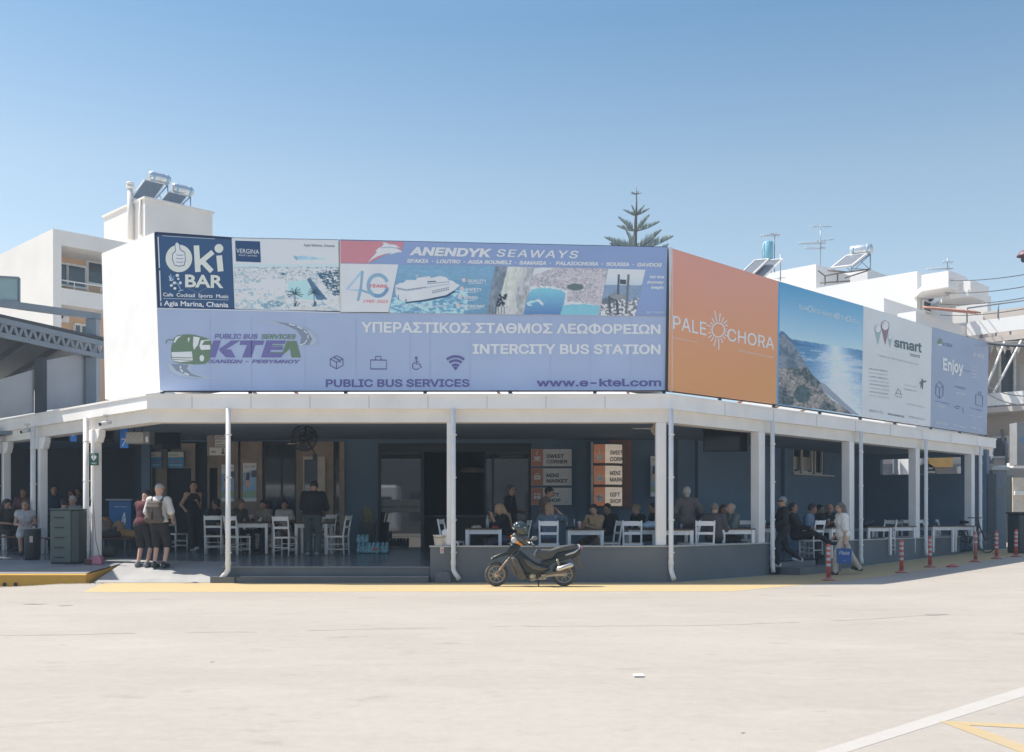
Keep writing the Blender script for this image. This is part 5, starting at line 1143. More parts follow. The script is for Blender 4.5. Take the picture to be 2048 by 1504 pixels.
# ---- Norfolk pine
random.seed(5); YP = 60.; px0 = XY(1273, YP)
pine = thing('norfolk_pine', 'tall thin Norfolk pine showing its tiered top above the blue billboard', 'tree', (px0, YP, 0)); zT = zat(374, YP)
MB().tube([(px0 - .12, YP, 0), (px0 - .1, YP, 8), (px0 - .1, YP, zat(490, YP)), (px0, YP, zat(410, YP)), (px0, YP, zT)], [.3, .24, .13, .05, .012], 8).build('trunk', mat('pine_bark', (.13, .115, .10), .9, var=.3, scale=8), pine)
gm = MB(); br = MB()
def frond(o, d, L, lift, dens):
    d = V(d); s_ = V(-d[1], d[0], 0); pts = []
    for t in np.linspace(0, 1, 14): pts.append(o + d * L * t + V(0, 0, L * (lift * t * t - .10 * t + .22 * t)))
    br.tube(pts, [.035 * (1 - .85 * t) for t in np.linspace(0, 1, 14)], 5)
    for t in np.linspace(.16, 1, int(dens * L * 20)):
        i = min(int(t * 13), 12); f = t * 13 - i; p = pts[i] * (1 - f) + pts[i + 1] * f; g = (pts[i + 1] - pts[i]); g = g / np.linalg.norm(g)
        for sd in (-1, 1, 0):
            l = L * .40 * (1.02 - t) ** .6 * min(1, .35 + 2 * t) * random.uniform(.75, 1.1); v = g * .35 + s_ * sd * random.uniform(.1, .45) + V(0, 0, random.uniform(.9, 1.2)); v = v / np.linalg.norm(v) * l
            w_ = V(random.uniform(-1, 1), random.uniform(-1, 1), random.uniform(-.2, .2)) * .020; gm.add([p - w_, p + w_, p + v * .6 + w_ * 1.1, p + v, p + v * .6 - w_ * 1.1], [(0, 1, 2, 3, 4)])
for row, L, lift, nb, an in ((388, .34, .05, 5, 0), (430, .80, .34, 6, 0), (462, 1.32, .26, 5, .1), (500, 1.95, .24, 6, .1), (535, 2.4, .28, 6, .3), (575, 2.9, .25, 6, 0), (620, 3.3, .2, 6, .2)):
    for k in range(nb): a = an + k * 2 * math.pi / nb + random.uniform(-.1, .1); frond(V(px0 - .04, YP, zat(row, YP)), (math.cos(a), math.sin(a), 0), L * random.uniform(.9, 1.1), lift, 1.15 if L > .5 else .8)
gm.build('crown', mat('pine_needles', (.27, .33, .31), .7, var=.35, scale=3), pine); br.build('branches', mat('pine_bark', (.13, .115, .1)), pine)

# ---- behind the end wall: rental shop, gate pillar, P sign, bin
rs = thing('rental_shop', 'grey rental shop seen through the opening above the terrace end wall', 'shop', (XY(1850, 38.5), 38.5, .3)); a, b = atY(1735, 1100, 38.5), atY(1945, 880, 38.5)
MB().box((a[0], 38.5, .3), (b[0], 44, atY(0, 928, 38.5)[2])).build('wall', mat('shop_grey', (.26, .26, .265), .8, var=.1), rs); MB().box((a[0], 38.7, atY(0, 928, 38.5)[2]), (b[0], 44, atY(0, 880, 38.5)[2])).build('upper_wall', bei, rs)
p, q = atY(1858, 934, 38.2), atY(1906, 909, 38.2); MB().box(p, q + V(0, .5, 0)).build('sign_box', mat('box_yellow', (.62, .36, .10), .6, var=.1), rs)
p, q = atY(1788, 946, 38.3), atY(1796, 912, 38.3); MB().box(p, q + V(0, .15, 0)).build('drain_pipe', stg, rs); PS = Plane(V(0, 38.2, 0), V(1, 0, 0)); A = Art(PS); c_ = (1853, 948)
A.poly([(1853 + 20 * math.cos(t), 948 - 21 * math.sin(t)) for t in np.linspace(0, math.pi, 18)], (.02, .02, .022), .0); A.text('car', (1852, 938), (1866, 938), 5, (.6, .6, .6), .03, 0, 'D'); A.text('rental', (1851, 946), (1871, 946), 6, (.6, .6, .6), .04, 0, 'D'); A.build('round_sign', rs)
for k in range(5): p, q = atY(1800, 930 + k * 3.2, 38.45), atY(1813, 931.2 + k * 3.2, 38.45); MB().box(p, q).build('vent_slat', stg, rs)
p, q = atY(1920, 946, 38), atY(1935, 933, 38); t = thing('air_conditioner', 'white air conditioner behind the terrace end wall', 'air conditioner', p); MB().box(p, q + V(0, .3, 0)).build('case', wht, t, .02); MB().lathe([(0, 0), (.09, 0), (.10, .015), (.09, .02)], (p + q) / 2 + V(0, -.02, 0), (0, -1, 0), 16).build('grille', steel, t)
gpY = 32.9; a, b = atY(1986, 1106, gpY), atY(2013, 940, gpY); t = thing('gate_pillar', 'grey blue gate pillar with a pale cap and a small metal plate', 'pillar', V((a[0] + b[0]) / 2, gpY + .25, a[2])); gm_ = mat('pillar_paint', (.175, .205, .235), .8, var=.08, dirt=.15)
MB().box((a[0], gpY, a[2] - .2), (b[0], gpY + .5, b[2])).build('shaft', gm_, t); p = atY(2019, 930, gpY); MB().box((a[0] - .06, gpY - .07, b[2]), (b[0] + .07, gpY + .57, atY(0, 934, gpY)[2])).build('cap', mat('pillar_cap', (.42, .43, .43), .7), t); p, q = atY(1990, 992, gpY - .012), atY(2008, 976, gpY - .012); MB().box(p, q + V(0, .01, 0)).build('plate', mat('plate_metal', (.13, .145, .16), .35, metal=.4), t); p, q = atY(1999, 934, gpY), atY(2017, 930.5, gpY); MB().box(p + V(0, .1, 0), q + V(0, .4, 0)).build('light_box', wfr, t)
a, b = atY(2013, 1106, gpY), atY(2023, 950, gpY)
t, A = None, None
pY = 36.; a, b = atY(1972, 903, pY), atY(1988, 904, pY); t = thing('parking_sign', 'grey parking sign with a white letter P beside the roof end', 'sign', atY(1980, 930, pY)); p, q = atY(1970, 927, pY), atY(1988, 903, pY); MB().box(p, q + V(0, .06, 0)).build('board', mat('parking_grey', (.10, .105, .12), .5), t); A = Art(Plane(V(0, pY - .01, 0), V(1, 0, 0))); A.text('P', (1981, 919), (1987, 919), 13, (.75, .75, .75), .05); A.build('lettering', t); MB().box(atY(1974, 1110, pY + .02), atY(1977, 904, pY + .02) + V(0, .05, 0)).build('post', stg, t)
p, q = atY(1976, 946, 35), atY(1985, 938, 35); t = thing('orange_box', 'small orange box showing between the roof end and the gate pillar', 'box', p); MB().box(p, q + V(0, .2, 0)).build('case', mat('signal_orange', (.85, .16, .03), .5), t); MB().box(V(p[0] + .05, p[1] + .05, .3), V(p[0] + .1, p[1] + .1, p[2])).build('post', stg, t)
a, b = atY(2037, 1108, 29.6), atY(2062, 1028, 29.6); t = thing('dark_container', 'dark blue green container cut by the right edge of the picture', 'container', V(a[0], a[1], a[2])); MB().box(a, b + V(0, .7, 0)).build('body', mat('container_dark', (.03, .045, .055), .5), t, .04); MB().box((a[0] - .03, a[1] - .03, b[2]), (b[0] + .03, a[1] + .74, b[2] + .06)).build('lid', mat('container_lid', (.02, .025, .03), .5), t, .02)
sw3 = thing('shop_front', 'pale beige shop front at the far right beyond the gate pillar', 'shop', (XY(2045, 37), 37, .5)); MB().box(atY(2026, 1110, 37), atY(2130, 955, 37) + V(0, 2, 0)).build('wall', mat('pale_front', (.62, .55, .46), .8, var=.1), sw3); MB().box(atY(2030, 990, 36.9), atY(2130, 982, 36.9) + V(0, .09, 0)).build('band', wht, sw3); MB().box(atY(2027, 935, 36.6), atY(2130, 925, 36.6) + V(0, .5, 0)).build('canopy', wht, sw3); MB().box(atY(2012, 1085, 37.1), atY(2025.5, 950, 37.1) + V(0, .05, 0)).build('window', dgl, sw3)
MB().box(atY(2034, 930, 33.5), atY(2080, 845, 33.5) + V(0, .5, 0)).build('pillar', mat('shop_grey', (.26, .26, .265)), sw3); A = Art(Plane(V(0, 33.49, 0), V(1, 0, 0))); A.disc((2048, 880), 6, 6, (.12, .28, .5)); A.build('emblem', sw3)
wb = thing('parked_bus', 'white bus parked across the road, mirrored in the cafe door glass', 'bus', (-10, -12, 0)); MB().box((-20, -14.4, .4), (-7.4, -12, 3.35)).build('body', mat('bus_white', (.78, .78, .78), .3), wb, .15); MB().box((-19.6, -12.02, 1.55), (-7.8, -11.985, 2.6)).build('window', dgl, wb)
for x in (-17.8, -10.2): MB().lathe([(0, -.3), (.48, -.28), (.5, 0), (.48, .05), (0, .06)], (x, -12, .5), (0, 1, 0), 20).build('wheel', mat('bus_tyre', (.03, .03, .03)), wb)
# street side opposite the station (behind the camera, mirrored in the glass)
ob = thing('opposite_building', 'grey building across the road, mirrored in the cafe glass', 'building', (0, -24, 0)); MB().box((-45, -34, -.1), (45, -24, 8)).build('wall', mat('opposite_grey', (.16, .17, .18), .8, var=.2, scale=.4), ob); m = MB()
for k in range(20): m.box((-43 + k * 4.4, -24, 1), (-41.5 + k * 4.4, -23.95, 3.2))
m.build('window', dgl, ob)

# ---- thin summer haze over the yard
hz = MB().box((-720, -70, -1.2), (720, 920, 19)).build('haze', []); hm0 = bpy.data.materials.new('haze_air'); hm0.use_nodes = True; hn = hm0.node_tree.nodes; hn.remove(hn['Principled BSDF']); pv = hn.new('ShaderNodeVolumePrincipled'); pv.inputs['Color'].default_value = (.66, .84, 1, 1); pv.inputs['Density'].default_value = .0013; pv.inputs['Anisotropy'].default_value = 0; hm0.node_tree.links.new(pv.outputs[0], hn['Material Output'].inputs['Volume']); hz.data.materials.clear(); hz.data.materials.append(hm0); tag(hz, kind='stuff')
# ------------------------------------------------------------------ inside the terrace: fittings, signs, screens
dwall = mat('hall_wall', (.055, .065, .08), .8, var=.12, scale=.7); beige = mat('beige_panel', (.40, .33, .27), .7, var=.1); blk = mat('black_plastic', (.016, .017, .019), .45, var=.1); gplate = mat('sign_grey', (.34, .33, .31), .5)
SI = .27                                                                   # light on things deep under the canopy
def si(r, g, b, k=SI): return tuple(np.clip(lin((r, g, b)) / k, 0, .85))
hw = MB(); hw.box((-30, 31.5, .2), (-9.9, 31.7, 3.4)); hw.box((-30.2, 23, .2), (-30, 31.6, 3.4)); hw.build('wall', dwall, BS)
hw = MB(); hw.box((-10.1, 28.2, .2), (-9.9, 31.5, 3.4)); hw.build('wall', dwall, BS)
# rear wall left of the slate part: stone piers and dark shop glass
for x0, x1 in ((437, 478), (483, 526), (594, 668), (680, 690)):
    m = MB(); wbox(m, x0, 883.5, x1, 1107, -.10, .0); m.build('stone_pier', stone, BS)
m = MB(); [wbox(m, x0, 883.5, x1, 1107, -.04, .02) for x0, x1 in ((526, 531), (562, 566), (590, 594), (668, 672), (476, 484))]; [wbox(m, x0, 883.5, x1, 888, -.038, .018) for x0, x1 in ((531, 562), (566, 590))]; m.build('shop_frame', black, BS)
shg = glass('shop_glass', (.03, .036, .045), 0, .04); m = MB(); wbox(m, 531.2, 888.2, 561.8, 1107, -.01, .0); wbox(m, 566.2, 888.2, 589.8, 1107, -.01, 0); wbox(m, 672.2, 883.5, 679.8, 1107, -.01, .0); m.build('pane', shg, BS)
m = MB(); wbox(m, 690.5, 883.2, 757, 1107, -.002, .2); m.build('wall', slate, BS); m = MB()
wbox(m, 283, 883.5, 300, 1107, -.02, .1); m.build('wall', slate, BS)
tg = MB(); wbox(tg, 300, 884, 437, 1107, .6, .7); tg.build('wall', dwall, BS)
m = MB(); [wbox(m, *r, .45, .55) for r in ((300, 884, 322, 1060), (331, 884, 372, 935), (372, 884, 380, 1107), (408, 895, 437, 934), (405, 895, 409, 1107), (266, 900, 290, 1000))]; m.build('ticket_wall', beige, BS)
def wallsign(name, label, cat, x0, y0, x1, y1, m, Y=27.9, th=.03, group=None, plane=None):
    p = plane or Plane(V(0, Y, 0), V(1, 0, 0)); q = [p.pt(x0, y0), p.pt(x1, y0), p.pt(x1, y1), p.pt(x0, y1)]; z0, z1 = q[3][2], q[0][2]
    for i, z in enumerate((z1, z1, z0, z0)): q[i][2] = z
    t = thing(name, label, cat, V(q[0][0], q[0][1], z0), group); MB().prism(q, -p.n * th).build('board', m, t, .004); return t, Art(p)
TXD = si(46, 44, 46); BRN = si(112, 76, 62); PCH = si(160, 152, 148)
def cup(A, x, y, s, c, bag=0):
    if bag == 0: A.poly([(x - s, y), (x + s, y), (x + s * .7, y + s * 1.1), (x - s * .7, y + s * 1.1)], c, .006); A.line([(x - s * 1.2, y + s * 1.35), (x + s * 1.2, y + s * 1.35)], s * .2, c); A.line([(x, y - s * .4), (x - s * .25, y - s * .9), (x + s * .2, y - s * 1.3), (x, y - s * 1.8)], s * .25, c)
    elif bag == 1: A.poly([(x - s, y - s * .1), (x + s, y - s * .1), (x + s, y + s * 1.2), (x - s, y + s * 1.2)], c, .006); A.ring((x, y - s * .1), s * .55, s * .2, c, 0, 180, 1.1, .007, 10); A.ring((x, y + s * .15), s * .5, s * .16, BRN, 180, 360, 1, .008, 10)
    else: A.poly([(x - s, y - s * .6), (x + s, y - s * .6), (x + s, y + s * 1.1), (x - s, y + s * 1.1)], c, .006); A.line([(x - s * .2, y - s * .6), (x - s * .2, y + s * 1.1)], s * .2, BRN, .008); A.line([(x - s, y + s * .1), (x + s, y + s * .1)], s * .2, BRN, .0085); A.line([(x - s * .8, y - s * .2), (x - s * .2, y), (x + s * .4, y - s * .3)], s * .2, BRN, .009)
# three flat boards on the wall
for k, (w1, w2, y0) in enumerate((('SWEET', 'CORNER', 898), ('MINI', 'MARKET', 936.5), ('GIFT', 'SHOP', 975.5))):
    t, A = wallsign('wall_sign', ('pale flat wall sign with a steaming cup, topmost of three', 'pale flat wall sign with a handbag, middle of three', 'pale flat wall sign with a gift box, lowest of three')[k], 'sign', 1062.5, y0, 1143.5, y0 + 34.5, mat('sign_pale', si(158, 158, 156), .35), group='flat wall signs by the cafe door')
    A.poly([(1063, y0 + .5), (1086, y0 + .5), (1086, y0 + 34), (1063, y0 + 34)], BRN, .003); cup(A, 1074.5, y0 + 15, 6.5, PCH, k)
    A.text(w1, (1093, y0 + 17.5), (1093 + (35 if k == 0 else 25), y0 + 17.5), 9, TXD, .05, 0, 'D'); A.text(w2, (1093, y0 + 28.5), (1093 + (0, 42, 43)[k] if k < 2 and k else 1135 if k == 0 else 1121, y0 + 28.5), 9, TXD, .05, 0, 'D')
    A.build('lettering', t)
# curved illuminated-style sign on a brown panel
t, A = wallsign('brown_panel', 'tall brown panel on the slate wall behind the curved sign', 'panel', 1218, 858, 1263, 1016, mat('brown_panel', si(84, 58, 52), .6), Y=27.92)
q0 = atY(1186, 1015, 27.0); q1 = atY(1247, 886, 27.0); t = thing('curved_sign', 'tall curved backlit sign with three cream boards on the brown panel', 'sign', q0); wS = q1[0] - q0[0]
cx_ = lambda u: V(q0[0] + wS * u, 27.0 + .10 * (u * 1.25) ** 4, 0)
def curved(u0, u1, z0, z1, name, m, off=0, th=.02):
    mb = MB(); U = np.linspace(u0, u1, 12); a = [cx_(u) - V(0, off, 0) for u in U]
    for i in range(11): mb.add([a[i] + V(0, 0, z0), a[i + 1] + V(0, 0, z0), a[i + 1] + V(0, 0, z1), a[i] + V(0, 0, z1)] + [p + V(0, th, 0) for p in (a[i] + V(0, 0, z0), a[i + 1] + V(0, 0, z0), a[i + 1] + V(0, 0, z1), a[i] + V(0, 0, z1))], [(0, 1, 2, 3), (7, 6, 5, 4), (0, 4, 5, 1), (3, 2, 6, 7)], 0, True)
    return mb.build(name, m, t)
curved(0, 1, q0[2], q1[2], 'case', mat('sign_case', (.09, .085, .08), .4), -.03, .12)
m = MB(); m.box((q0[0] - .05, 26.95, q0[2] - .02), (q0[0] - .003, 27.2, q1[2] + .03)); m.build('edge_post', mat('sign_steel', (.4, .4, .4), .4, metal=.5), t)
H_ = (q1[2] - q0[2]) / 3; PCu = Plane(V(0, 26.96, 0), V(1, 0, 0)); A = Art(PCu); crmS = mat('sign_cream', (.72, .62, .52), .4); brS = mat('sign_brown', (.36, .15, .08), .4)
for m_, c_, e_ in ((crmS, (.72, .60, .48), .28), (brS, (.36, .15, .08), .30)): p_ = m_.node_tree.nodes['Principled BSDF']; p_.inputs['Emission Color'].default_value = (*c_, 1); p_.inputs['Emission Strength'].default_value = e_   # backlit sign
for k in range(3):
    z1 = q1[2] - H_ * k - .03; z0 = z1 - H_ + .07; curved(.40, .985, z0, z1, 'board', crmS, .004, .02); curved(.02, .40, z0, z1, 'board', brS, .004, .02)
for k, (w1, w2, y0) in enumerate((('SWEET', 'CORN', 905), ('MINI', 'MARK', 946), ('GIFT', 'SHOP', 989))):
    cup(A, 1199, y0 + (5, 7, 5)[k], 7.5, si(226, 200, 176), k); A.text(w1, (1220, y0 + 4), (1220 + (25, 21, 20)[k], y0 + 4), 10.5, TXD, .05, 0, 'D'); A.text(w2, (1220, y0 + 17), (1220 + (27, 25, 22)[k], y0 + 17), 10.5, TXD, .05, 0, 'D')
A.build('lettering', t)
# posters with a swimmer at the beach
def posterfn(x0, y0, x1, y1):
    def f(x, y):
        u = (x - x0) / (x1 - x0); v = (y - y0) / (y1 - y0); n = fbm(u * 9, v * 14, 3, 2)[:, None]; c = V(96, 118, 136) + (n - .5) * 24; c = np.where((v < .26 - .1 * u)[:, None], V(166, 160, 154), c); c = np.where((v > .9)[:, None], V(160, 158, 154), c)
        b = (np.abs(u - .36 - .05 * np.sin(v * 9)) < .13) & (v > .25) & (v < .62); c = np.where(b[:, None], V(150, 112, 96), c); c = np.where((b & (v < .44))[:, None], V(58, 50, 54), c)
        c = np.where(((v > .72) & (v < .88) & (n[:, 0] > .45))[:, None], V(98, 120, 76), c); c = np.where(((u > .62) & (v > .2) & (v < .36))[:, None], V(58, 62, 72), c); return c
    return f
for x0, y0, x1, y1, Y, lb in ((486, 926, 513, 1003, 27.88, 'beach advertising poster on the stone pier right of the leftmost pipe'), (443, 929, 468, 1003, 27.88, 'beach advertising poster half hidden by the front white pipe'), (1301, 912, 1320, 993, 27.85, 'beach poster beside the column left of the corner pipe')):
    t, A = wallsign('poster', lb, 'poster', x0, y0, x1, y1, mat('poster_board', (.4, .4, .4), .4), Y=Y, group='beach posters'); painted('print', Plane(V(0, Y, 0), V(1, 0, 0)), [(x0, y0), (x1, y0), (x1, y1), (x0, y1)], posterfn(x0, y0, x1, y1), t, 40, 90, .003, .30)
    A.text('Κρήτη  Lahana', (x0 + 3, y0 + 9), (x1 - 2, y0 + 8), 5, si(80, 84, 90), .02, 0, 'D', off=.005); A.build('lettering', t)
# blue ticket banners above the counters
for x0, x1, lb in ((290, 323, 'left of the two blue banners above the ticket counters'), (335, 368, 'right of the two blue banners above the ticket counters')):
    t, A = wallsign('banner', lb, 'banner', x0, 903, x1, 936, mat('banner_blue', si(44, 84, 110), .5), Y=28.3, group='blue banners over the counters'); A.poly([(x0 + 1, 904), (x1 - 1, 904), (x1 - 1, 914), (x0 + 1, 915)], si(120, 120, 112), .003); A.text('TICKETS', (x0 + 5, 925), (x1 - 5, 925), 3.5, si(126, 60, 64), .03); A.line([(x0 + 4, 930), (x1 - 4, 930)], 1, si(120, 150, 160)); A.text('ΕΙΣΙΤΗΡΙΑ', (x0 + 3, 911), (x1 - 12, 911), 3, si(60, 66, 70), .02); A.build('lettering', t)
t, A = wallsign('counter', 'blue counter with a white seal emblem behind the bags', 'counter', 218, 1001, 262, 1062, mat('counter_blue', si(30, 62, 96), .4), Y=26.8, th=.6)
MB().box((XY(214, 26.8), 26.7, atY(0, 1001, 26.8)[2]), (XY(266, 26.8), 27.5, atY(0, 998, 26.8)[2])).build('top', mat('counter_top', (.4, .4, .4), .4), t)
A.text('www.e-ktel.com', (229, 1014), (254, 1015), 3.4, si(150, 170, 190), .02); A.poly([(243, 1042), (247, 1026), (250, 1025), (252, 1040), (250, 1052), (244, 1052)], si(170, 180, 190)); A.ring((252, 1040), 6, 2, si(60, 110, 140), 100, 260, 1.2, .007); A.build('lettering', t)
# hanging departure signs 6 and 7
for n_, x0, y0, x1, y1, Y in (('6', 140, 846, 153.5, 883, 24.6), ('7', 240, 852, 256.5, 896, 23.4)):
    t, A = wallsign('bay_sign', 'hanging blue bay sign with a white number %s' % n_, 'sign', x0, y0, x1, y1, mat('bay_blue', si(34, 92, 168, .42), .4), Y=Y, group='hanging bay signs'); A.text(n_, (x0 + 3.2, y1 - (11 if n_ == '6' else 4)), (x1 - 3.4, y1 - (11 if n_ == '6' else 4)), 17 if n_ == '6' else 21, si(220, 226, 232, .42), .01); A.build('lettering', t)
    MB().tube([(XY((x0 + x1) / 2, Y), Y + .02, atY(0, y0, Y)[2] - .05), (XY((x0 + x1) / 2, Y), Y + .02, 3.37)], .012, 6).build('hanger', steel, t)
def hangbox(name, label, cat, x0, y0, x1, y1, Y, d, m, hang=True):
    a, b = atY(x0, y1, Y), atY(x1, y0, Y); t = thing(name, label, cat, a); MB().box(a, (b[0], Y + d, b[2])).build('case', m, t, .015)
    if hang:
        for f in (.3, .7): MB().tube([(a[0] + (b[0] - a[0]) * f, Y + d * .5, b[2]), (a[0] + (b[0] - a[0]) * f + .03, Y + d * .5, 3.37)], .01, 6).build('hanger', steel, t)
    return t, a, b
t, a, b = hangbox('led_display', 'pale grey display box hung beside the number 7 sign', 'display', 251, 863, 289, 887, 23.0, .35, mat('display_grey', (.30, .31, .31), .5, var=.12)); MB().box((b[0] + .002, 23.0, a[2]), (b[0] + .11, 23.33, b[2])).build('side_panel', mat('display_side', (.2, .21, .22), .5), t)
MB().box((a[0] + .02, 22.985, a[2] + .02), (b[0] - .02, 22.998, b[2] - .02)).build('screen', mat('display_face', (.34, .34, .33), .6, var=.3, scale=40), t)
MB().box((b[0] + .03, 22.99, a[2] + .03), (b[0] + .08, 22.998, a[2] + .15)).build('sticker', mat('sticker_white', (.75, .75, .75)), t)
def tv(label, x0, y0, x1, y1, Y, tilt=.12):
    t, a, b = hangbox('television', label, 'television', x0, y0, x1, y1, Y, .07, blk); MB().box((a[0] + .02, Y - .006, a[2] + .02), (b[0] - .02, Y - .001, b[2] - .02)).build('screen', glass('tv_screen', (.012, .014, .018), 0, .12), t); return t
tv('large black television hung behind the number 7 sign', 304, 857, 361, 899, 25.5); tv('dark television hung left of the number 6 sign', 104, 848, 136, 882, 25.6); tv('small dark screen hung left of the number 7 sign', 200, 850, 226, 884, 25)
tv('black television hung high in the first bay right of the corner pipe', 1407, 856, 1496, 903, 24.2)
# hanging shop board at the left
t, A = wallsign('hanging_board', 'grey hanging board listing the shops behind the front white pipe', 'sign', 414, 846, 457, 912, gplate, Y=26.4, th=.08)
for k, (w1, w2) in enumerate((('SWEET', 'CORNER'), ('MINI', 'MARKET'), ('GIFT', 'SHOP'))):
    y = 848 + k * 15.5; A.poly([(421, y), (429, y), (429, y + 13.5), (421, y + 13.5)], si(92, 76, 70), .003); A.poly([(430.5, y), (455, y), (455, y + 13.5), (430.5, y + 13.5)], si(128, 126, 122), .003); A.text(w1, (432, y + 6), (446, y + 6), 4, TXD, .03, 0, 'D'); A.text(w2, (432, y + 12), (448, y + 12), 4, TXD, .03, 0, 'D')
A.poly([(419, 895), (453, 895), (453, 910), (419, 910)], si(128, 126, 122), .003); A.text('WC', (422, 906), (432, 906), 6, TXD, .03, 0, 'D'); A.disc((446, 899), 2, 2, TXD); A.poly([(442, 908), (446, 900), (450, 908)], TXD, .007); A.build('lettering', t)
MB().tube([atY(436, 846, 26.44), V(XY(436, 26.44), 26.44, 3.37)], .02, 6).build('hanger', steel, t)
# wall fan
fc = atY(607, 876, 23.6); t = thing('wall_fan', 'big black caged fan hanging over the left tables', 'fan', fc); m = MB()
for R_r, dy in ((.29, 0), (.29, .12), (.27, -.03), (.2, -.06), (.12, -.075)): m.torus(fc + V(0, dy, 0), (0, 1, 0), R_r, .009, 32, 5)
for k in range(28): a = k * 2 * math.pi / 28; d = V(math.cos(a), 0, math.sin(a)); m.tube([fc + V(0, -.08, 0) + d * .05, fc + d * .25 - V(0, .05, 0), fc + d * .29, fc + d * .29 + V(0, .12, 0), fc + d * .1 + V(0, .2, 0)], .0045, 4)
m.build('cage', blk, t); m = MB()
for k in range(3):
    a = k * 2.094 + .4; d = V(math.cos(a), 0, math.sin(a)); s_ = V(-math.sin(a), 0, math.cos(a)); m.add([fc + d * .05 + V(0, .03, 0), fc + d * .26 + s_ * -.1 + V(0, .0, 0), fc + d * .27 + s_ * .05 + V(0, .05, 0), fc + d * .2 + s_ * .12 + V(0, .09, 0)], [(0, 1, 2, 3), (3, 2, 1, 0)])
m.build('blade', mat('fan_blade', (.05, .055, .06), .4), t); MB().lathe([(0, -.1), (.07, -.08), (.08, .1), (.09, .24), (0, .28)], fc, (0, 1, 0), 16).build('motor', blk, t); MB().tube([fc + V(0, .25, 0), fc + V(.16, .3, -.25), fc + V(.2, .32, -.36)], .022, 6).tube([fc + V(0, .25, 0), V(fc[0], fc[1] + .26, 3.37)], .022, 6).box(fc + V(.15, .29, -.48), fc + V(.25, .34, -.34)).build('bracket', blk, t); MB().tube([fc + V(-.35, -.02, -.13), fc + V(-.1, -.02, -.13)], .012, 6).build('pull_rod', mat('fan_rod', (.6, .55, .48)), t)
# white framed mirror on the stone pier
q = [atY(606, 913, 27.82), atY(646, 913, 27.82), atY(646, 1062, 27.82), atY(606, 1062, 27.82)]; t = thing('framed_mirror', 'tall cream framed mirror on the stone pier behind the man in black', 'mirror', q[3]); m = MB()
for a, b in ((606, 608.5), (635, 650)): p, r = atY(a, 1062, 27.82), atY(b, 913, 27.82); m.box(p, r + V(0, .06, 0))
p, r = atY(608.5, 919, 27.82), atY(635, 913, 27.82); m.box(p, r + V(0, .06, 0)); m.build('frame', mat('cream_frame', (.62, .54, .45), .5), t)
p, r = atY(608.5, 1062, 27.85), atY(635, 919, 27.85); MB().box(p, r + V(0, .02, 0)).build('glass', glass('mirror_glass', (.06, .075, .09), 0, .03), t)
# purple sign and flower lamp near the corner column
t, A = wallsign('purple_sign', 'dark purple sign in a white frame hung near the corner column', 'sign', 1266, 838, 1318, 856, mat('purple_board', si(38, 28, 50), .5), Y=24.0); m = MB(); a = atY(1264, 858, 23.97); b = atY(1320, 855.5, 23.97); m.box(a, b + V(0, .06, 0)); m.box(a, V(a[0] + .03, 24.02, 3.36)); m.build('frame', mat('pale_frame', (.5, .48, .46)), t)
q = atY(1312, 859, 23.2); t = thing('flower_lamp', 'cream flower shaped wall lamp on a stem beside the corner column', 'lamp', q); m = MB()
for k in range(9): a = k * .698; m.ell(q + V(.075 * math.cos(a), -.02, .085 * math.sin(a)), (.05, .03, .055), n=8)
m.ell(q + V(0, -.03, 0), (.05, .04, .05), n=8); m.build('shade', mat('flower_cream', (.52, .42, .32), .7, var=.2, scale=30), t); MB().tube([q + V(0, .02, 0), q + V(-.25, .05, .02)], .012, 6).build('stem', mat('lamp_stem', (.5, .5, .5)), t); MB().box(q + V(-.03, .0, -.01), q + V(.03, .06, .8)).build('stem', steel, t)
# AED sign, security cameras, notice on the low wall
c = LC[0]; pl_ = Plane(c + fl45 * .135, V(.70710678, -.70710678, 0)); t, A = wallsign('aed_sign', 'small green AED sign with a white heart on the left column', 'sign', 179, 906, 196.5, 930.5, mat('aed_green', S(26, 74, 66), .4), plane=Plane(V(0, c[1] - .22, 0), V(1, 0, 0)))
A.disc((185.5, 914), 3.2, 3.2, S(200, 210, 206)); A.disc((190, 914), 3.2, 3.2, S(200, 210, 206), .0063); A.poly([(182.6, 915.5), (193, 915.5), (187.8, 922)], S(200, 210, 206), .0066); A.line([(188.6, 912), (186.5, 915.5), (188.8, 915.5), (187, 919)], 1, S(26, 74, 66), .009); A.line([(181, 909.5), (190, 909.5)], .8, S(200, 210, 206), .0068); A.text('AED', (183, 928), (193, 928), 4, S(200, 210, 206), .03); A.build('lettering', t)
def camera_(label, q):
    t = thing('security_camera', label, 'camera', q, 'security cameras'); MB().tube([q + V(0, 0, .16), q + V(.02, 0, .05)], .018, 8).box(q + V(-.05, -.05, .14), q + V(.05, .05, .17)).build('mount', mat('camera_white', (.65, .63, .6), .4), t); MB().tube([q + V(.07, .05, .03), q + V(-.08, -.10, -.03)], .04, 12).build('body', mat('camera_white', (.65, .63, .6)), t); MB().tube([q + V(-.082, -.102, -.031), q + V(-.1, -.12, -.04)], .034, 12).build('lens', blk, t)
camera_('small white security camera under the left beam near the AED sign', atY(213, 846, 21.3)); camera_('second white security camera under the roof end at the far left', atY(54, 862, 25.0))
t, A = wallsign('small_notice', 'small white notice with red mark on the low wall by the bucket', 'sign', 880, 1093, 887.5, 1107, mat('notice_white', (.62, .6, .56)), plane=Plane(V(0, 21.03, 0), V(1, 0, 0)), th=.008); A.poly([(882, 1098), (885.5, 1098), (885.5, 1101), (882, 1101)], S(190, 70, 66)); A.line([(882, 1103.5), (885.5, 1103.5)], 1, S(190, 70, 66), .0062); A.build('lettering', t)
A = Art(W); A.text('SWEET CORNER', (764, 1016), (838, 1016), 6, (.06, .06, .06), .02, 0, 'D', off=.02); A.build('lettering', door)
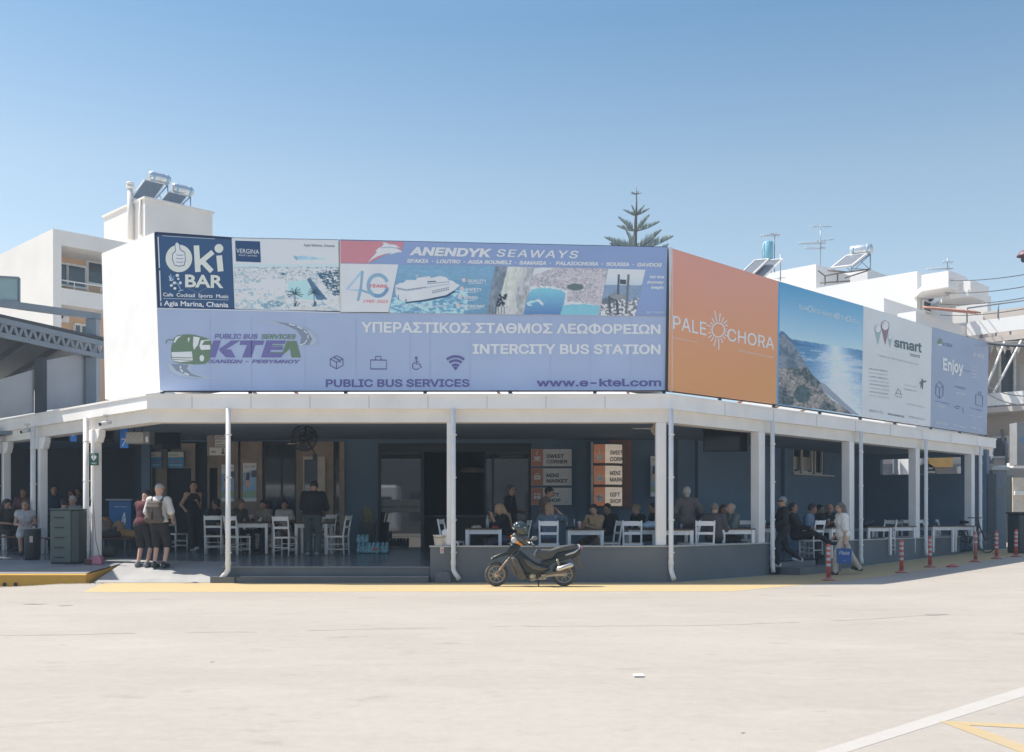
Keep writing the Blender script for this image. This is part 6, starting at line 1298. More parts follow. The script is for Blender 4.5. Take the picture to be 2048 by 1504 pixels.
gsn = MB(); wbox(gsn, 988, 906, 1056, 946, .02, .03); gsn.build('printed_screen', mat('green_film', (.11, .17, .14), .5, var=.25, scale=2), door)
A = Art(Plane(V(0, 27.98, 0), V(1, 0, 0))); A.text('SOUVENIRS', (999, 915), (1046, 915), 5.5, (.2, .24, .22), 0, off=.004); A.text('INTERNATIONAL', (1000, 927), (1046, 927), 5, (.2, .24, .22), 0, off=.004); A.build('lettering', door)
# shelves and warm lamp in the cafe room
t = thing('cafe_counter', 'dim long counter inside the cafe doorway', 'counter', (-2.4, 30.5, .3)); m = MB(); m.box((-3.3, 30.3, .3), (.4, 30.9, 1.3)); m.build('body', mat('counter_dark', (.09, .085, .08), .5), t); MB().box((-3.35, 30.2, 1.3), (.45, 30.95, 1.36)).build('top', mat('counter_stone', (.3, .29, .27), .4), t)
q = atY(945, 944, 30); t = thing('pendant_lamp', 'wide beige pendant shade inside the cafe doorway', 'lamp', q); MB().lathe([(.36, 0), (.34, .1), (.05, .14), (0, .14)], q, n=22).build('shade', mat('shade_beige', (.5, .42, .32), .7), t); MB().tube([q + V(0, 0, .14), q + V(0, 0, .95)], .01, 6).build('cord', blk, t)
# ------------------------------------------------------------------ tables, chairs and small terrace things
whw = mat('chair_white', (.86, .84, .82), .5, var=.05, scale=6, dirt=.15, dirtcol=(.5, .46, .42)); rush = mat('rush_seat', (.48, .40, .28), .85, var=.25, scale=40, bump=.4, bscale=90); topw = mat('table_top', (.11, .062, .04), .4, var=.2, scale=5)
ch0 = thing('taverna_chair', 'white wooden taverna chair', 'chair', (0, 0, 0), 'white taverna chairs')
for sx in (-1, 1):
    MB().tube([(sx * .19, -.19, 0), (sx * .19, -.19, .45)], [.017, .020], 8).build('leg', whw, ch0)
    MB().tube([(sx * .185, .21, 0), (sx * .185, .19, .44), (sx * .19, .23, .72), (sx * .195, .275, .93)], [.018, .021, .020, .017], 8).build('leg', whw, ch0)
def slat(z, y, h, bow, name):
    m = MB(); n = 8; T = np.linspace(-.19, .19, n + 1)
    for i in range(n):
        f = lambda t: y + bow * (1 - (t / .19) ** 2); g = lambda t: h * (.85 + .15 * (1 - (t / .19) ** 2))
        q = [(T[i], f(T[i]) - .011, z - h / 2), (T[i + 1], f(T[i + 1]) - .011, z - h / 2), (T[i + 1], f(T[i + 1]) - .011, z + g(T[i + 1]) / 2), (T[i], f(T[i]) - .011, z + g(T[i]) / 2)]
        m.add(q + [(a, b + .022, c) for a, b, c in q], [(0, 1, 2, 3), (7, 6, 5, 4), (0, 4, 5, 1), (3, 2, 6, 7), (0, 3, 7, 4), (1, 5, 6, 2)])
    return m.build(name, whw, ch0)
slat(.87, .262, .10, .03, 'top_rail'); slat(.66, .218, .055, .015, 'back_rail')
m = MB(); m.obox((0, 0, .445), (.195, .195, .014)); m.build('seat', rush, ch0, .008)
m = MB()
for a, b in (((-.2, -.2), (.2, -.2)), ((-.2, .2), (.2, .2)), ((-.2, -.2), (-.2, .2)), ((.2, -.2), (.2, .2))): m.bar((*a, .43), (*b, .43), .028, .036)
m.build('seat_frame', whw, ch0); m = MB()
for z in (.16, .28):
    m.tube([(-.19, -.19, z), (.19, -.19, z)], .011, 6); [m.tube([(s * .19, -.19, z - .03), (s * .187, .205, z - .03)], .011, 6) for s in (-1, 1)]
m.tube([(-.187, .2, .2), (.187, .2, .2)], .011, 6); m.build('stretcher', whw, ch0)
used = []
def chair(label, px, Y, face, group='white taverna chairs'):
    """face: where the sitter looks, 0 = camera, 90 = right, 180 = away"""
    o = ch0 if not used else copy_tree(ch0); used.append(1); x = XY(px, Y); z = float(fz(x, Y)) + .004; o.location = (x, Y, z); o.rotation_euler = (0, 0, math.radians(face)); tag(o, label, 'chair', group); return o
tb0 = thing('cafe_table', 'cafe table', 'table', (0, 0, 0), 'white cafe tables with dark tops')
MB().obox((0, 0, .738), (.40, .40, .013)).build('tabletop', topw, tb0, .004); m = MB()
for s in (-1, 1): m.obox((0, s * .35, .675), (.345, .012, .048)); m.obox((s * .35, 0, .675), (.012, .337, .048))
m.build('apron', whw, tb0)
for sx in (-1, 1):
    for sy in (-1, 1): MB().add([(sx * .35 + a * w_, sy * .35 + b * w_, z) for z, w_ in ((0, .028), (.724, .036)) for a, b in ((-1, -1), (1, -1), (1, 1), (-1, 1))], [(3, 2, 1, 0), (4, 5, 6, 7), (0, 1, 5, 4), (1, 2, 6, 5), (2, 3, 7, 6), (3, 0, 4, 7)]).build('leg', whw, tb0)
TB = []
def table(label, px, Y, rot=0):
    o = tb0 if not TB else copy_tree(tb0); x = XY(px, Y); z = float(fz(x, Y)) + .003; o.location = (x, Y, z); o.rotation_euler = (0, 0, math.radians(rot)); tag(o, label, 'table', 'white cafe tables with dark tops'); TB.append(V(x, Y, z + .751)); return V(x, Y, z + .751)
t1 = table('white cafe table in front of the blonde woman, holding the water bottle', 968, 22.7); t2 = table('white cafe table between the patterned blouse and the woman in tan', 1169, 22.7); t3 = table('white cafe table carrying the pale blue plastic bag', 1288, 23.4)
t4 = table('white cafe table seen between the corner column and the corner pipe', 1345, 22.5, 0); t5 = table('white cafe table in front of the bald man in green', 1463, 23.6, 12); t6 = table('dark set white table at the slate wall behind the bald man', 1513, 26.3)
t7 = table('white cafe table beside the bearded man with the paper cup', 1650, 26.0, 45); t8 = table('first white table right of the walking woman', 1741, 28.0, 20); t9 = table('second white table right of the walking woman', 1790, 29.3, 20); t10 = table('third white table right of the walking woman', 1868, 30.2, 20); t11 = table('last white table near the bicycle', 1912, 31.0, 20)
t12 = table('left inner table with the seated woman in a vest', 511, 25.4); t13 = table('left inner table in front of the man in black', 628, 25.2)
for lb, px, Y, f in (('white chair left of the front water bottle table', 905, 22.7, 75), ('white chair carrying the blonde woman with her chin on her hand', 1035, 23.0, -80), ('white chair seen from behind under the woman in patterned blouse', 1098, 22.15, 176), ('white chair right of the woman in tan', 1216, 22.9, -75),
                     ('white chair seen from behind at the plastic bag table', 1266, 22.35, 170), ('white chair just left of the corner pipe', 1375, 22.8, -95), ('white chair behind the corner pipe facing away', 1407, 22.5, 178), ('white chair right of the bald man in green', 1500, 23.9, -70), ('dim white chair by the slate wall right of the bald man', 1494, 25.6, 0),
                     ('white chair beside the bearded man, back to the camera', 1622, 25.6, -140), ('white chair pushed under the first right table', 1768, 28.2, -60), ('white chair leaning at the last right tables', 1858, 31.0, 45), ('empty white chair among the far right tables', 1815, 30.2, -30), ('white chair near the bicycle end of the terrace', 1893, 31.9, 60),
                     ('white chair left of the front white pipe, back to the camera', 428, 25.0, -170), ('white chair right of the front white pipe turned to the left table', 476, 24.7, 150), ('white chair beyond the left table facing the camera', 500, 25.9, 20), ('white chair with its back to the camera between the two left tables', 571, 24.4, 165), ('white chair right of the standing man in black', 676, 24.9, -100), ('dim white chair behind the man in black', 648, 26.1, -20), ('white chair by the woman in black trousers', 352, 26.4, 60)):
    chair(lb, px, Y, f)
def small(name, label, cat, builder, group=None, loc=(0, 0, 0)):
    t = thing(name, label, cat, loc, group); builder(t, V(loc)); return t
plc = lambda n, c, r=.4: mat(n, c, r, var=.06)
def bottle(t, q): MB().lathe([(0, 0), (.034, .002), (.035, .13), (.031, .15), (.034, .17), (.014, .22), (.013, .245), (0, .245)], q, n=14).build('body', glass('bottle_plastic', (.45, .55, .62), .4, .1), t); MB().lathe([(.0155, 0), (.0155, .022), (0, .022)], q + V(0, 0, .24), n=12).build('cap', plc('cap_white', (.7, .72, .75)), t)
def papercup(c): return lambda t, q: (MB().lathe([(0, 0), (.028, 0), (.038, .10), (0, .10)], q, n=14).build('body', plc('cup_%.2f' % c[0], c), t), MB().lathe([(.041, 0), (.041, .012), (0, .014)], q + V(0, 0, .10), n=14).build('lid', plc('cup_lid', (.5, .48, .46)), t))
def glasscup(t, q): MB().lathe([(0, 0), (.026, .002), (.033, .11), (.030, .11), (.024, .012), (0, .012)], q, n=14).build('body', glass('tumbler', (.4, .45, .5), .5, .05), t); MB().lathe([(0, .014), (.024, .014), (.029, .075), (0, .076)], q, n=12).build('drink', plc('iced_coffee', (.22, .13, .08)), t)
small('water_bottle', 'clear water bottle on the table before the blonde woman', 'bottle', bottle, None, t1 + V(.08, -.1, 0)); small('food_tray', 'crumpled snack wrapper tray beside the clear water bottle', 'food', lambda t, q: (MB().lathe([(0, 0), (.1, 0), (.12, .03), (.1, .012), (0, .012)], q, n=16).build('plate', plc('plate', (.6, .58, .55)), t), blob('snack', SDF(.008, .02).ell(q + V(-.03, 0, .03), (.06, .04, .03)).ell(q + V(.05, .01, .035), (.045, .05, .03)), mat('pastry', (.45, .30, .2), .8, var=.3, scale=30), t)), None, t1 + V(-.16, -.05, .001))
small('red_wallet', 'small red purse lying right of the clear water bottle', 'purse', lambda t, q: MB().obox(q + V(0, 0, .02), (.07, .045, .02)).build('case', plc('red_leather', (.45, .06, .07)), t, .008), None, t1 + V(.24, -.12, .001))
small('milkshake_glass', 'glass of pink drink on the table of the woman in tan', 'drink', lambda t, q: (MB().lathe([(0, 0), (.032, .002), (.042, .13), (0, .13)], q, n=14).build('body', plc('pink_drink', (.50, .28, .26)), t), MB().lathe([(.043, 0), (.035, .03), (0, .035)], q + V(0, 0, .13), n=12).build('lid', plc('clear_lid', (.6, .6, .6)), t)), None, t2 + V(-.12, -.15, 0)); small('condiment_stand', 'black condiment stand with two tall rods on the tan woman\'s table', 'stand', lambda t, q: (MB().obox(q + V(0, 0, .03), (.09, .05, .03)).build('tray', blk, t), [MB().tube([q + V(s * .08, 0, .05), q + V(s * .08, 0, .19)], .011, 8).ell(q + V(s * .08, 0, .2), (.013, .013, .013), n=8).build('rod', plc('rod_pale', (.5, .52, .55)), t) for s in (-1, 1)]), None, t2 + V(-.31, -.12, 0))
blob_bag = lambda nm, c, h=.012: (lambda t, q: blob('bag', SDF(h, .04).ell(q + V(-.08, 0, .06), (.12, .10, .07)).ell(q + V(.07, .02, .08), (.12, .09, .08)).ell(q + V(.15, 0, .13), (.05, .06, .05)).ell(q + V(-.02, .03, .11), (.06, .07, .06)), mat(nm, c, .4, var=.15, scale=20, bump=.5, bscale=40), t))
small('plastic_bag', 'pale blue plastic bag lying on a terrace table', 'bag', blob_bag('bag_blue', (.45, .58, .70)), None, t3 + V(.12, -.05, 0)); small('handbag', 'dark handbag on the first table right of the walking woman', 'bag', blob_bag('bag_dark', (.03, .035, .04)), None, t8 + V(-.1, 0, 0)); small('folded_jacket', 'grey jacket thrown over the second right table', 'jacket', blob_bag('jacket_grey', (.26, .25, .25)), None, t9 + V(.05, 0, 0))
small('white_jug', 'white jug on the left inner table behind the man in black', 'jug', lambda t, q: (MB().lathe([(0, 0), (.06, 0), (.07, .09), (.05, .17), (.055, .19), (0, .19)], q, n=16).build('body', plc('jug_white', (.6, .6, .6)), t), MB().torus(q + V(.075, 0, .11), (0, 1, 0), .04, .009, 14, 6).build('handle', plc('jug_white', (.6, .6, .6)), t)), None, t13 + V(-.12, -.1, 0))
for lb, q in (('iced coffee glass on the left inner table', t12 + V(-.25, -.05, 0)), ('iced coffee glass before the woman in a vest', t12 + V(.2, .1, 0)), ('iced coffee glass at the plastic bag table', t3 + V(-.25, .12, 0)), ('iced coffee glass beside the bald man in green', t5 + V(.1, .2, 0))): small('coffee_glass', lb, 'drink', glasscup, 'iced coffee glasses', q)
for lb, q in (('iced coffee glass on the first right table', t8 + V(-.2, .1, 0)), ('iced coffee glass on the third right table', t10 + V(.1, 0, 0)), ('iced coffee glass on the corner table by the pipe', t4 + V(.2, .1, 0))): small('coffee_glass', lb, 'drink', glasscup, 'iced coffee glasses', q)
for lb, q in (('napkin holder on the third right table', t10 + V(-.18, .08, 0)), ('napkin holder on the table of the bald man', t5 + V(-.15, .22, 0)), ('napkin holder on the plastic bag table', t3 + V(-.05, .25, 0)), ('napkin holder on the left table of the woman in a vest', t12 + V(.05, .25, 0))): small('napkin_holder', lb, 'napkin holder', lambda t, q: (MB().obox(q + V(0, 0, .01), (.05, .03, .01)).build('base', blk, t), MB().obox(q + V(0, 0, .065), (.045, .018, .053)).build('napkins', plc('napkin', (.7, .69, .67)), t)), 'napkin holders', q)
# bucket and half-round stone by the front wall
q = V(XY(879, 21.15), 21.15, .735)
def bucket(t, q): MB().lathe([(0, 0), (.10, 0), (.125, .2), (.135, .2), (.135, .215), (0, .21)], q, n=22).build('body', mat('bucket_white', (.76, .76, .76), .4, dirt=.1), t); m = MB(); m.tube([q + V(.133 * math.cos(a), -.02 - .1 * math.sin(a), .2 - .04 * math.sin(a)) for a in np.linspace(0, math.pi, 9)], .004, 5); m.build('handle', steel, t)
small('white_bucket', 'white plastic bucket standing on the low wall beside a column', 'bucket', bucket, None, q)
q = V(XY(912, 21.2), 21.25, .735); small('white_crate', 'small white tub behind the bucket on the low wall', 'tub', lambda t, q: MB().lathe([(0, 0), (.09, 0), (.1, .27), (.06, .33), (0, .33)], q, n=18).build('body', mat('bucket_white', (.76, .76, .76)), t), None, V(XY(893, 21.2), 21.2, .735))
q = V(XY(886, 20.88), 20.88, 0); a_ = np.linspace(0, math.pi, 15)
t = thing('half_round_stone', 'grey half round stone slab leaning at the foot of the low wall', 'stone', q); m = MB(); P = [q + V(-.155, 0, .003), q + V(.155, 0, .003)] + [q + V(.155 * math.cos(a), .03 * math.sin(a), .12 + .10 * math.sin(a)) for a in a_]; m.prism(P, V(0, .075, .01)); m.build('slab', mat('grey_stone', (.16, .165, .17), .85, var=.2, scale=12, bump=.3), t, .01)
# water packs, planter
wpk = mat('pack_film', (.26, .50, .58), .2, var=.35, scale=14, bump=.4, bscale=18); YW = 25.4
for k, (px, dz, dy, lb) in enumerate(((727, 0, .05, 'left lower pack of the shrink wrapped water bottles'), (748, 0, -.08, 'middle pack of the shrink wrapped water bottles with a red label'), (766, 0, .06, 'right pack of the shrink wrapped water bottles'), (726, .25, .1, 'upper pack lying on the shrink wrapped water bottles'))):
    x = XY(px, YW + dy); z = float(fz(x, YW)) + dz; t = thing('water_pack', lb, 'water pack', (x, YW + dy, z), 'packs of bottled water'); s_ = SDF(.014, .03)
    for i in range(3):
        for j in range(2): s_.cap(V(x - .12 + i * .1, YW + dy - .05 + j * .1, z + .05), V(x - .10 + i * .1, YW + dy - .04 + j * .1, z + (.24 if dz == 0 else .18)), .052, .035)
    blob('wrap', s_, wpk, t)
    if k == 1: MB().box((x - .02, YW + dy - .125, z + .07), (x + .09, YW + dy - .115, z + .15)).build('label', plc('label_red', (.45, .16, .12)), t)
x = XY(735, 26.6); z = float(fz(x, 26.6)); t = thing('snake_plant', 'snake plant in a tall dark planter beside the cafe door', 'plant', (x, 26.6, z)); MB().add([(x + a * w_, 26.6 + b * w_, z + h) for h, w_ in ((0, .15), (.72, .21)) for a, b in ((-1, -1), (1, -1), (1, 1), (-1, 1))], [(3, 2, 1, 0), (4, 5, 6, 7), (0, 1, 5, 4), (1, 2, 6, 5), (2, 3, 7, 6), (3, 0, 4, 7)]).build('planter', mat('planter_dark', (.055, .065, .075), .6), t)
m = MB(); random.seed(3)
for k in range(26):
    a = random.uniform(0, 6.28); r = random.uniform(.02, .16); b = V(x + r * math.cos(a), 26.6 + r * math.sin(a), z + .7); L = random.uniform(.25, .55); tip = b + V(math.cos(a) * L * .25, math.sin(a) * L * .25, L); w_ = V(-math.sin(a), math.cos(a), 0) * .022; mid = b * .5 + tip * .5; m.add([b - w_, b + w_, mid + w_ * 1.2, tip, mid - w_ * 1.2], [(0, 1, 2, 3, 4)])
m.build('leaves', mat('snake_leaf', (.26, .24, .13), .5, var=.45, scale=25), t)
# left waiting area: bins, broom, dustpan, benches, bags
def gz2(px, Y): x = XY(px, Y); return V(x, Y, float(np.where(Y < 23.2, platz(x, Y), fz(x, Y))))
q = gz2(134, 22.55); t = thing('green_cabinet', 'tall dark green plastic cabinet bin with louvred drawers', 'cabinet', q); zt = 1.32 + 13 * 22.55 / 2100; gp_ = mat('green_plastic', (.085, .115, .105), .5, var=.08); hgt = zt - q[2]
m = MB(); m.box((q[0] - .30, 22.4, q[2] + .02), (q[0] + .14, 22.95, zt)); m.build('body', gp_, t, .02); MB().box((q[0] + .142, 22.42, q[2] + .03), (q[0] + .31, 22.95, zt - .01)).build('side', mat('green_plastic_dark', (.04, .055, .055), .5), t, .01); m = MB(); m.box((q[0] - .31, 22.38, zt + .001), (q[0] + .32, 22.97, zt + .03)); m.build('lid', gp_, t, .01)
for k in range(5): z = q[2] + hgt * (.13 + .185 * k); m = MB(); m.prism([(q[0] - .22, 22.385, z), (q[0] + .02, 22.385, z), (q[0] - .02, 22.385, z - .03), (q[0] - .18, 22.385, z - .03)], (0, .014, 0)); m.build('drawer_grip', blk, t)
MB().box((q[0] - .29, 22.43, q[2]), (q[0] + .3, 22.93, q[2] + .019)).build('base', blk, t)
q = gz2(65, 23.3); t = thing('waste_bin', 'black waste bin with a pale label in front of the left column', 'bin', q); zt = 1.05; m = MB(); m.tube([q + V(0, 0, 0), q + V(0, 0, .03), V(q[0], q[1], zt - .05), V(q[0], q[1], zt)], [.15, .165, .175, .17], 20); m.build('body', mat('bin_black', (.02, .024, .028), .45), t); MB().torus((q[0], q[1], zt), (0, 0, 1), .172, .012, 24, 6).build('rim', mat('bin_rim', (.28, .3, .31), .4), t); MB().box((q[0] + .02, q[1] - .19, .75), (q[0] + .09, q[1] - .18, .89)).build('label', plc('bin_label', (.5, .44, .36)), t)
q = gz2(190, 22.35); t = thing('dustpan', 'pink dustpan with a wire handle at the foot of the AED column', 'dustpan', q); m = MB(); m.prism([q + V(-.16, -.06, .005), q + V(.17, -.06, .005), q + V(.12, -.0, .16), q + V(.02, .02, .20), q + V(-.11, 0, .15)], V(0, .16, .0)); m.build('pan', plc('pan_pink', (.45, .16, .21)), t, .015); MB().tube([q + V(.08, .05, .17), q + V(.0, .05, .5), q + V(-.08, .08, 1.45)], .006, 6).build('handle', steel, t)
q = gz2(176, 22.3); t = thing('broom', 'broom with a pale blue stick leaning on the pipe above the dustpan', 'broom', q); MB().tube([q + V(.02, 0, .14), q + V(-.0, .1, .75), q + V(-.02, .17, 1.25)], .012, 8).build('stick', plc('stick_blue', (.42, .46, .52)), t); MB().tube([q + V(-.02, .17, 1.25), q + V(-.025, .2, 1.42)], .016, 8).build('grip', blk, t); MB().obox(q + V(.0, 0, .06), (.07, .03, .06)).build('brush', plc('brush_dark', (.09, .03, .035)), t, .01)
def bench(label, px0, px1, Y, zs=.43):
    a, b = gz2(px0, Y), gz2(px1, Y); t = thing('bench', label, 'bench', (a + b) / 2, 'waiting benches'); z = (a[2] + b[2]) / 2; m = MB()
    for k in range(4): m.box((a[0], Y - .2 + k * .11, z + zs - .03), (b[0], Y - .11 + k * .11, z + zs))
    m.build('seat', mat('bench_wood', (.11, .05, .035), .5, var=.2, scale=8), t)
    for x in (a[0] + .15, b[0] - .15):
        m = MB(); m.tube([(x, Y - .17, z), (x, Y - .16, z + zs - .03)], .02, 8).tube([(x, Y + .17, z), (x, Y + .16, z + zs - .03)], .02, 8).tube([(x, Y - .16, z + zs - .05), (x, Y + .16, z + zs - .05)], .018, 6); m.build('leg', mat('bench_iron', (.12, .13, .14), .5), t)
bench('brown slatted bench at the far left under the seated women', -60, 58, 25.0); bench('brown slatted bench behind the green cabinet', 84, 170, 24.6); bench('bench at the right carrying the travellers\' bags', 200, 268, 24.3)
zb = gz2(230, 24.3)[2] + .435
def bagd(name, label, px, Y, z, c, shp, cat='bag'):
    q = V(XY(px, Y), Y, z); t = thing(name, label, cat, q, 'bags piled on the bench'); blob('body', shp(SDF(.014, .04), q), mat('cloth_' + name + str(px), c, .8, var=.25, scale=9, bump=.3), t); return t, q
t, q = bagd('backpack', 'grey brown backpack with orange rim on the bags bench', 212, 24.25, zb, (.12, .095, .08), lambda s, q: s.ell(q + V(0, 0, .24), (.17, .13, .25)).ell(q + V(0, -.1, .14), (.12, .07, .12)).ell(q + V(0, 0, .02), (.15, .12, .03)))
MB().tube([q + V(-.12, -.13, .38), q + V(0, -.15, .46), q + V(.12, -.13, .38)], .022, 8).build('strap', plc('strap_orange', (.45, .16, .05)), t)
t, q = bagd('backpack', 'patterned tan and black backpack on the bags bench beside the blue counter', 237, 24.3, zb, (.22, .15, .09), lambda s, q: s.ell(q + V(0, 0, .2), (.16, .13, .2)).ell(q + V(.06, -.08, .12), (.09, .07, .1))); MB().ell(q + V(-.03, -.12, .2), (.06, .03, .07)).ell(q + V(.06, -.16, .1), (.05, .02, .05)).build('pocket', blk, t)
bagd('shoulder_bag', 'yellow orange bag standing at the left end of the bags bench', 199, 24.5, zb, (.44, .24, .07), lambda s, q: s.ell(q + V(0, 0, .26), (.11, .08, .24)).ell(q + V(.02, 0, .1), (.13, .1, .1))); bagd('shoulder_bag', 'black bag lying in front on the bags bench', 222, 24.1, zb, (.02, .02, .024), lambda s, q: s.cap(q + V(-.15, 0, .09), q + V(.15, 0, .08), .09, .08)); bagd('shoulder_bag', 'mustard bag at the right end of the bags bench', 254, 24.2, zb, (.25, .15, .05), lambda s, q: s.cap(q + V(-.12, 0, .11), q + V(.16, 0, .09), .10, .09))
bagd('suitcase', 'dark case with a white tag under the bags bench', 207, 24.2, gz2(207, 24.2)[2], (.06, .07, .06), lambda s, q: s.cap(q + V(-.2, 0, .13), q + V(.2, 0, .13), .12), 'suitcase')
# flexible bollards along the right pavement
brd = mat('bollard_red', (.55, .10, .085), .5, var=.12, scale=10, dirt=.2, dirtcol=(.4, .2, .18)); bwh = mat('bollard_white', (.52, .46, .42), .5, var=.1, scale=20); bbs = mat('bollard_base', (.42, .16, .14), .7, var=.2, scale=12)
def bollard(px, y0, y1, Y, label, fade=False):
    x = XY(px, Y); z = float(gz(x, Y)) + .004; h = (y1 - y0) * Y / FPX; t = thing('bollard', label, 'bollard', (x, Y, z), 'red and white flexible bollards on the kerb'); q = V(x, Y, z)
    MB().lathe([(0, 0), (.14, 0), (.14, .015), (.07, .03), (.055, .05), (.055, .07), (0, .07)], q, n=20).build('base', bbs, t); MB().lathe([(0, .06), (.045, .06), (.040, h - .02), (.03, h), (0, h)], q, n=18).build('post', bbs if fade else brd, t)
    for f in (.38, .54, .70, .84) if not fade else (.62, .82): MB().lathe([(.0455, 0), (.0465, .002), (.0455, h * .075), (.044, h * .077)], q + V(0, 0, h * f), n=18).build('stripe', bwh, t)
for a in ((1657, 1095, 1168, 21.6, 'nearest bollard, in front of the walking woman\'s bag'), (1803, 1084, 1150, 23.6, 'second bollard from the walking woman, with faded stripes'), (1860, 1079, 1140, 25.2, 'bright red bollard before the terrace pipe near the tables'), (1951, 1066, 1126, 26.6, 'faded pink bollard standing before the bicycle', True), (1993, 1063, 1118, 27.6, 'bollard standing before the grey gate pillar'), (2032, 1058, 1112, 28.2, 'bollard at the right edge beside the dark bin')): bollard(*a[:5], fade=len(a) > 5)
q = G(1905, 1134); t = thing('bollard_stump', 'flat red base left from a broken bollard', 'bollard', q); MB().lathe([(0, .004), (.14, .004), (.14, .02), (.06, .05), (.04, .07), (0, .06)], q, n=18).build('base', brd, t)
# ------------------------------------------------------------------ people: one continuous body each, clothes and hair as children
SKIN = [(.50, .29, .20), (.42, .24, .165), (.36, .20, .135), (.55, .34, .25)]
def ik(A, T, l1, l2, pole):
    A, T, pole = V(A), V(T), V(pole); d = T - A; L = np.linalg.norm(d); m = (l1 + l2) * .999
    if L > m: T = A + d * m / L; d = T - A; L = m
    d = d / L; x = (l1 * l1 - l2 * l2 + L * L) / (2 * L); h = math.sqrt(max(l1 * l1 - x * x, 0)); p = pole - d * (pole @ d); p = p / (np.linalg.norm(p) + 1e-9)
    return A + d * x + p * h, T
def rotx(a): c, s = math.cos(a), math.sin(a); return np.array([[1, 0, 0], [0, c, -s], [0, s, c]])
def rotz(a): c, s = math.cos(a), math.sin(a); return np.array([[c, -s, 0], [s, c, 0], [0, 0, 1]])
def roty(a): c, s = math.cos(a), math.sin(a); return np.array([[c, 0, s], [0, 1, 0], [-s, 0, c]])
def person(label, px, Y, face, H=1.72, pose='stand', lean=0, side=0, hl=None, hr_=None, fl=None, fr_=None, head=(0, 0), skin=0, top=(.2, .2, .2), sleeve=.45, bot=(.05, .05, .06), leg=1.0, shoe=(.03, .03, .035), hair=('short', (.04, .03, .025)), pole=None, fat=1.0, female=False, z=None, h=.012, seat=.46, extra=None, group='people on the terrace', topvar=.12, x=None, loose=0):
    s = H / 1.72; X = XY(px, Y) if x is None else x; z = float(fz(X, Y)) + .003 if z is None else z
    root = thing('person', label, 'person', (X, Y, z), group); t = math.radians(face); f = V(math.sin(t), -math.cos(t), 0); r = V(-math.cos(t), -math.sin(t), 0); base = V(X, Y, z)
    TW = lambda v: base + v[:, :1] * r + v[:, 1:2] * f + v[:, 2:3] * V(0, 0, 1)
    pel = V(0, 0, .90 * s) if pose != 'sit' else V(0, 0, seat + .10 * s)
    R = rotz(0) @ rotx(-math.radians(lean)) @ roty(math.radians(side)); T = lambda p: pel + R @ (V(p) * s)
    sw = (.155 if female else .178) * (1 + .25 * (fat - 1)); fw = fat
    # legs
    hips = [pel + V(q * .088 * s, 0, -.03 * s) for q in (-1, 1)]
    if pose == 'sit': ft = [fl or (-.11, .44, .07), fr_ or (.12, .40, .07)]; kp = V(0, .6, 1)
    else: ft = [fl or (-.10, .0, .07), fr_ or (.10, .03, .07)]; kp = V(0, 1, 0)
    ks = []; an = []
    for i in (0, 1): k, a = ik(hips[i], ft[i], .43 * s, .42 * s, kp + V((-1, 1)[i] * .15, 0, 0)); ks.append(k); an.append(a)
    sh = [T((q * sw, -.005, .45)) for q in (-1, 1)]
    hd = []
    for i, g in enumerate((hl, hr_)):
        q = (-1, 1)[i]
        g = V(g) if g is not None else ((T((q * (sw + .07 * fat), .05, -.08))) if pose != 'sit' else V(q * .12, .33, seat + .24))
        hd.append(g)
    el = []; wr = []
    for i in (0, 1): e, w_ = ik(sh[i], hd[i], .285 * s, .26 * s, V(pole) if pole and i == 1 else V((-1, 1)[i] * .55, -.7, -.55)); el.append(e); wr.append(w_)
    nb = T((0, -.005, .50)); hc = nb + R @ (V(0, .03, .155) * s) * V(1, 1, 1); HR = R @ rotz(math.radians(-head[0])) @ rotx(-math.radians(head[1])) if lean < 40 else rotz(math.radians(-head[0])) @ rotx(-math.radians(head[1])); HP = lambda p: hc + HR @ (V(p) * s)
    B = SDF(h, .045 * s)
    torso = [((0, 0, .0), (.155 * fw, .115 * fw, .13)), ((0, .01 * fw, .17), (.138 * fw, .105 * fw, .15)), ((0, 0, .34), (.162 * (.5 + .5 * fw), .112 * (.5 + .5 * fw), .17))]
    if female: torso += [((-.07, .075, .33), (.068, .06, .068)), ((.07, .075, .33), (.068, .06, .068))]; torso[1] = ((0, .005, .17), (.118 * fw, .092 * fw, .15))
    for c, rr in torso: B.ell(T(c), V(rr) * s, R)
    B.cap(sh[0], sh[1], .058 * s); B.cap(T((0, 0, .44)), hc - HR @ V(0, .02, .06), .062 * s, .052 * s)
    for i in (0, 1):
        B.cap(sh[i], el[i], .049 * s * (.7 + .3 * fat), .038 * s); B.cap(el[i], wr[i], .038 * s, .026 * s, .02)
        B.cap(hips[i], ks[i], .085 * s * (.6 + .4 * fat), .053 * s); B.cap(ks[i], an[i], .054 * s, .036 * s, .02)
        fd = an[i] - ks[i]; toe = V(0, 1, 0) if pose != 'walk' or i == 0 else V(0, 1, .25); toe = toe / np.linalg.norm(toe); B.cap(an[i] + V(0, -.03, -.03) * s, an[i] + toe * .15 * s + V(0, 0, -.035) * s, .036 * s, .026 * s, .02)
        # hand: palm, four unequal bent fingers, thumb from the side of the palm
        d = (wr[i] - el[i]); d = d / np.linalg.norm(d); u = np.cross(d, V(0, 0, 1)) ; u = u / (np.linalg.norm(u) + 1e-6); n = np.cross(u, d); pc = wr[i] + d * .05 * s
        B.cap(wr[i], wr[i] + d * .075 * s, .024 * s, .028 * s, .015); q = (-1, 1)[i]
        for j, (o, L) in enumerate(((-.027, .062), (-.009, .074), (.009, .070), (.026, .054))): a = wr[i] + d * .085 * s + u * o * s; m_ = a + d * L * .55 * s - n * .008 * s; B.cap(a, m_, .0095 * s, .009 * s, .008); B.cap(m_, m_ + (d * .7 - n * .6) * L * .5 * s, .009 * s, .0075 * s, .004)
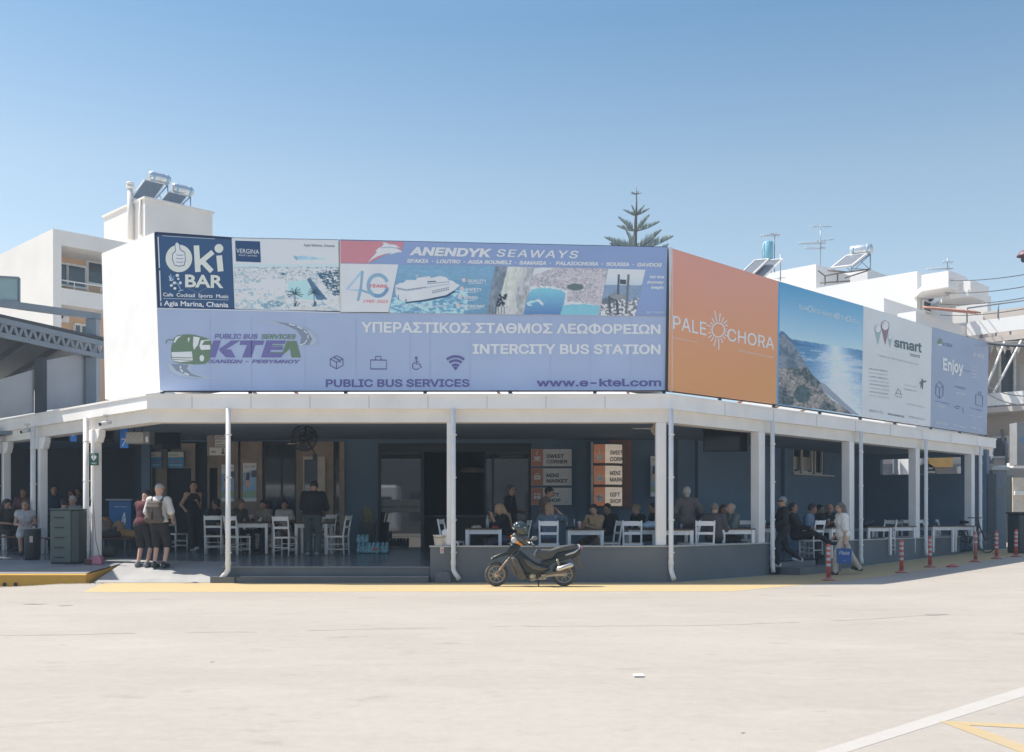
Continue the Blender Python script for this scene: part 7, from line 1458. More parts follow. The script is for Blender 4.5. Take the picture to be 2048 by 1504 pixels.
        a = wr[i] + d * .03 * s - u * .025 * s * q; B.cap(a, a + (d * .7 - u * .6 * q - n * .3) * .055 * s, .011 * s, .009 * s, .01)
    B.k = .02 * s
    B.ell(hc, V(.075, .095, .112) * s, HR, .03); B.ell(HP((0, .03, -.065)), V(.056, .062, .058) * s, HR); B.ell(HP((0, -.03, .02)), V(.076, .078, .085) * s, HR)
    B.cap(HP((0, .093, .015)), HP((0, .112, -.025)), .010 * s, .015 * s, .012); B.cap(HP((-.02, .092, -.062)), HP((.02, .092, -.062)), .008 * s, k=.01); B.cap(HP((-.035, .088, .035)), HP((.035, .088, .035)), .010 * s, k=.015)
    for q in (-1, 1): B.ell(HP((q * .078, -.005, -.005)), V(.012, .022, .032) * s, HR, .008); B.ell(HP((q * .032, .1, .012)), V(.018, .016, .011) * s, HR, op='-')
    blob('body', B, mat('skin_%d' % skin, SKIN[skin], .55, var=.06, scale=12), root, TW)
    m = MB(); W1 = lambda p: TW(np.array([p]))[0]
    for q in (-1, 1): m.ell(W1(HP((q * .032, .089, .012))), (.011 * s, .011 * s, .008 * s), n=8)
    ey = m.build('eyes', mat('eye_dark', (.03, .025, .02), .2), root)
    cl = lambda n, c, v=.12, sc=14: mat('%s_%d_%d_%d' % (n, *[int(q * 999) for q in c]), c, .85, var=v, scale=sc, bump=.25, bscale=14)
    # shirt
    S_ = SDF(h, .05 * s); g = .016 + .02 * loose
    for c, rr in torso: S_.ell(T(c) if c[2] > .05 else T((0, 0, .03)), (V(rr) + g + (.006 if c[2] < .05 else 0)) * s, R)
    S_.cap(sh[0], sh[1], (.058 + g) * s)
    if sleeve == 0: S_ = SDF(h, .05 * s); [S_.ell(T(c) if c[2] > .05 else T((0, 0, .05)), (V(rr) + .011) * s, R) for c, rr in torso]; [S_.cap(T((q * .1, -.02, .36)), T((q * .085, -.01, .50)), .032 * s) for q in (-1, 1)]
    for i in (0, 1):
        if sleeve > 0: e1 = sh[i] + (el[i] - sh[i]) * min(1, sleeve * 2); S_.cap(sh[i], e1, (.056 + g) * s * (.7 + .3 * fat), (.052 + g + (.012 if sleeve < .6 else 0)) * s, .03)
        if sleeve > .5: S_.cap(el[i], el[i] + (wr[i] - el[i]) * min(1, (sleeve - .5) * 2), (.046 + g * .7) * s, (.036 + g * .6) * s, .02)
    if sleeve > 0: S_.cap(T((-.03, -.01, .49)), T((.03, -.01, .49)), .062 * s, k=.02)
    blob('shirt', S_, cl('cloth', top, topvar, 12) if topvar < .4 else mat('floral_cloth', top, .85, var=.3, scale=55, dirt=.95, dirtcol=(.62, .68, .74)), root, TW)
    # trousers, shorts
    P_ = SDF(h, .05 * s); P_.ell(pel + V(0, -.005, -.01) * s, V(.168 * fw, .128 * fw, .115) * s)
    for i in (0, 1):
        a = hips[i]; kk = a + (ks[i] - a) * min(1, leg * 2); P_.cap(a, kk, (.098 + .01 * loose) * s * (.6 + .4 * fat), (.068 + (.022 if leg < .7 else 0) + .02 * loose) * s, .04)
        if leg > .5: P_.cap(ks[i], ks[i] + (an[i] - ks[i]) * min(1, (leg - .5) * 2), (.068 + .02 * loose) * s, (.058 + .025 * loose) * s, .02)
    blob('trousers' if leg > .6 else 'shorts', P_, cl('cloth', bot, .15), root, TW)
    for i in (0, 1):
        Q = SDF(h * .8, .03); toe = V(0, 1, 0) if pose != 'walk' or i == 0 else V(0, 1, .25); toe = toe / np.linalg.norm(toe); Q.cap(an[i] + V(0, -.035, -.025) * s, an[i] + toe * .17 * s + V(0, 0, -.03) * s, .048 * s, .036 * s); Q.cap(an[i] + V(0, -.02, -.02) * s, an[i] + V(0, -.015, .02) * s, .046 * s, .044 * s); Q.cut(an[i] + V(0, 0, -.07), V(0, -.12 if toe[2] > 0 else 0, -1)); blob('shoe', Q, cl('leather', shoe, .15), root, TW)
    st, hcx = hair; hm = mat('hair_%d_%d_%d' % tuple(int(q * 999) for q in hcx), hcx, .6, var=.35, scale=35, bump=.4, bscale=60)
    if st != 'none':
        Hh = SDF(h * .85, .02); Hh.ell(HP((0, -.008, .018)), V(.083, .101, .110) * s, HR); Hh.ell(HP((0, -.035, .015)), V(.086, .088, .10) * s, HR)
        fy = {'bald': -.035, 'cap': .2}.get(st, .058)
        Hh.cut(HP((0, fy, .06)), HR @ V(0, .93, -.40)) if st != 'bald' else Hh.cut(HP((0, -.045, .045)), HR @ V(0, .45, .9))
        if st in ('bob', 'long'):
            L = -.15 if st == 'bob' else -.33; Hh.cut(HP((0, 0, -.075)), HR @ V(0, .3, -1))
            for q in (-1, 1): Hh.cap(HP((q * .066, -.03, .03)), HP((q * .072, -.03, L * .7)), .026 * s, .022 * s, .025); Hh.cap(HP((q * .04, -.07, .0)), HP((q * .05, -.09, L)), .05 * s, .042 * s, .04)
        elif st == 'cap': Hh = SDF(h * .85, .02); Hh.ell(HP((0, -.005, .05)), V(.088, .106, .085) * s, HR); Hh.cap(HP((-.04, .085, .045)), HP((.04, .085, .045)), .014 * s); Hh.cap(HP((-.035, .13, .03)), HP((.035, .13, .03)), .011 * s, k=.05); Hh.cut(HP((0, 0, .028)), HR @ V(0, -.12, -1))
        else: Hh.cut(HP((0, 0, -.07)), HR @ V(0, .2, -1))
        blob('cap' if st == 'cap' else 'hair', Hh, hm, root, TW)
    J = dict(T=T, HP=HP, wr=[W1(q) for q in wr], W=W1, TW=TW, s=s, f=f, r=r, pel=W1(pel), base=base, h=h, R=R)
    if extra: extra(root, J)
    return root, J
BLK = (.018, .018, .022); NVY = (.03, .04, .06); GRY = (.20, .18, .175)
D_ = .014
# --- standing travellers at the left
ZL = float(fz(-7.4, 22.3))
_, J = person('man from behind in grey cap and white t-shirt with a brown backpack', 318, 22.0, 172, 1.80, hl=(-.16, .24, 1.08), hr_=(.21, .18, 1.0), head=(5, 4), skin=3, top=(.66, .64, .62), sleeve=.42, bot=BLK, leg=.55, shoe=(.03, .035, .04), hair=('cap', (.36, .36, .36)), fat=1.08, z=.245)
s_ = J['s']; bp = thing('backpack', 'brown canvas rucksack with black straps worn by the man in the grey cap', 'backpack', J['W'](J['T']((0, -.15, .1))))
Bq_ = SDF(.012, .03); T = J['T']; Bq_.ell(T((0, -.20, .22)), V(.17, .10, .21)); Bq_.cap(T((-.12, -.2, .08)), T((.12, -.2, .08)), .09); Bq_.cap(T((-.09, -.19, .37)), T((.09, -.19, .37)), .075); Bq_.cap(T((-.11, -.255, .31)), T((.11, -.255, .31)), .04); blob('body', Bq_, mat('canvas_brown', (.115, .09, .078), .85, var=.15, scale=10, bump=.3), bp, J['TW'])
m = MB(); W1 = J['W']; m.tube([W1(T((0, -.305, .26))), W1(T((0, -.30, .06)))], .014, 6); [m.tube([W1(T((q * .10, -.14, .42))), W1(T((q * .12, -.03, .515))), W1(T((q * .13, .1, .42))), W1(T((q * .15, .12, .25)))], .022, 8) for q in (-1, 1)]; m.build('strap', blk, bp)
person('woman in a maroon top and black shorts bending forward beside the backpack man', 284, 22.15, 165, 1.70, lean=14, hl=(-.05, .42, .86), hr_=(.22, .2, .92), head=(10, 50), skin=3, top=(.09, .022, .03), sleeve=.4, bot=BLK, leg=.52, shoe=(.18, .19, .2), hair=('short', (.03, .025, .025)), female=True, fat=1.12, z=.25)
person('slim long haired woman in black tank top, one hand at her chest', 386, 26.0, 38, 1.80, 'walk', hl=(-.02, .22, 1.24), hr_=(.33, .3, 1.06), fl=(-.08, -.22, .08), fr_=(.08, .34, .09), head=(25, 0), skin=0, top=BLK, sleeve=0, bot=BLK, shoe=(.55, .55, .55), hair=('long', (.025, .018, .016)), female=True, h=.013)
person('heavy man in dark t-shirt and grey green trousers at the left inner table', 625, 24.6, 178, 1.82, lean=12, hl=(-.26, .42, .98), hr_=(.20, .40, 1.0), head=(-10, 30), skin=1, top=(.016, .015, .02), sleeve=.5, bot=(.085, .11, .12), shoe=(.3, .3, .32), hair=('short', BLK), fat=1.32, loose=.5)
# --- seated at the left inner tables
person('seated woman in a beige vest over a dark top at the left inner table', 531, 26.1, -15, 1.66, 'sit', lean=8, head=(-12, 14), skin=1, top=(.26, .22, .19), sleeve=.2, bot=NVY, hair=('short', (.02, .017, .017)), female=True, hl=(-.10, .42, .82), hr_=(.14, .40, .82), h=D_)
person('seated woman in a white top with a blue hairband left of the man in black', 569, 26.0, 12, 1.62, 'sit', lean=6, head=(0, 8), skin=2, top=(.45, .44, .43), sleeve=.35, bot=(.32, .27, .24), hair=('bob', (.025, .022, .03)), female=True, hl=(-.10, .38, .78), h=D_)
person('dim seated person in a brown jacket just right of the front white pipe', 474, 25.9, 55, 1.68, 'sit', lean=12, head=(0, 10), skin=1, top=(.10, .085, .065), sleeve=1, bot=BLK, hair=('bob', (.16, .12, .08)), h=D_)
person('seated person in dark cap and white shoes left of the front pipe', 418, 26.3, 60, 1.74, 'sit', lean=18, head=(0, 26), skin=1, top=(.05, .055, .06), sleeve=1, bot=(.05, .055, .06), shoe=(.6, .6, .62), hair=('cap', (.03, .03, .035)), fl=(-.1, .5, .08), fr_=(.12, .62, .16), h=D_)
# --- front tables
person('standing man in a black t-shirt with long grey brown hair behind the blonde woman', 1020, 25.0, 72, 1.80, hl=(-.2, .25, 1.12), hr_=(.28, .12, .85), head=(20, 0), skin=1, top=(.013, .014, .018), sleeve=.45, bot=BLK, hair=('bob', (.10, .075, .055)), fat=1.2, h=D_)
person('dark haired man in a brown shirt leaning towards the right behind the patterned blouse', 1081, 24.3, 80, 1.78, lean=16, hl=(-.16, .3, .9), hr_=(.2, .35, .9), head=(10, 4), skin=1, top=(.145, .115, .10), sleeve=.9, bot=(.08, .08, .09), hair=('short', (.018, .016, .018)), h=D_)
person('blonde woman in a black top resting her chin on her hand at the front table', 1014, 23.0, -72, 1.68, 'sit', lean=14, hl=(-.06, .36, 1.02), hr_=(.12, .32, 1.02), head=(-8, 14), skin=0, top=(.015, .015, .018), sleeve=.5, bot=(.12, .12, .15), hair=('long', (.40, .27, .16)), female=True, h=.011)
_, J = person('woman with blonde bob seen from behind in a blue patterned blouse', 1098, 22.4, 178, 1.70, 'sit', lean=4, hl=(-.2, .3, .78), hr_=(.19, .13, 1.13), pole=(.7, .2, -1), head=(-12, 4), skin=0, top=(.10, .135, .185), sleeve=.42, bot=(.06, .07, .10), hair=('bob', (.34, .21, .13)), female=True, fat=1.12, topvar=.85, h=.011)
person('woman in a tan top with a dark strap sitting at the front table', 1192, 23.3, -28, 1.66, 'sit', lean=10, hl=(.02, .36, .80), hr_=(.20, .28, .76), head=(-12, 12), skin=0, top=(.42, .29, .16), sleeve=.45, bot=(.25, .17, .12), hair=('bob', (.035, .022, .018)), female=True, h=.011, extra=lambda r_, J: MB().tube([J['W'](J['T'](p)) for p in ((.14, .02, .50), (.09, .13, .38), (0, .155, .24), (-.10, .14, .08))], .018, 6).build('strap', blk, r_))
person('dim man in black sitting behind the woman in tan', 1221, 24.3, -40, 1.72, 'sit', lean=10, head=(0, 6), skin=2, top=BLK, sleeve=1, bot=(.06, .08, .11), hair=('short', BLK), h=D_)
person('blond person in black sitting at the plastic bag table', 1281, 24.6, -60, 1.70, 'sit', lean=10, head=(0, 4), skin=0, top=BLK, sleeve=1, bot=BLK, hair=('short', (.26, .19, .12)), h=D_)
person('dim person in dark clothes half hidden behind the corner column', 1308, 24.9, -80, 1.74, 'sit', head=(0, 4), skin=1, top=(.02, .02, .025), sleeve=1, bot=BLK, hair=('short', (.03, .025, .02)), h=D_)
# --- bays right of the corner pipe
person('grey haired man in taupe shirt standing back turned right of the corner', 1374, 23.7, 188, 1.74, hl=(-.30, .1, .92), hr_=(.30, .15, .98), head=(25, 0), skin=3, top=(.135, .115, .115), sleeve=.95, bot=(.09, .08, .085), hair=('short', (.42, .41, .40)), fat=1.1, loose=.4)
person('balding man in brown grey jacket sitting back turned right of the corner', 1428, 23.2, 158, 1.72, 'sit', lean=8, head=(12, 14), skin=0, top=(.095, .08, .082), sleeve=1, bot=(.06, .055, .055), hair=('bald', (.22, .18, .16)), fat=1.2, h=D_)
person('bald man in a green t-shirt sitting at the table right of the corner bay', 1468, 24.0, -68, 1.72, 'sit', lean=6, hl=(-.12, .42, .79), hr_=(.12, .36, .79), head=(0, 2), skin=3, top=(.16, .205, .185), sleeve=.5, bot=(.08, .09, .10), hair=('bald', (.45, .43, .41)), fat=1.22, h=.011)
person('dim person with brown hair sitting between the two balding men', 1446, 25.4, 20, 1.66, 'sit', head=(0, 10), skin=1, top=BLK, sleeve=1, bot=BLK, hair=('bob', (.10, .06, .04)), h=D_)
# --- side entrance
zs = .27; q = onR(1575, -.2)
_, J = person('grey haired woman in black with sunglasses stepping down the side entrance', 1566, 23.9, -86, 1.66, 'walk', hl=(-.16, .26, .98), hr_=(.16, .32, .96), fl=(-.08, .14, .08), fr_=(.08, -.42, .18), head=(-8, 2), skin=0, top=BLK, sleeve=1, bot=BLK, shoe=(.5, .5, .5), hair=('short', (.24, .24, .25)), female=True, fat=1.15, z=.16, h=.012, extra=lambda r_, J: MB().tube([J['W'](J['HP'](p)) for p in ((-.075, .0, .012), (-.06, .085, .014), (0, .108, .012), (.06, .085, .014), (.075, 0, .012))], .016, 8).build('sunglasses', blk, r_))
person('man in a light blue shirt sitting inside the side entrance bay', 1612, 26.4, 60, 1.76, 'sit', lean=12, head=(0, 8), skin=2, top=(.19, .26, .35), sleeve=.5, bot=BLK, hair=('short', (.06, .05, .05)), fat=1.1, h=D_)
person('dim dark haired person behind the man in the light blue shirt', 1634, 27.2, 40, 1.7, 'sit', lean=6, head=(0, 8), skin=2, top=BLK, sleeve=1, bot=BLK, hair=('short', BLK), h=D_)
_, J = person('bearded man in a black shirt sitting with a paper cup behind the walking woman', 1652, 26.6, 20, 1.78, 'sit', lean=10, hl=(-.1, .4, .88), hr_=(.12, .38, .86), head=(30, 6), skin=2, top=(.014, .014, .018), sleeve=.5, bot=BLK, hair=('bald', (.10, .09, .085)), fat=1.1, h=D_, extra=lambda r_, J: blob('beard', SDF(.011, .02).ell(J['HP']((0, .06, -.085)), (.055, .05, .05)), mat('beard_grey', (.12, .11, .10), .8, var=.3, scale=40), r_, J['TW']))
small('paper_cup', 'brown paper cup held by the bearded man', 'cup', papercup((.33, .17, .10)), None, atY(1657, 1047, 26.0))
person('person lounging with crossed black legs beside the side entrance steps', 1592, 25.6, 62, 1.76, 'sit', lean=-8, hl=(-.1, .3, .72), hr_=(.15, .35, .75), fl=(-.10, .46, .08), fr_=(-.02, .78, .40), head=(0, 0), skin=2, top=BLK, sleeve=1, bot=BLK, hair=('short', (.03, .03, .03)), h=D_)
# --- walking woman
xw = XY(1686, 23.6)
_, J = person('walking grey haired woman in white shirt carrying a blue paper bag', 1686, 23.6, -84, 1.66, 'walk', lean=4, hl=(-.22, .06, .74), hr_=(.2, .12, .86), fl=(-.08, .22, .07), fr_=(.08, -.42, .13), head=(0, 4), skin=0, top=(.80, .77, .72), sleeve=.5, bot=(.62, .52, .42), shoe=(.05, .05, .055), hair=('bob', (.14, .115, .10)), female=True, fat=1.18, loose=.25, z=float(gz(xw, 23.6)) + .004, h=.011)
w0 = J['wr'][0] + V(-.02, -.03, -.07); bgt = thing('paper_bag', 'blue paper carrier bag with white script held by the walking woman', 'bag', w0 - V(0, 0, .45)); fx = V(.95, -.25, 0) / np.linalg.norm(V(.95, -.25, 0)); fy = V(.25, .95, 0) / np.linalg.norm(V(.25, .95, 0)); c = w0 - V(0, 0, .27); m = MB()
m.add([c + fx * a * w_ + fy * b * .05 + V(0, 0, zz) for zz, w_ in ((-.18, .15), (.15, .165)) for a, b in ((-1, -1), (1, -1), (1, 1), (-1, 1))], [(3, 2, 1, 0), (0, 1, 5, 4), (1, 2, 6, 5), (2, 3, 7, 6), (3, 0, 4, 7)]); m.build('body', mat('bag_royal_blue', (.035, .115, .36), .5, var=.08), bgt)
MB().prism([c + fx * .152 - fy * .05 + V(0, 0, -.18), c + fx * .167 - fy * .05 + V(0, 0, .15), c + fx * .167 + fy * .05 + V(0, 0, .15), c + fx * .152 + fy * .05 + V(0, 0, -.18)], fx * .004).build('side_panel', mat('bag_white', (.6, .62, .66), .5), bgt)
for sd in (-1, 1): MB().tube([c + fx * -.07 + fy * .05 * sd + V(0, 0, .15), w0 + fx * -.03 + V(0, 0, .0), w0 + fx * .03, c + fx * .07 + fy * .05 * sd + V(0, 0, .15)], .006, 6).build('handle', mat('rope_white', (.6, .6, .6)), bgt)
PB = Plane(c - fy * .053, fx); A = Art(PB); cp = lambda X, Z: (lambda p: (CX + FPX * p[0] / p[1], CY - FPX * (p[2] - EYE) / p[1]))(c - fy * .053 + fx * X + V(0, 0, Z)); A.text('Plaza', cp(-.115, .02), cp(.11, .02), 9, (.62, .65, .70), .03, .3, 'D', off=.004); A.text('studio', cp(-.035, -.125), cp(.04, -.125), 2.4, (.5, .55, .62), 0, 0, 'D', off=.004); A.build('lettering', bgt)
# --- left waiting hall
G2 = 'people waiting in the left hall'
person('woman in a white lace top and white shorts sitting at the far left bench', 50, 24.9, 30, 1.66, 'sit', lean=6, head=(20, 0), skin=1, top=(.44, .43, .44), sleeve=.1, bot=(.5, .49, .48), leg=.5, hair=('long', (.12, .08, .05)), female=True, group=G2, h=D_)
person('person from behind in a pale blue shirt on the bench behind the green cabinet', 122, 24.5, 170, 1.78, 'sit', lean=12, head=(0, 10), skin=2, top=(.24, .33, .42), sleeve=.55, bot=(.07, .06, .06), hair=('short', (.02, .018, .018)), group=G2, h=D_)
person('white haired person with a hand at the mouth looking over the green cabinet', 147, 25.6, -10, 1.66, 'sit', lean=2, hl=(-.06, .2, 1.0), head=(20, 8), skin=0, top=(.25, .25, .26), sleeve=.5, bot=BLK, hair=('short', (.5, .49, .48)), group=G2, h=D_, seat=.55)
person('dim woman in a pink top standing behind the far left column', 47, 27.2, 25, 1.66, lean=6, head=(15, 10), skin=1, top=(.22, .10, .11), sleeve=.4, bot=BLK, hair=('long', (.14, .09, .06)), female=True, group=G2, h=D_)
person('dim man in a dark blue shirt standing in the hall behind the pale blue shirt', 108, 27.6, 30, 1.74, head=(0, 0), skin=1, top=(.03, .05, .08), sleeve=.5, bot=BLK, hair=('short', BLK), group=G2, h=D_)
person('dim woman with reddish hair standing in the hall left of the AED column', 143, 28.6, 10, 1.64, head=(20, 4), skin=1, top=(.08, .05, .07), sleeve=.4, bot=BLK, hair=('long', (.14, .05, .03)), female=True, group=G2, h=D_)
person('dim dark haired person standing behind the hall column at the AED sign', 158, 29.2, -20, 1.72, skin=2, top=(.04, .035, .05), sleeve=.5, bot=BLK, hair=('short', BLK), group=G2, h=D_)
person('dim person in dark clothes with folded paper at the left picture edge', 8, 26.2, 60, 1.70, 'sit', lean=10, head=(0, 14), skin=1, top=(.10, .09, .08), sleeve=.5, bot=(.05, .03, .035), hair=('bob', (.05, .04, .035)), group=G2, h=D_)
_TXT_ = None
# ------------------------------------------------------------------ motorbike with helmet, bicycle
mk = mat('moto_panel', (.018, .026, .030), .26, var=.15, scale=6, coat=.15, spec=.35, dirt=.15, dirtcol=(.13, .12, .10)); mkd = mat('moto_plastic', (.10, .088, .074), .5, var=.2, scale=10, dirt=.3, dirtcol=(.2, .17, .13)); rub = mat('tyre_rubber', (.10, .095, .09), .85, var=.25, scale=20); chm = mat('chrome', (.62, .6, .57), .2, metal=.9, var=.1); alu = mat('worn_alloy', (.52, .46, .37), .4, metal=.4, var=.2, scale=20); brz = mat('fork_bronze', (.24, .19, .14), .45, metal=.3, var=.2); lth = mat('seat_vinyl', (.06, .065, .066), .5, var=.12, scale=14, bump=.2); amb = mat('indicator_amber', (.75, .25, .03), .25, var=.05); lensm = mat('lens_clear', (.6, .58, .56), .12, var=.15, scale=20)
YM = 19.85; mo = thing('motorbike', 'dark green underbone motorbike parked in front of the low wall', 'motorbike', (XY(1070, YM), YM, 0))
def mp(px, py, dy=0): q = atY(px, py, YM); return V(q[0], YM + dy, q[2])
ZG = float(gz(.4, YM))
def wheel(c, R, name, ang=0, disc=True):
    ax = V(math.sin(ang), math.cos(ang), 0); t_ = MB().torus(c, ax, R - .034, .034, 40, 10).build('tyre', rub, None); w_ = MB(); w_.torus(c, ax, R - .068, .014, 40, 8); wm = w_.build(name, alu, mo)
    bpy.data.objects.remove(t_); MB().torus(c, ax, R - .034, .034, 40, 10).build('tyre', rub, wm); m = MB(); x, y, d = frame(ax)
    for k in range(18): a = k * 2 * math.pi / 18; s_ = (-1) ** k; m.tube([c + d * .03 * s_ + .03 * (x * math.cos(a) + y * math.sin(a)), c + (R - .08) * (x * math.cos(a + .25 * s_) + y * math.sin(a + .25 * s_))], .0048, 4)
    m.build('spokes', alu, wm); MB().lathe([(0, -.06), (.055, -.055), (.06, -.03), (.04, -.02), (.04, .02), (.07, .03), (.07, .05), (0, .055)], c, ax, 18).build('hub', alu, wm); return wm
cf = mp(993, 1148.5, -.02); RW = cf[2] - ZG; cr = V(mp(1128, 0)[0], YM + .02, ZG + RW); wheel(cf, RW, 'front_wheel', -.28); wheel(cr, RW, 'rear_wheel', .0)
hd_ = mp(1031, 1088)                                                            # steering head
m = MB()
for s_ in (-1, 1): m.tube([hd_ + V(.0, s_ * .07, -.12), cf + V(.10, s_ * .085 , .13), cf + V(.055, s_ * .085, .05)], [.022, .028, .02], 8); m.tube([cf + V(.10, s_ * .085, .13), cf + V(0, s_ * .085, 0)], .024, 8)
m.build('fork', brz, mo)
def panel(name, pts, hw, m_, bev=.02, taper=None):
    """moulded part: outline in photo pixels, given half width, rounded edges"""
    q = MB().prism([mp(x, y, -hw) for x, y in pts], V(0, 2 * hw, 0)).build(name, m_, mo); import bmesh
    bm = bmesh.new(); bm.from_mesh(q.data); bmesh.ops.bevel(bm, geom=[e for e in bm.edges if e.calc_face_angle(0) > .2 and abs(e.verts[0].co.y - e.verts[1].co.y) < 1e-4], offset=bev, segments=3, affect='EDGES', clamp_overlap=True, profile=.6); [setattr(f, 'smooth', True) for f in bm.faces]; bm.to_mesh(q.data); bm.free(); return q
panel('front_mudguard', [(981.8, 1116.2), (984.5, 1113.6), (1000, 1107), (1012, 1102.5), (1019, 1101), (1023, 1110.5), (1015, 1109.5), (1000, 1114), (987, 1119)], .085, mk, .022); MB().ell(mp(983.5, 1116.5, -.085), (.016, .012, .012)).build('reflector', lensm, mo)
panel('steering_cover', [(1011.5, 1104.5), (1020, 1090), (1026, 1086.5), (1042, 1090), (1037, 1101), (1026, 1112), (1018, 1111)], .10, mk, .035)
m = MB(); n = 12
for i in range(n):
    a0, a1 = math.radians(20 + i * 11), math.radians(20 + (i + 1) * 11); q = [cf + V(math.cos(a) * (RW + .02), yy, math.sin(a) * (RW + .02)) for a in (a0, a1) for yy in (-.055, .055)]; m.add([q[0], q[2], q[3], q[1]], [(0, 1, 2, 3)])
m.build('wheel_guard', mkd, mo)
# leg shield, body panels, seat
panel('leg_shield', [(1022, 1114), (1034, 1116), (1043, 1133), (1052, 1153), (1049, 1158), (1041, 1160), (1034, 1147), (1028, 1132)], .17, mkd, .03)
panel('inner_shield', [(1014, 1117), (1024, 1113), (1029, 1132), (1034, 1148), (1031, 1152), (1022, 1142), (1019, 1128)], .12, mkd, .02)
panel('centre_cover', [(1026, 1109), (1041, 1101), (1052, 1110), (1060, 1117), (1073, 1125.5), (1087, 1129), (1096, 1130), (1100, 1139), (1088, 1145), (1072, 1148.5), (1051, 1146), (1043, 1133), (1034, 1117)], .135, mk, .045)
panel('side_ridge', [(1046, 1116), (1058, 1120), (1071, 1129), (1087, 1134), (1096, 1136), (1084, 1141), (1066, 1138), (1054, 1130)], .155, mkd, .03)
panel('tail_cover', [(1080, 1122), (1105, 1116.5), (1114, 1105), (1132, 1100), (1151, 1095.5), (1161, 1097.6), (1160, 1106), (1146, 1114.5), (1124, 1121), (1109, 1124), (1096, 1133), (1086, 1132)], .115, mk, .04)
panel('seat', [(1070, 1108), (1074, 1099.5), (1086, 1098), (1101, 1098.8), (1112, 1094.5), (1124, 1091), (1145, 1087.8), (1156, 1090), (1152, 1098), (1131, 1101.5), (1114, 1105), (1105, 1116), (1088, 1120.5), (1074, 1114)], .13, lth, .05)
b = SDF(.010, .015); b.cap(mp(1069, 1109, -.05), mp(1074, 1101, -.05), .028, .032); blob('seat_badge', b, mat('badge_grey', (.34, .34, .33), .4), mo)
m = MB(); m.tube([mp(1130, 1110, -.11), mp(1148, 1104, -.12), mp(1158, 1097, -.09), mp(1159, 1091, -.03), mp(1156, 1090, .06)], .018, 10); m.build('grab_rail', mat('rail_silver', (.55, .55, .56), .3, metal=.5), mo); MB().ell(mp(1163, 1097, -.03), (.03, .05, .022)).build('tail_light', mat('tail_red', (.25, .05, .06), .3), mo)
panel('rear_mudguard', [(1142, 1117), (1150, 1112), (1160, 1106), (1158, 1117), (1165, 1134), (1162, 1139), (1155, 1128), (1146, 1121)], .07, mkd, .015)
m = MB()
for i in range(12):
    a0, a1 = math.radians(10 + i * 11), math.radians(10 + (i + 1) * 11); q = [cr + V(math.cos(a) * (RW + .025), yy, math.sin(a) * (RW + .025)) for a in (a0, a1) for yy in (-.06, .06)]; m.add([q[0], q[2], q[3], q[1]], [(0, 1, 2, 3)])
m.build('wheel_guard', mkd, mo)
# headlight cowl, lamps, bars, mirror
b = SDF(.010, .025); b.ell(mp(1042, 1078), (.13, .10, .075), roty(.35)); b.cap(mp(1030, 1072, -.03), mp(1052, 1086), .06, .045); b.cap(mp(1036, 1068), mp(1056, 1080), .05, .035); blob('headlight_cowl', b, mat('cowl_grey', (.10, .105, .105), .4, var=.12), mo)
b = SDF(.009, .015); b.ell(mp(1028, 1080, -.075), (.055, .035, .06), roty(.5)); blob('headlight', b, lensm, mo); b = SDF(.008, .015); b.cap(mp(1035, 1085, -.095), mp(1044, 1090, -.085), .028, .02); blob('indicator', b, amb, mo); b = SDF(.008, .015); b.cap(mp(1023, 1072, -.05), mp(1025, 1078, -.06), .02, .018); blob('indicator', b, amb, mo)
m = MB(); m.tube([mp(1048, 1079, -.1), mp(1058, 1085, -.28), mp(1066, 1090, -.34)], .014, 8).tube([mp(1044, 1076, .1), mp(1050, 1078, .33)], .014, 8); m.build('handlebar', chm, mo); MB().tube([mp(1060, 1086, -.29), mp(1070, 1092, -.38)], .019, 8).build('grip', blk, mo); MB().tube([mp(1056, 1082, -.26), mp(1063, 1084, -.34), mp(1071, 1093, -.40)], .006, 6).build('brake_lever', chm, mo)
m = MB(); m.tube([mp(1056, 1081, -.24), mp(1060, 1078, -.27), mp(1066, 1076, -.28)], .007, 6); m.build('mirror_stalk', blk, mo); b = SDF(.008, .02); b.ell(mp(1068.5, 1076, -.28), (.062, .022, .042), roty(.1)); b.cap(mp(1060, 1079, -.27), mp(1066, 1077, -.28), .012, .03); blob('mirror', b, mat('mirror_shell', (.16, .165, .16), .3), mo)
# engine, exhaust, swingarm, shock, chain case, stand, pegs
b = SDF(.010, .02); b.cap(mp(1052, 1150), mp(1068, 1150), .06, .075); b.cap(mp(1068, 1148), mp(1084, 1146), .075, .06); blob('engine', b, mat('engine_dark', (.06, .055, .05), .5, var=.3, scale=25), mo); m = MB(); m.lathe([(0, .06), (.03, .06), (.035, .05), (.055, .05), (.06, .03), (.06, -.02)], mp(1065, 1152, -.05), (0, -1, 0), 20); m.torus(mp(1065, 1152, -.10), (0, 1, 0), .045, .008, 20, 6); m.build('engine_cover', alu, mo)
m = MB(); m.tube([mp(1060, 1160, -.06), mp(1068, 1161, -.10)], .014, 8).tube([mp(1077, 1157, -.12), mp(1086, 1153, -.12), mp(1090, 1156, -.2)], .012, 8).tube([mp(1060, 1160, -.08), mp(1070, 1158, -.16)], .010, 6); m.build('foot_peg', alu, mo)
m = MB(); m.bar(mp(1086, 1151, -.09), cr + V(0, -.09, 0), .03, .045).bar(mp(1086, 1151, .09), cr + V(0, .09, 0), .03, .045); m.tube([mp(1084, 1152, -.11), mp(1086, 1149, -.11)], .03, 10); m.build('swingarm', alu, mo); b = SDF(.010, .01); b.cap(mp(1092, 1148, -.12), mp(1134, 1140, -.12), .022, .032); blob('chain_case', b, mat('case_brown', (.17, .14, .11), .4, metal=.3), mo)
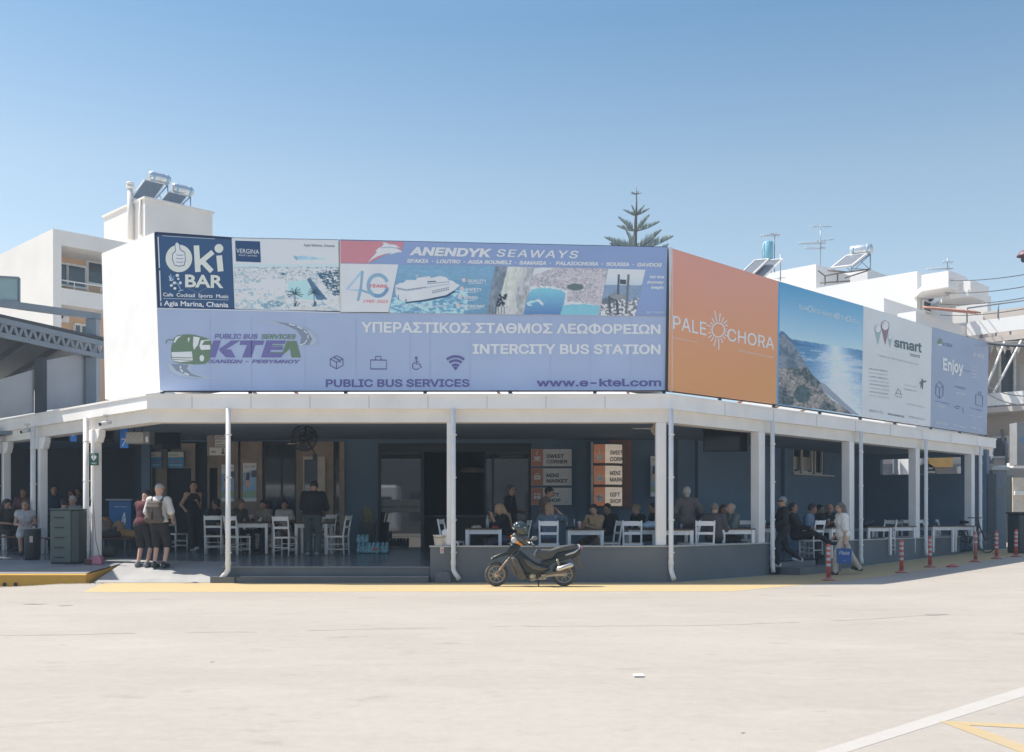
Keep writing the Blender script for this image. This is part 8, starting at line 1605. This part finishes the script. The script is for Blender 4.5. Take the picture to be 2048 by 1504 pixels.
m = MB(); m.tube([mp(1114, 1117, -.13), mp(1118, 1134, -.13)], .024, 10); m.build('shock_absorber', brz, mo); m = MB(); [m.torus(mp(1114 + 4 * t, 1119 + 13 * t, -.13), (.2, 0, 1), .027, .005, 14, 5) for t in np.linspace(0, 1, 6)]; m.build('shock_spring', chm, mo)
m = MB(); m.tube([mp(1064, 1158, .08), mp(1090, 1158, .13), mp(1116, 1136, .14)], .018, 8); m.lathe([(0, 0), (.035, 0), (.048, .04), (.05, .28), (.035, .33), (0, .33)], mp(1112, 1139, -.17), V(.95, 0, .32), 16); m.build('exhaust', chm, mo); MB().tube([mp(1076, 1158, -.08), mp(1077, 1174.5, -.1)], .011, 8).tube([mp(1077, 1174, -.1), mp(1074, 1175, -.13)], .011, 6).build('side_stand', blk, mo)
hm_ = mp(1040, 1055, -.02); hl_ = thing('motorbike_helmet', 'glossy dark green motorbike helmet perched on the motorbike handlebars', 'helmet', hm_ - V(0, 0, .12)); b = SDF(.009, .02); b.ell(hm_, (.145, .125, .125), roty(-.3)); b.cap(hm_ + V(-.04, 0, -.05), hm_ + V(.06, 0, -.07), .10, .09); b.ell(hm_ + V(-.12, 0, -.09), (.12, .11, .075), roty(.5), op='-'); b.cut(hm_ + V(0, 0, -.125), V(-.3, 0, -1)); blob('shell', b, mat('helmet_green', (.025, .045, .048), .12, coat=.8, var=.1), hl_)
m = MB(); m.tube([hm_ + V(-.135 + .02 * abs(t), t * .1, .0 - .03 * abs(t)) for t in np.linspace(-1, 1, 9)], .014, 8); m.build('rim', mat('helmet_rim', (.4, .4, .4), .3), hl_)
for q in ((-.105, -.09, .045), (-.02, -.125, .03), (.09, -.1, .0)): MB().ell(hm_ + V(q), (.012, .008, .012), n=8).build('stud', chm, hl_)
# bicycle leaning on the last column
bc = onR(1945, -.25); zb_ = float(gz(bc[0], bc[1])) + .004; bk = thing('bicycle', 'black city bicycle leaning on the last white column of the terrace', 'bicycle', (bc[0], bc[1], zb_)); bd = V(.42, -.90, 0); bn = V(.9, .42, 0); bb_ = lambda a, z, n=0: V(bc[0], bc[1], zb_) + bd * a + bn * (n - z * .12) + V(0, 0, z)
fr_m = mat('bicycle_black', (.018, .02, .024), .35, coat=.3)
for s_, nm in ((-1, 'rear_wheel'), (1, 'front_wheel')):
    c = bb_(.52 * s_, .34); m = MB().torus(c, bn + V(0, 0, .1), .325, .018, 36, 8); w_ = m.build(nm, rub, bk); m = MB(); x, y, d = frame(bn + V(0, 0, .1)); [m.tube([c, c + .31 * (x * math.cos(a) + y * math.sin(a))], .003, 4) for a in np.linspace(0, 6.28, 19)]; m.lathe([(.02, -.04), (.02, .04)], c, bn, 8); m.build('spokes', alu, w_)
m = MB(); S1, S2, H1, BBk = bb_(-.18, .82), bb_(-.10, .52), bb_(.33, .82), bb_(-.06, .30)
for a, b in ((BBk, S1), (BBk, H1), (S1 * .8 + BBk * .2, H1 + V(0, 0, -.06)), (BBk, bb_(-.52, .34)), (S1 * .75 + BBk * .25, bb_(-.52, .34)), (H1, bb_(.38, .66)), (bb_(.38, .66), bb_(.52, .34))): m.tube([a, b], .018, 8)
m.build('frame', fr_m, bk); MB().tube([H1, bb_(.31, 1.0), bb_(.31, 1.02)], .015, 8).tube([bb_(.20, 1.03, -.30), bb_(.33, 1.03, -.12), bb_(.33, 1.03, .12), bb_(.20, 1.03, .30)], .014, 8).build('handlebar', fr_m, bk); b = SDF(.012, .03); b.cap(bb_(-.30, .90), bb_(-.06, .90), .065, .03); blob('saddle', b, blk, bk); MB().tube([S1, bb_(-.20, .88)], .014, 8).build('seat_post', alu, bk); MB().torus(BBk, bn, .09, .008, 20, 6).tube([BBk + bn * .06, BBk + bn * .06 + V(0, 0, -.17)], .01, 6).tube([BBk - bn * .06, BBk - bn * .06 + V(0, 0, .17)], .01, 6).build('crank', alu, bk); MB().tube([bb_(-.52 + .36 * math.cos(a), .34 + .36 * math.sin(a)) for a in np.linspace(.3, 2.9, 12)], .014, 6).build('mudguard', fr_m, bk)
bpy.data.objects.remove(_TXT)
bpy.context.view_layer.update()
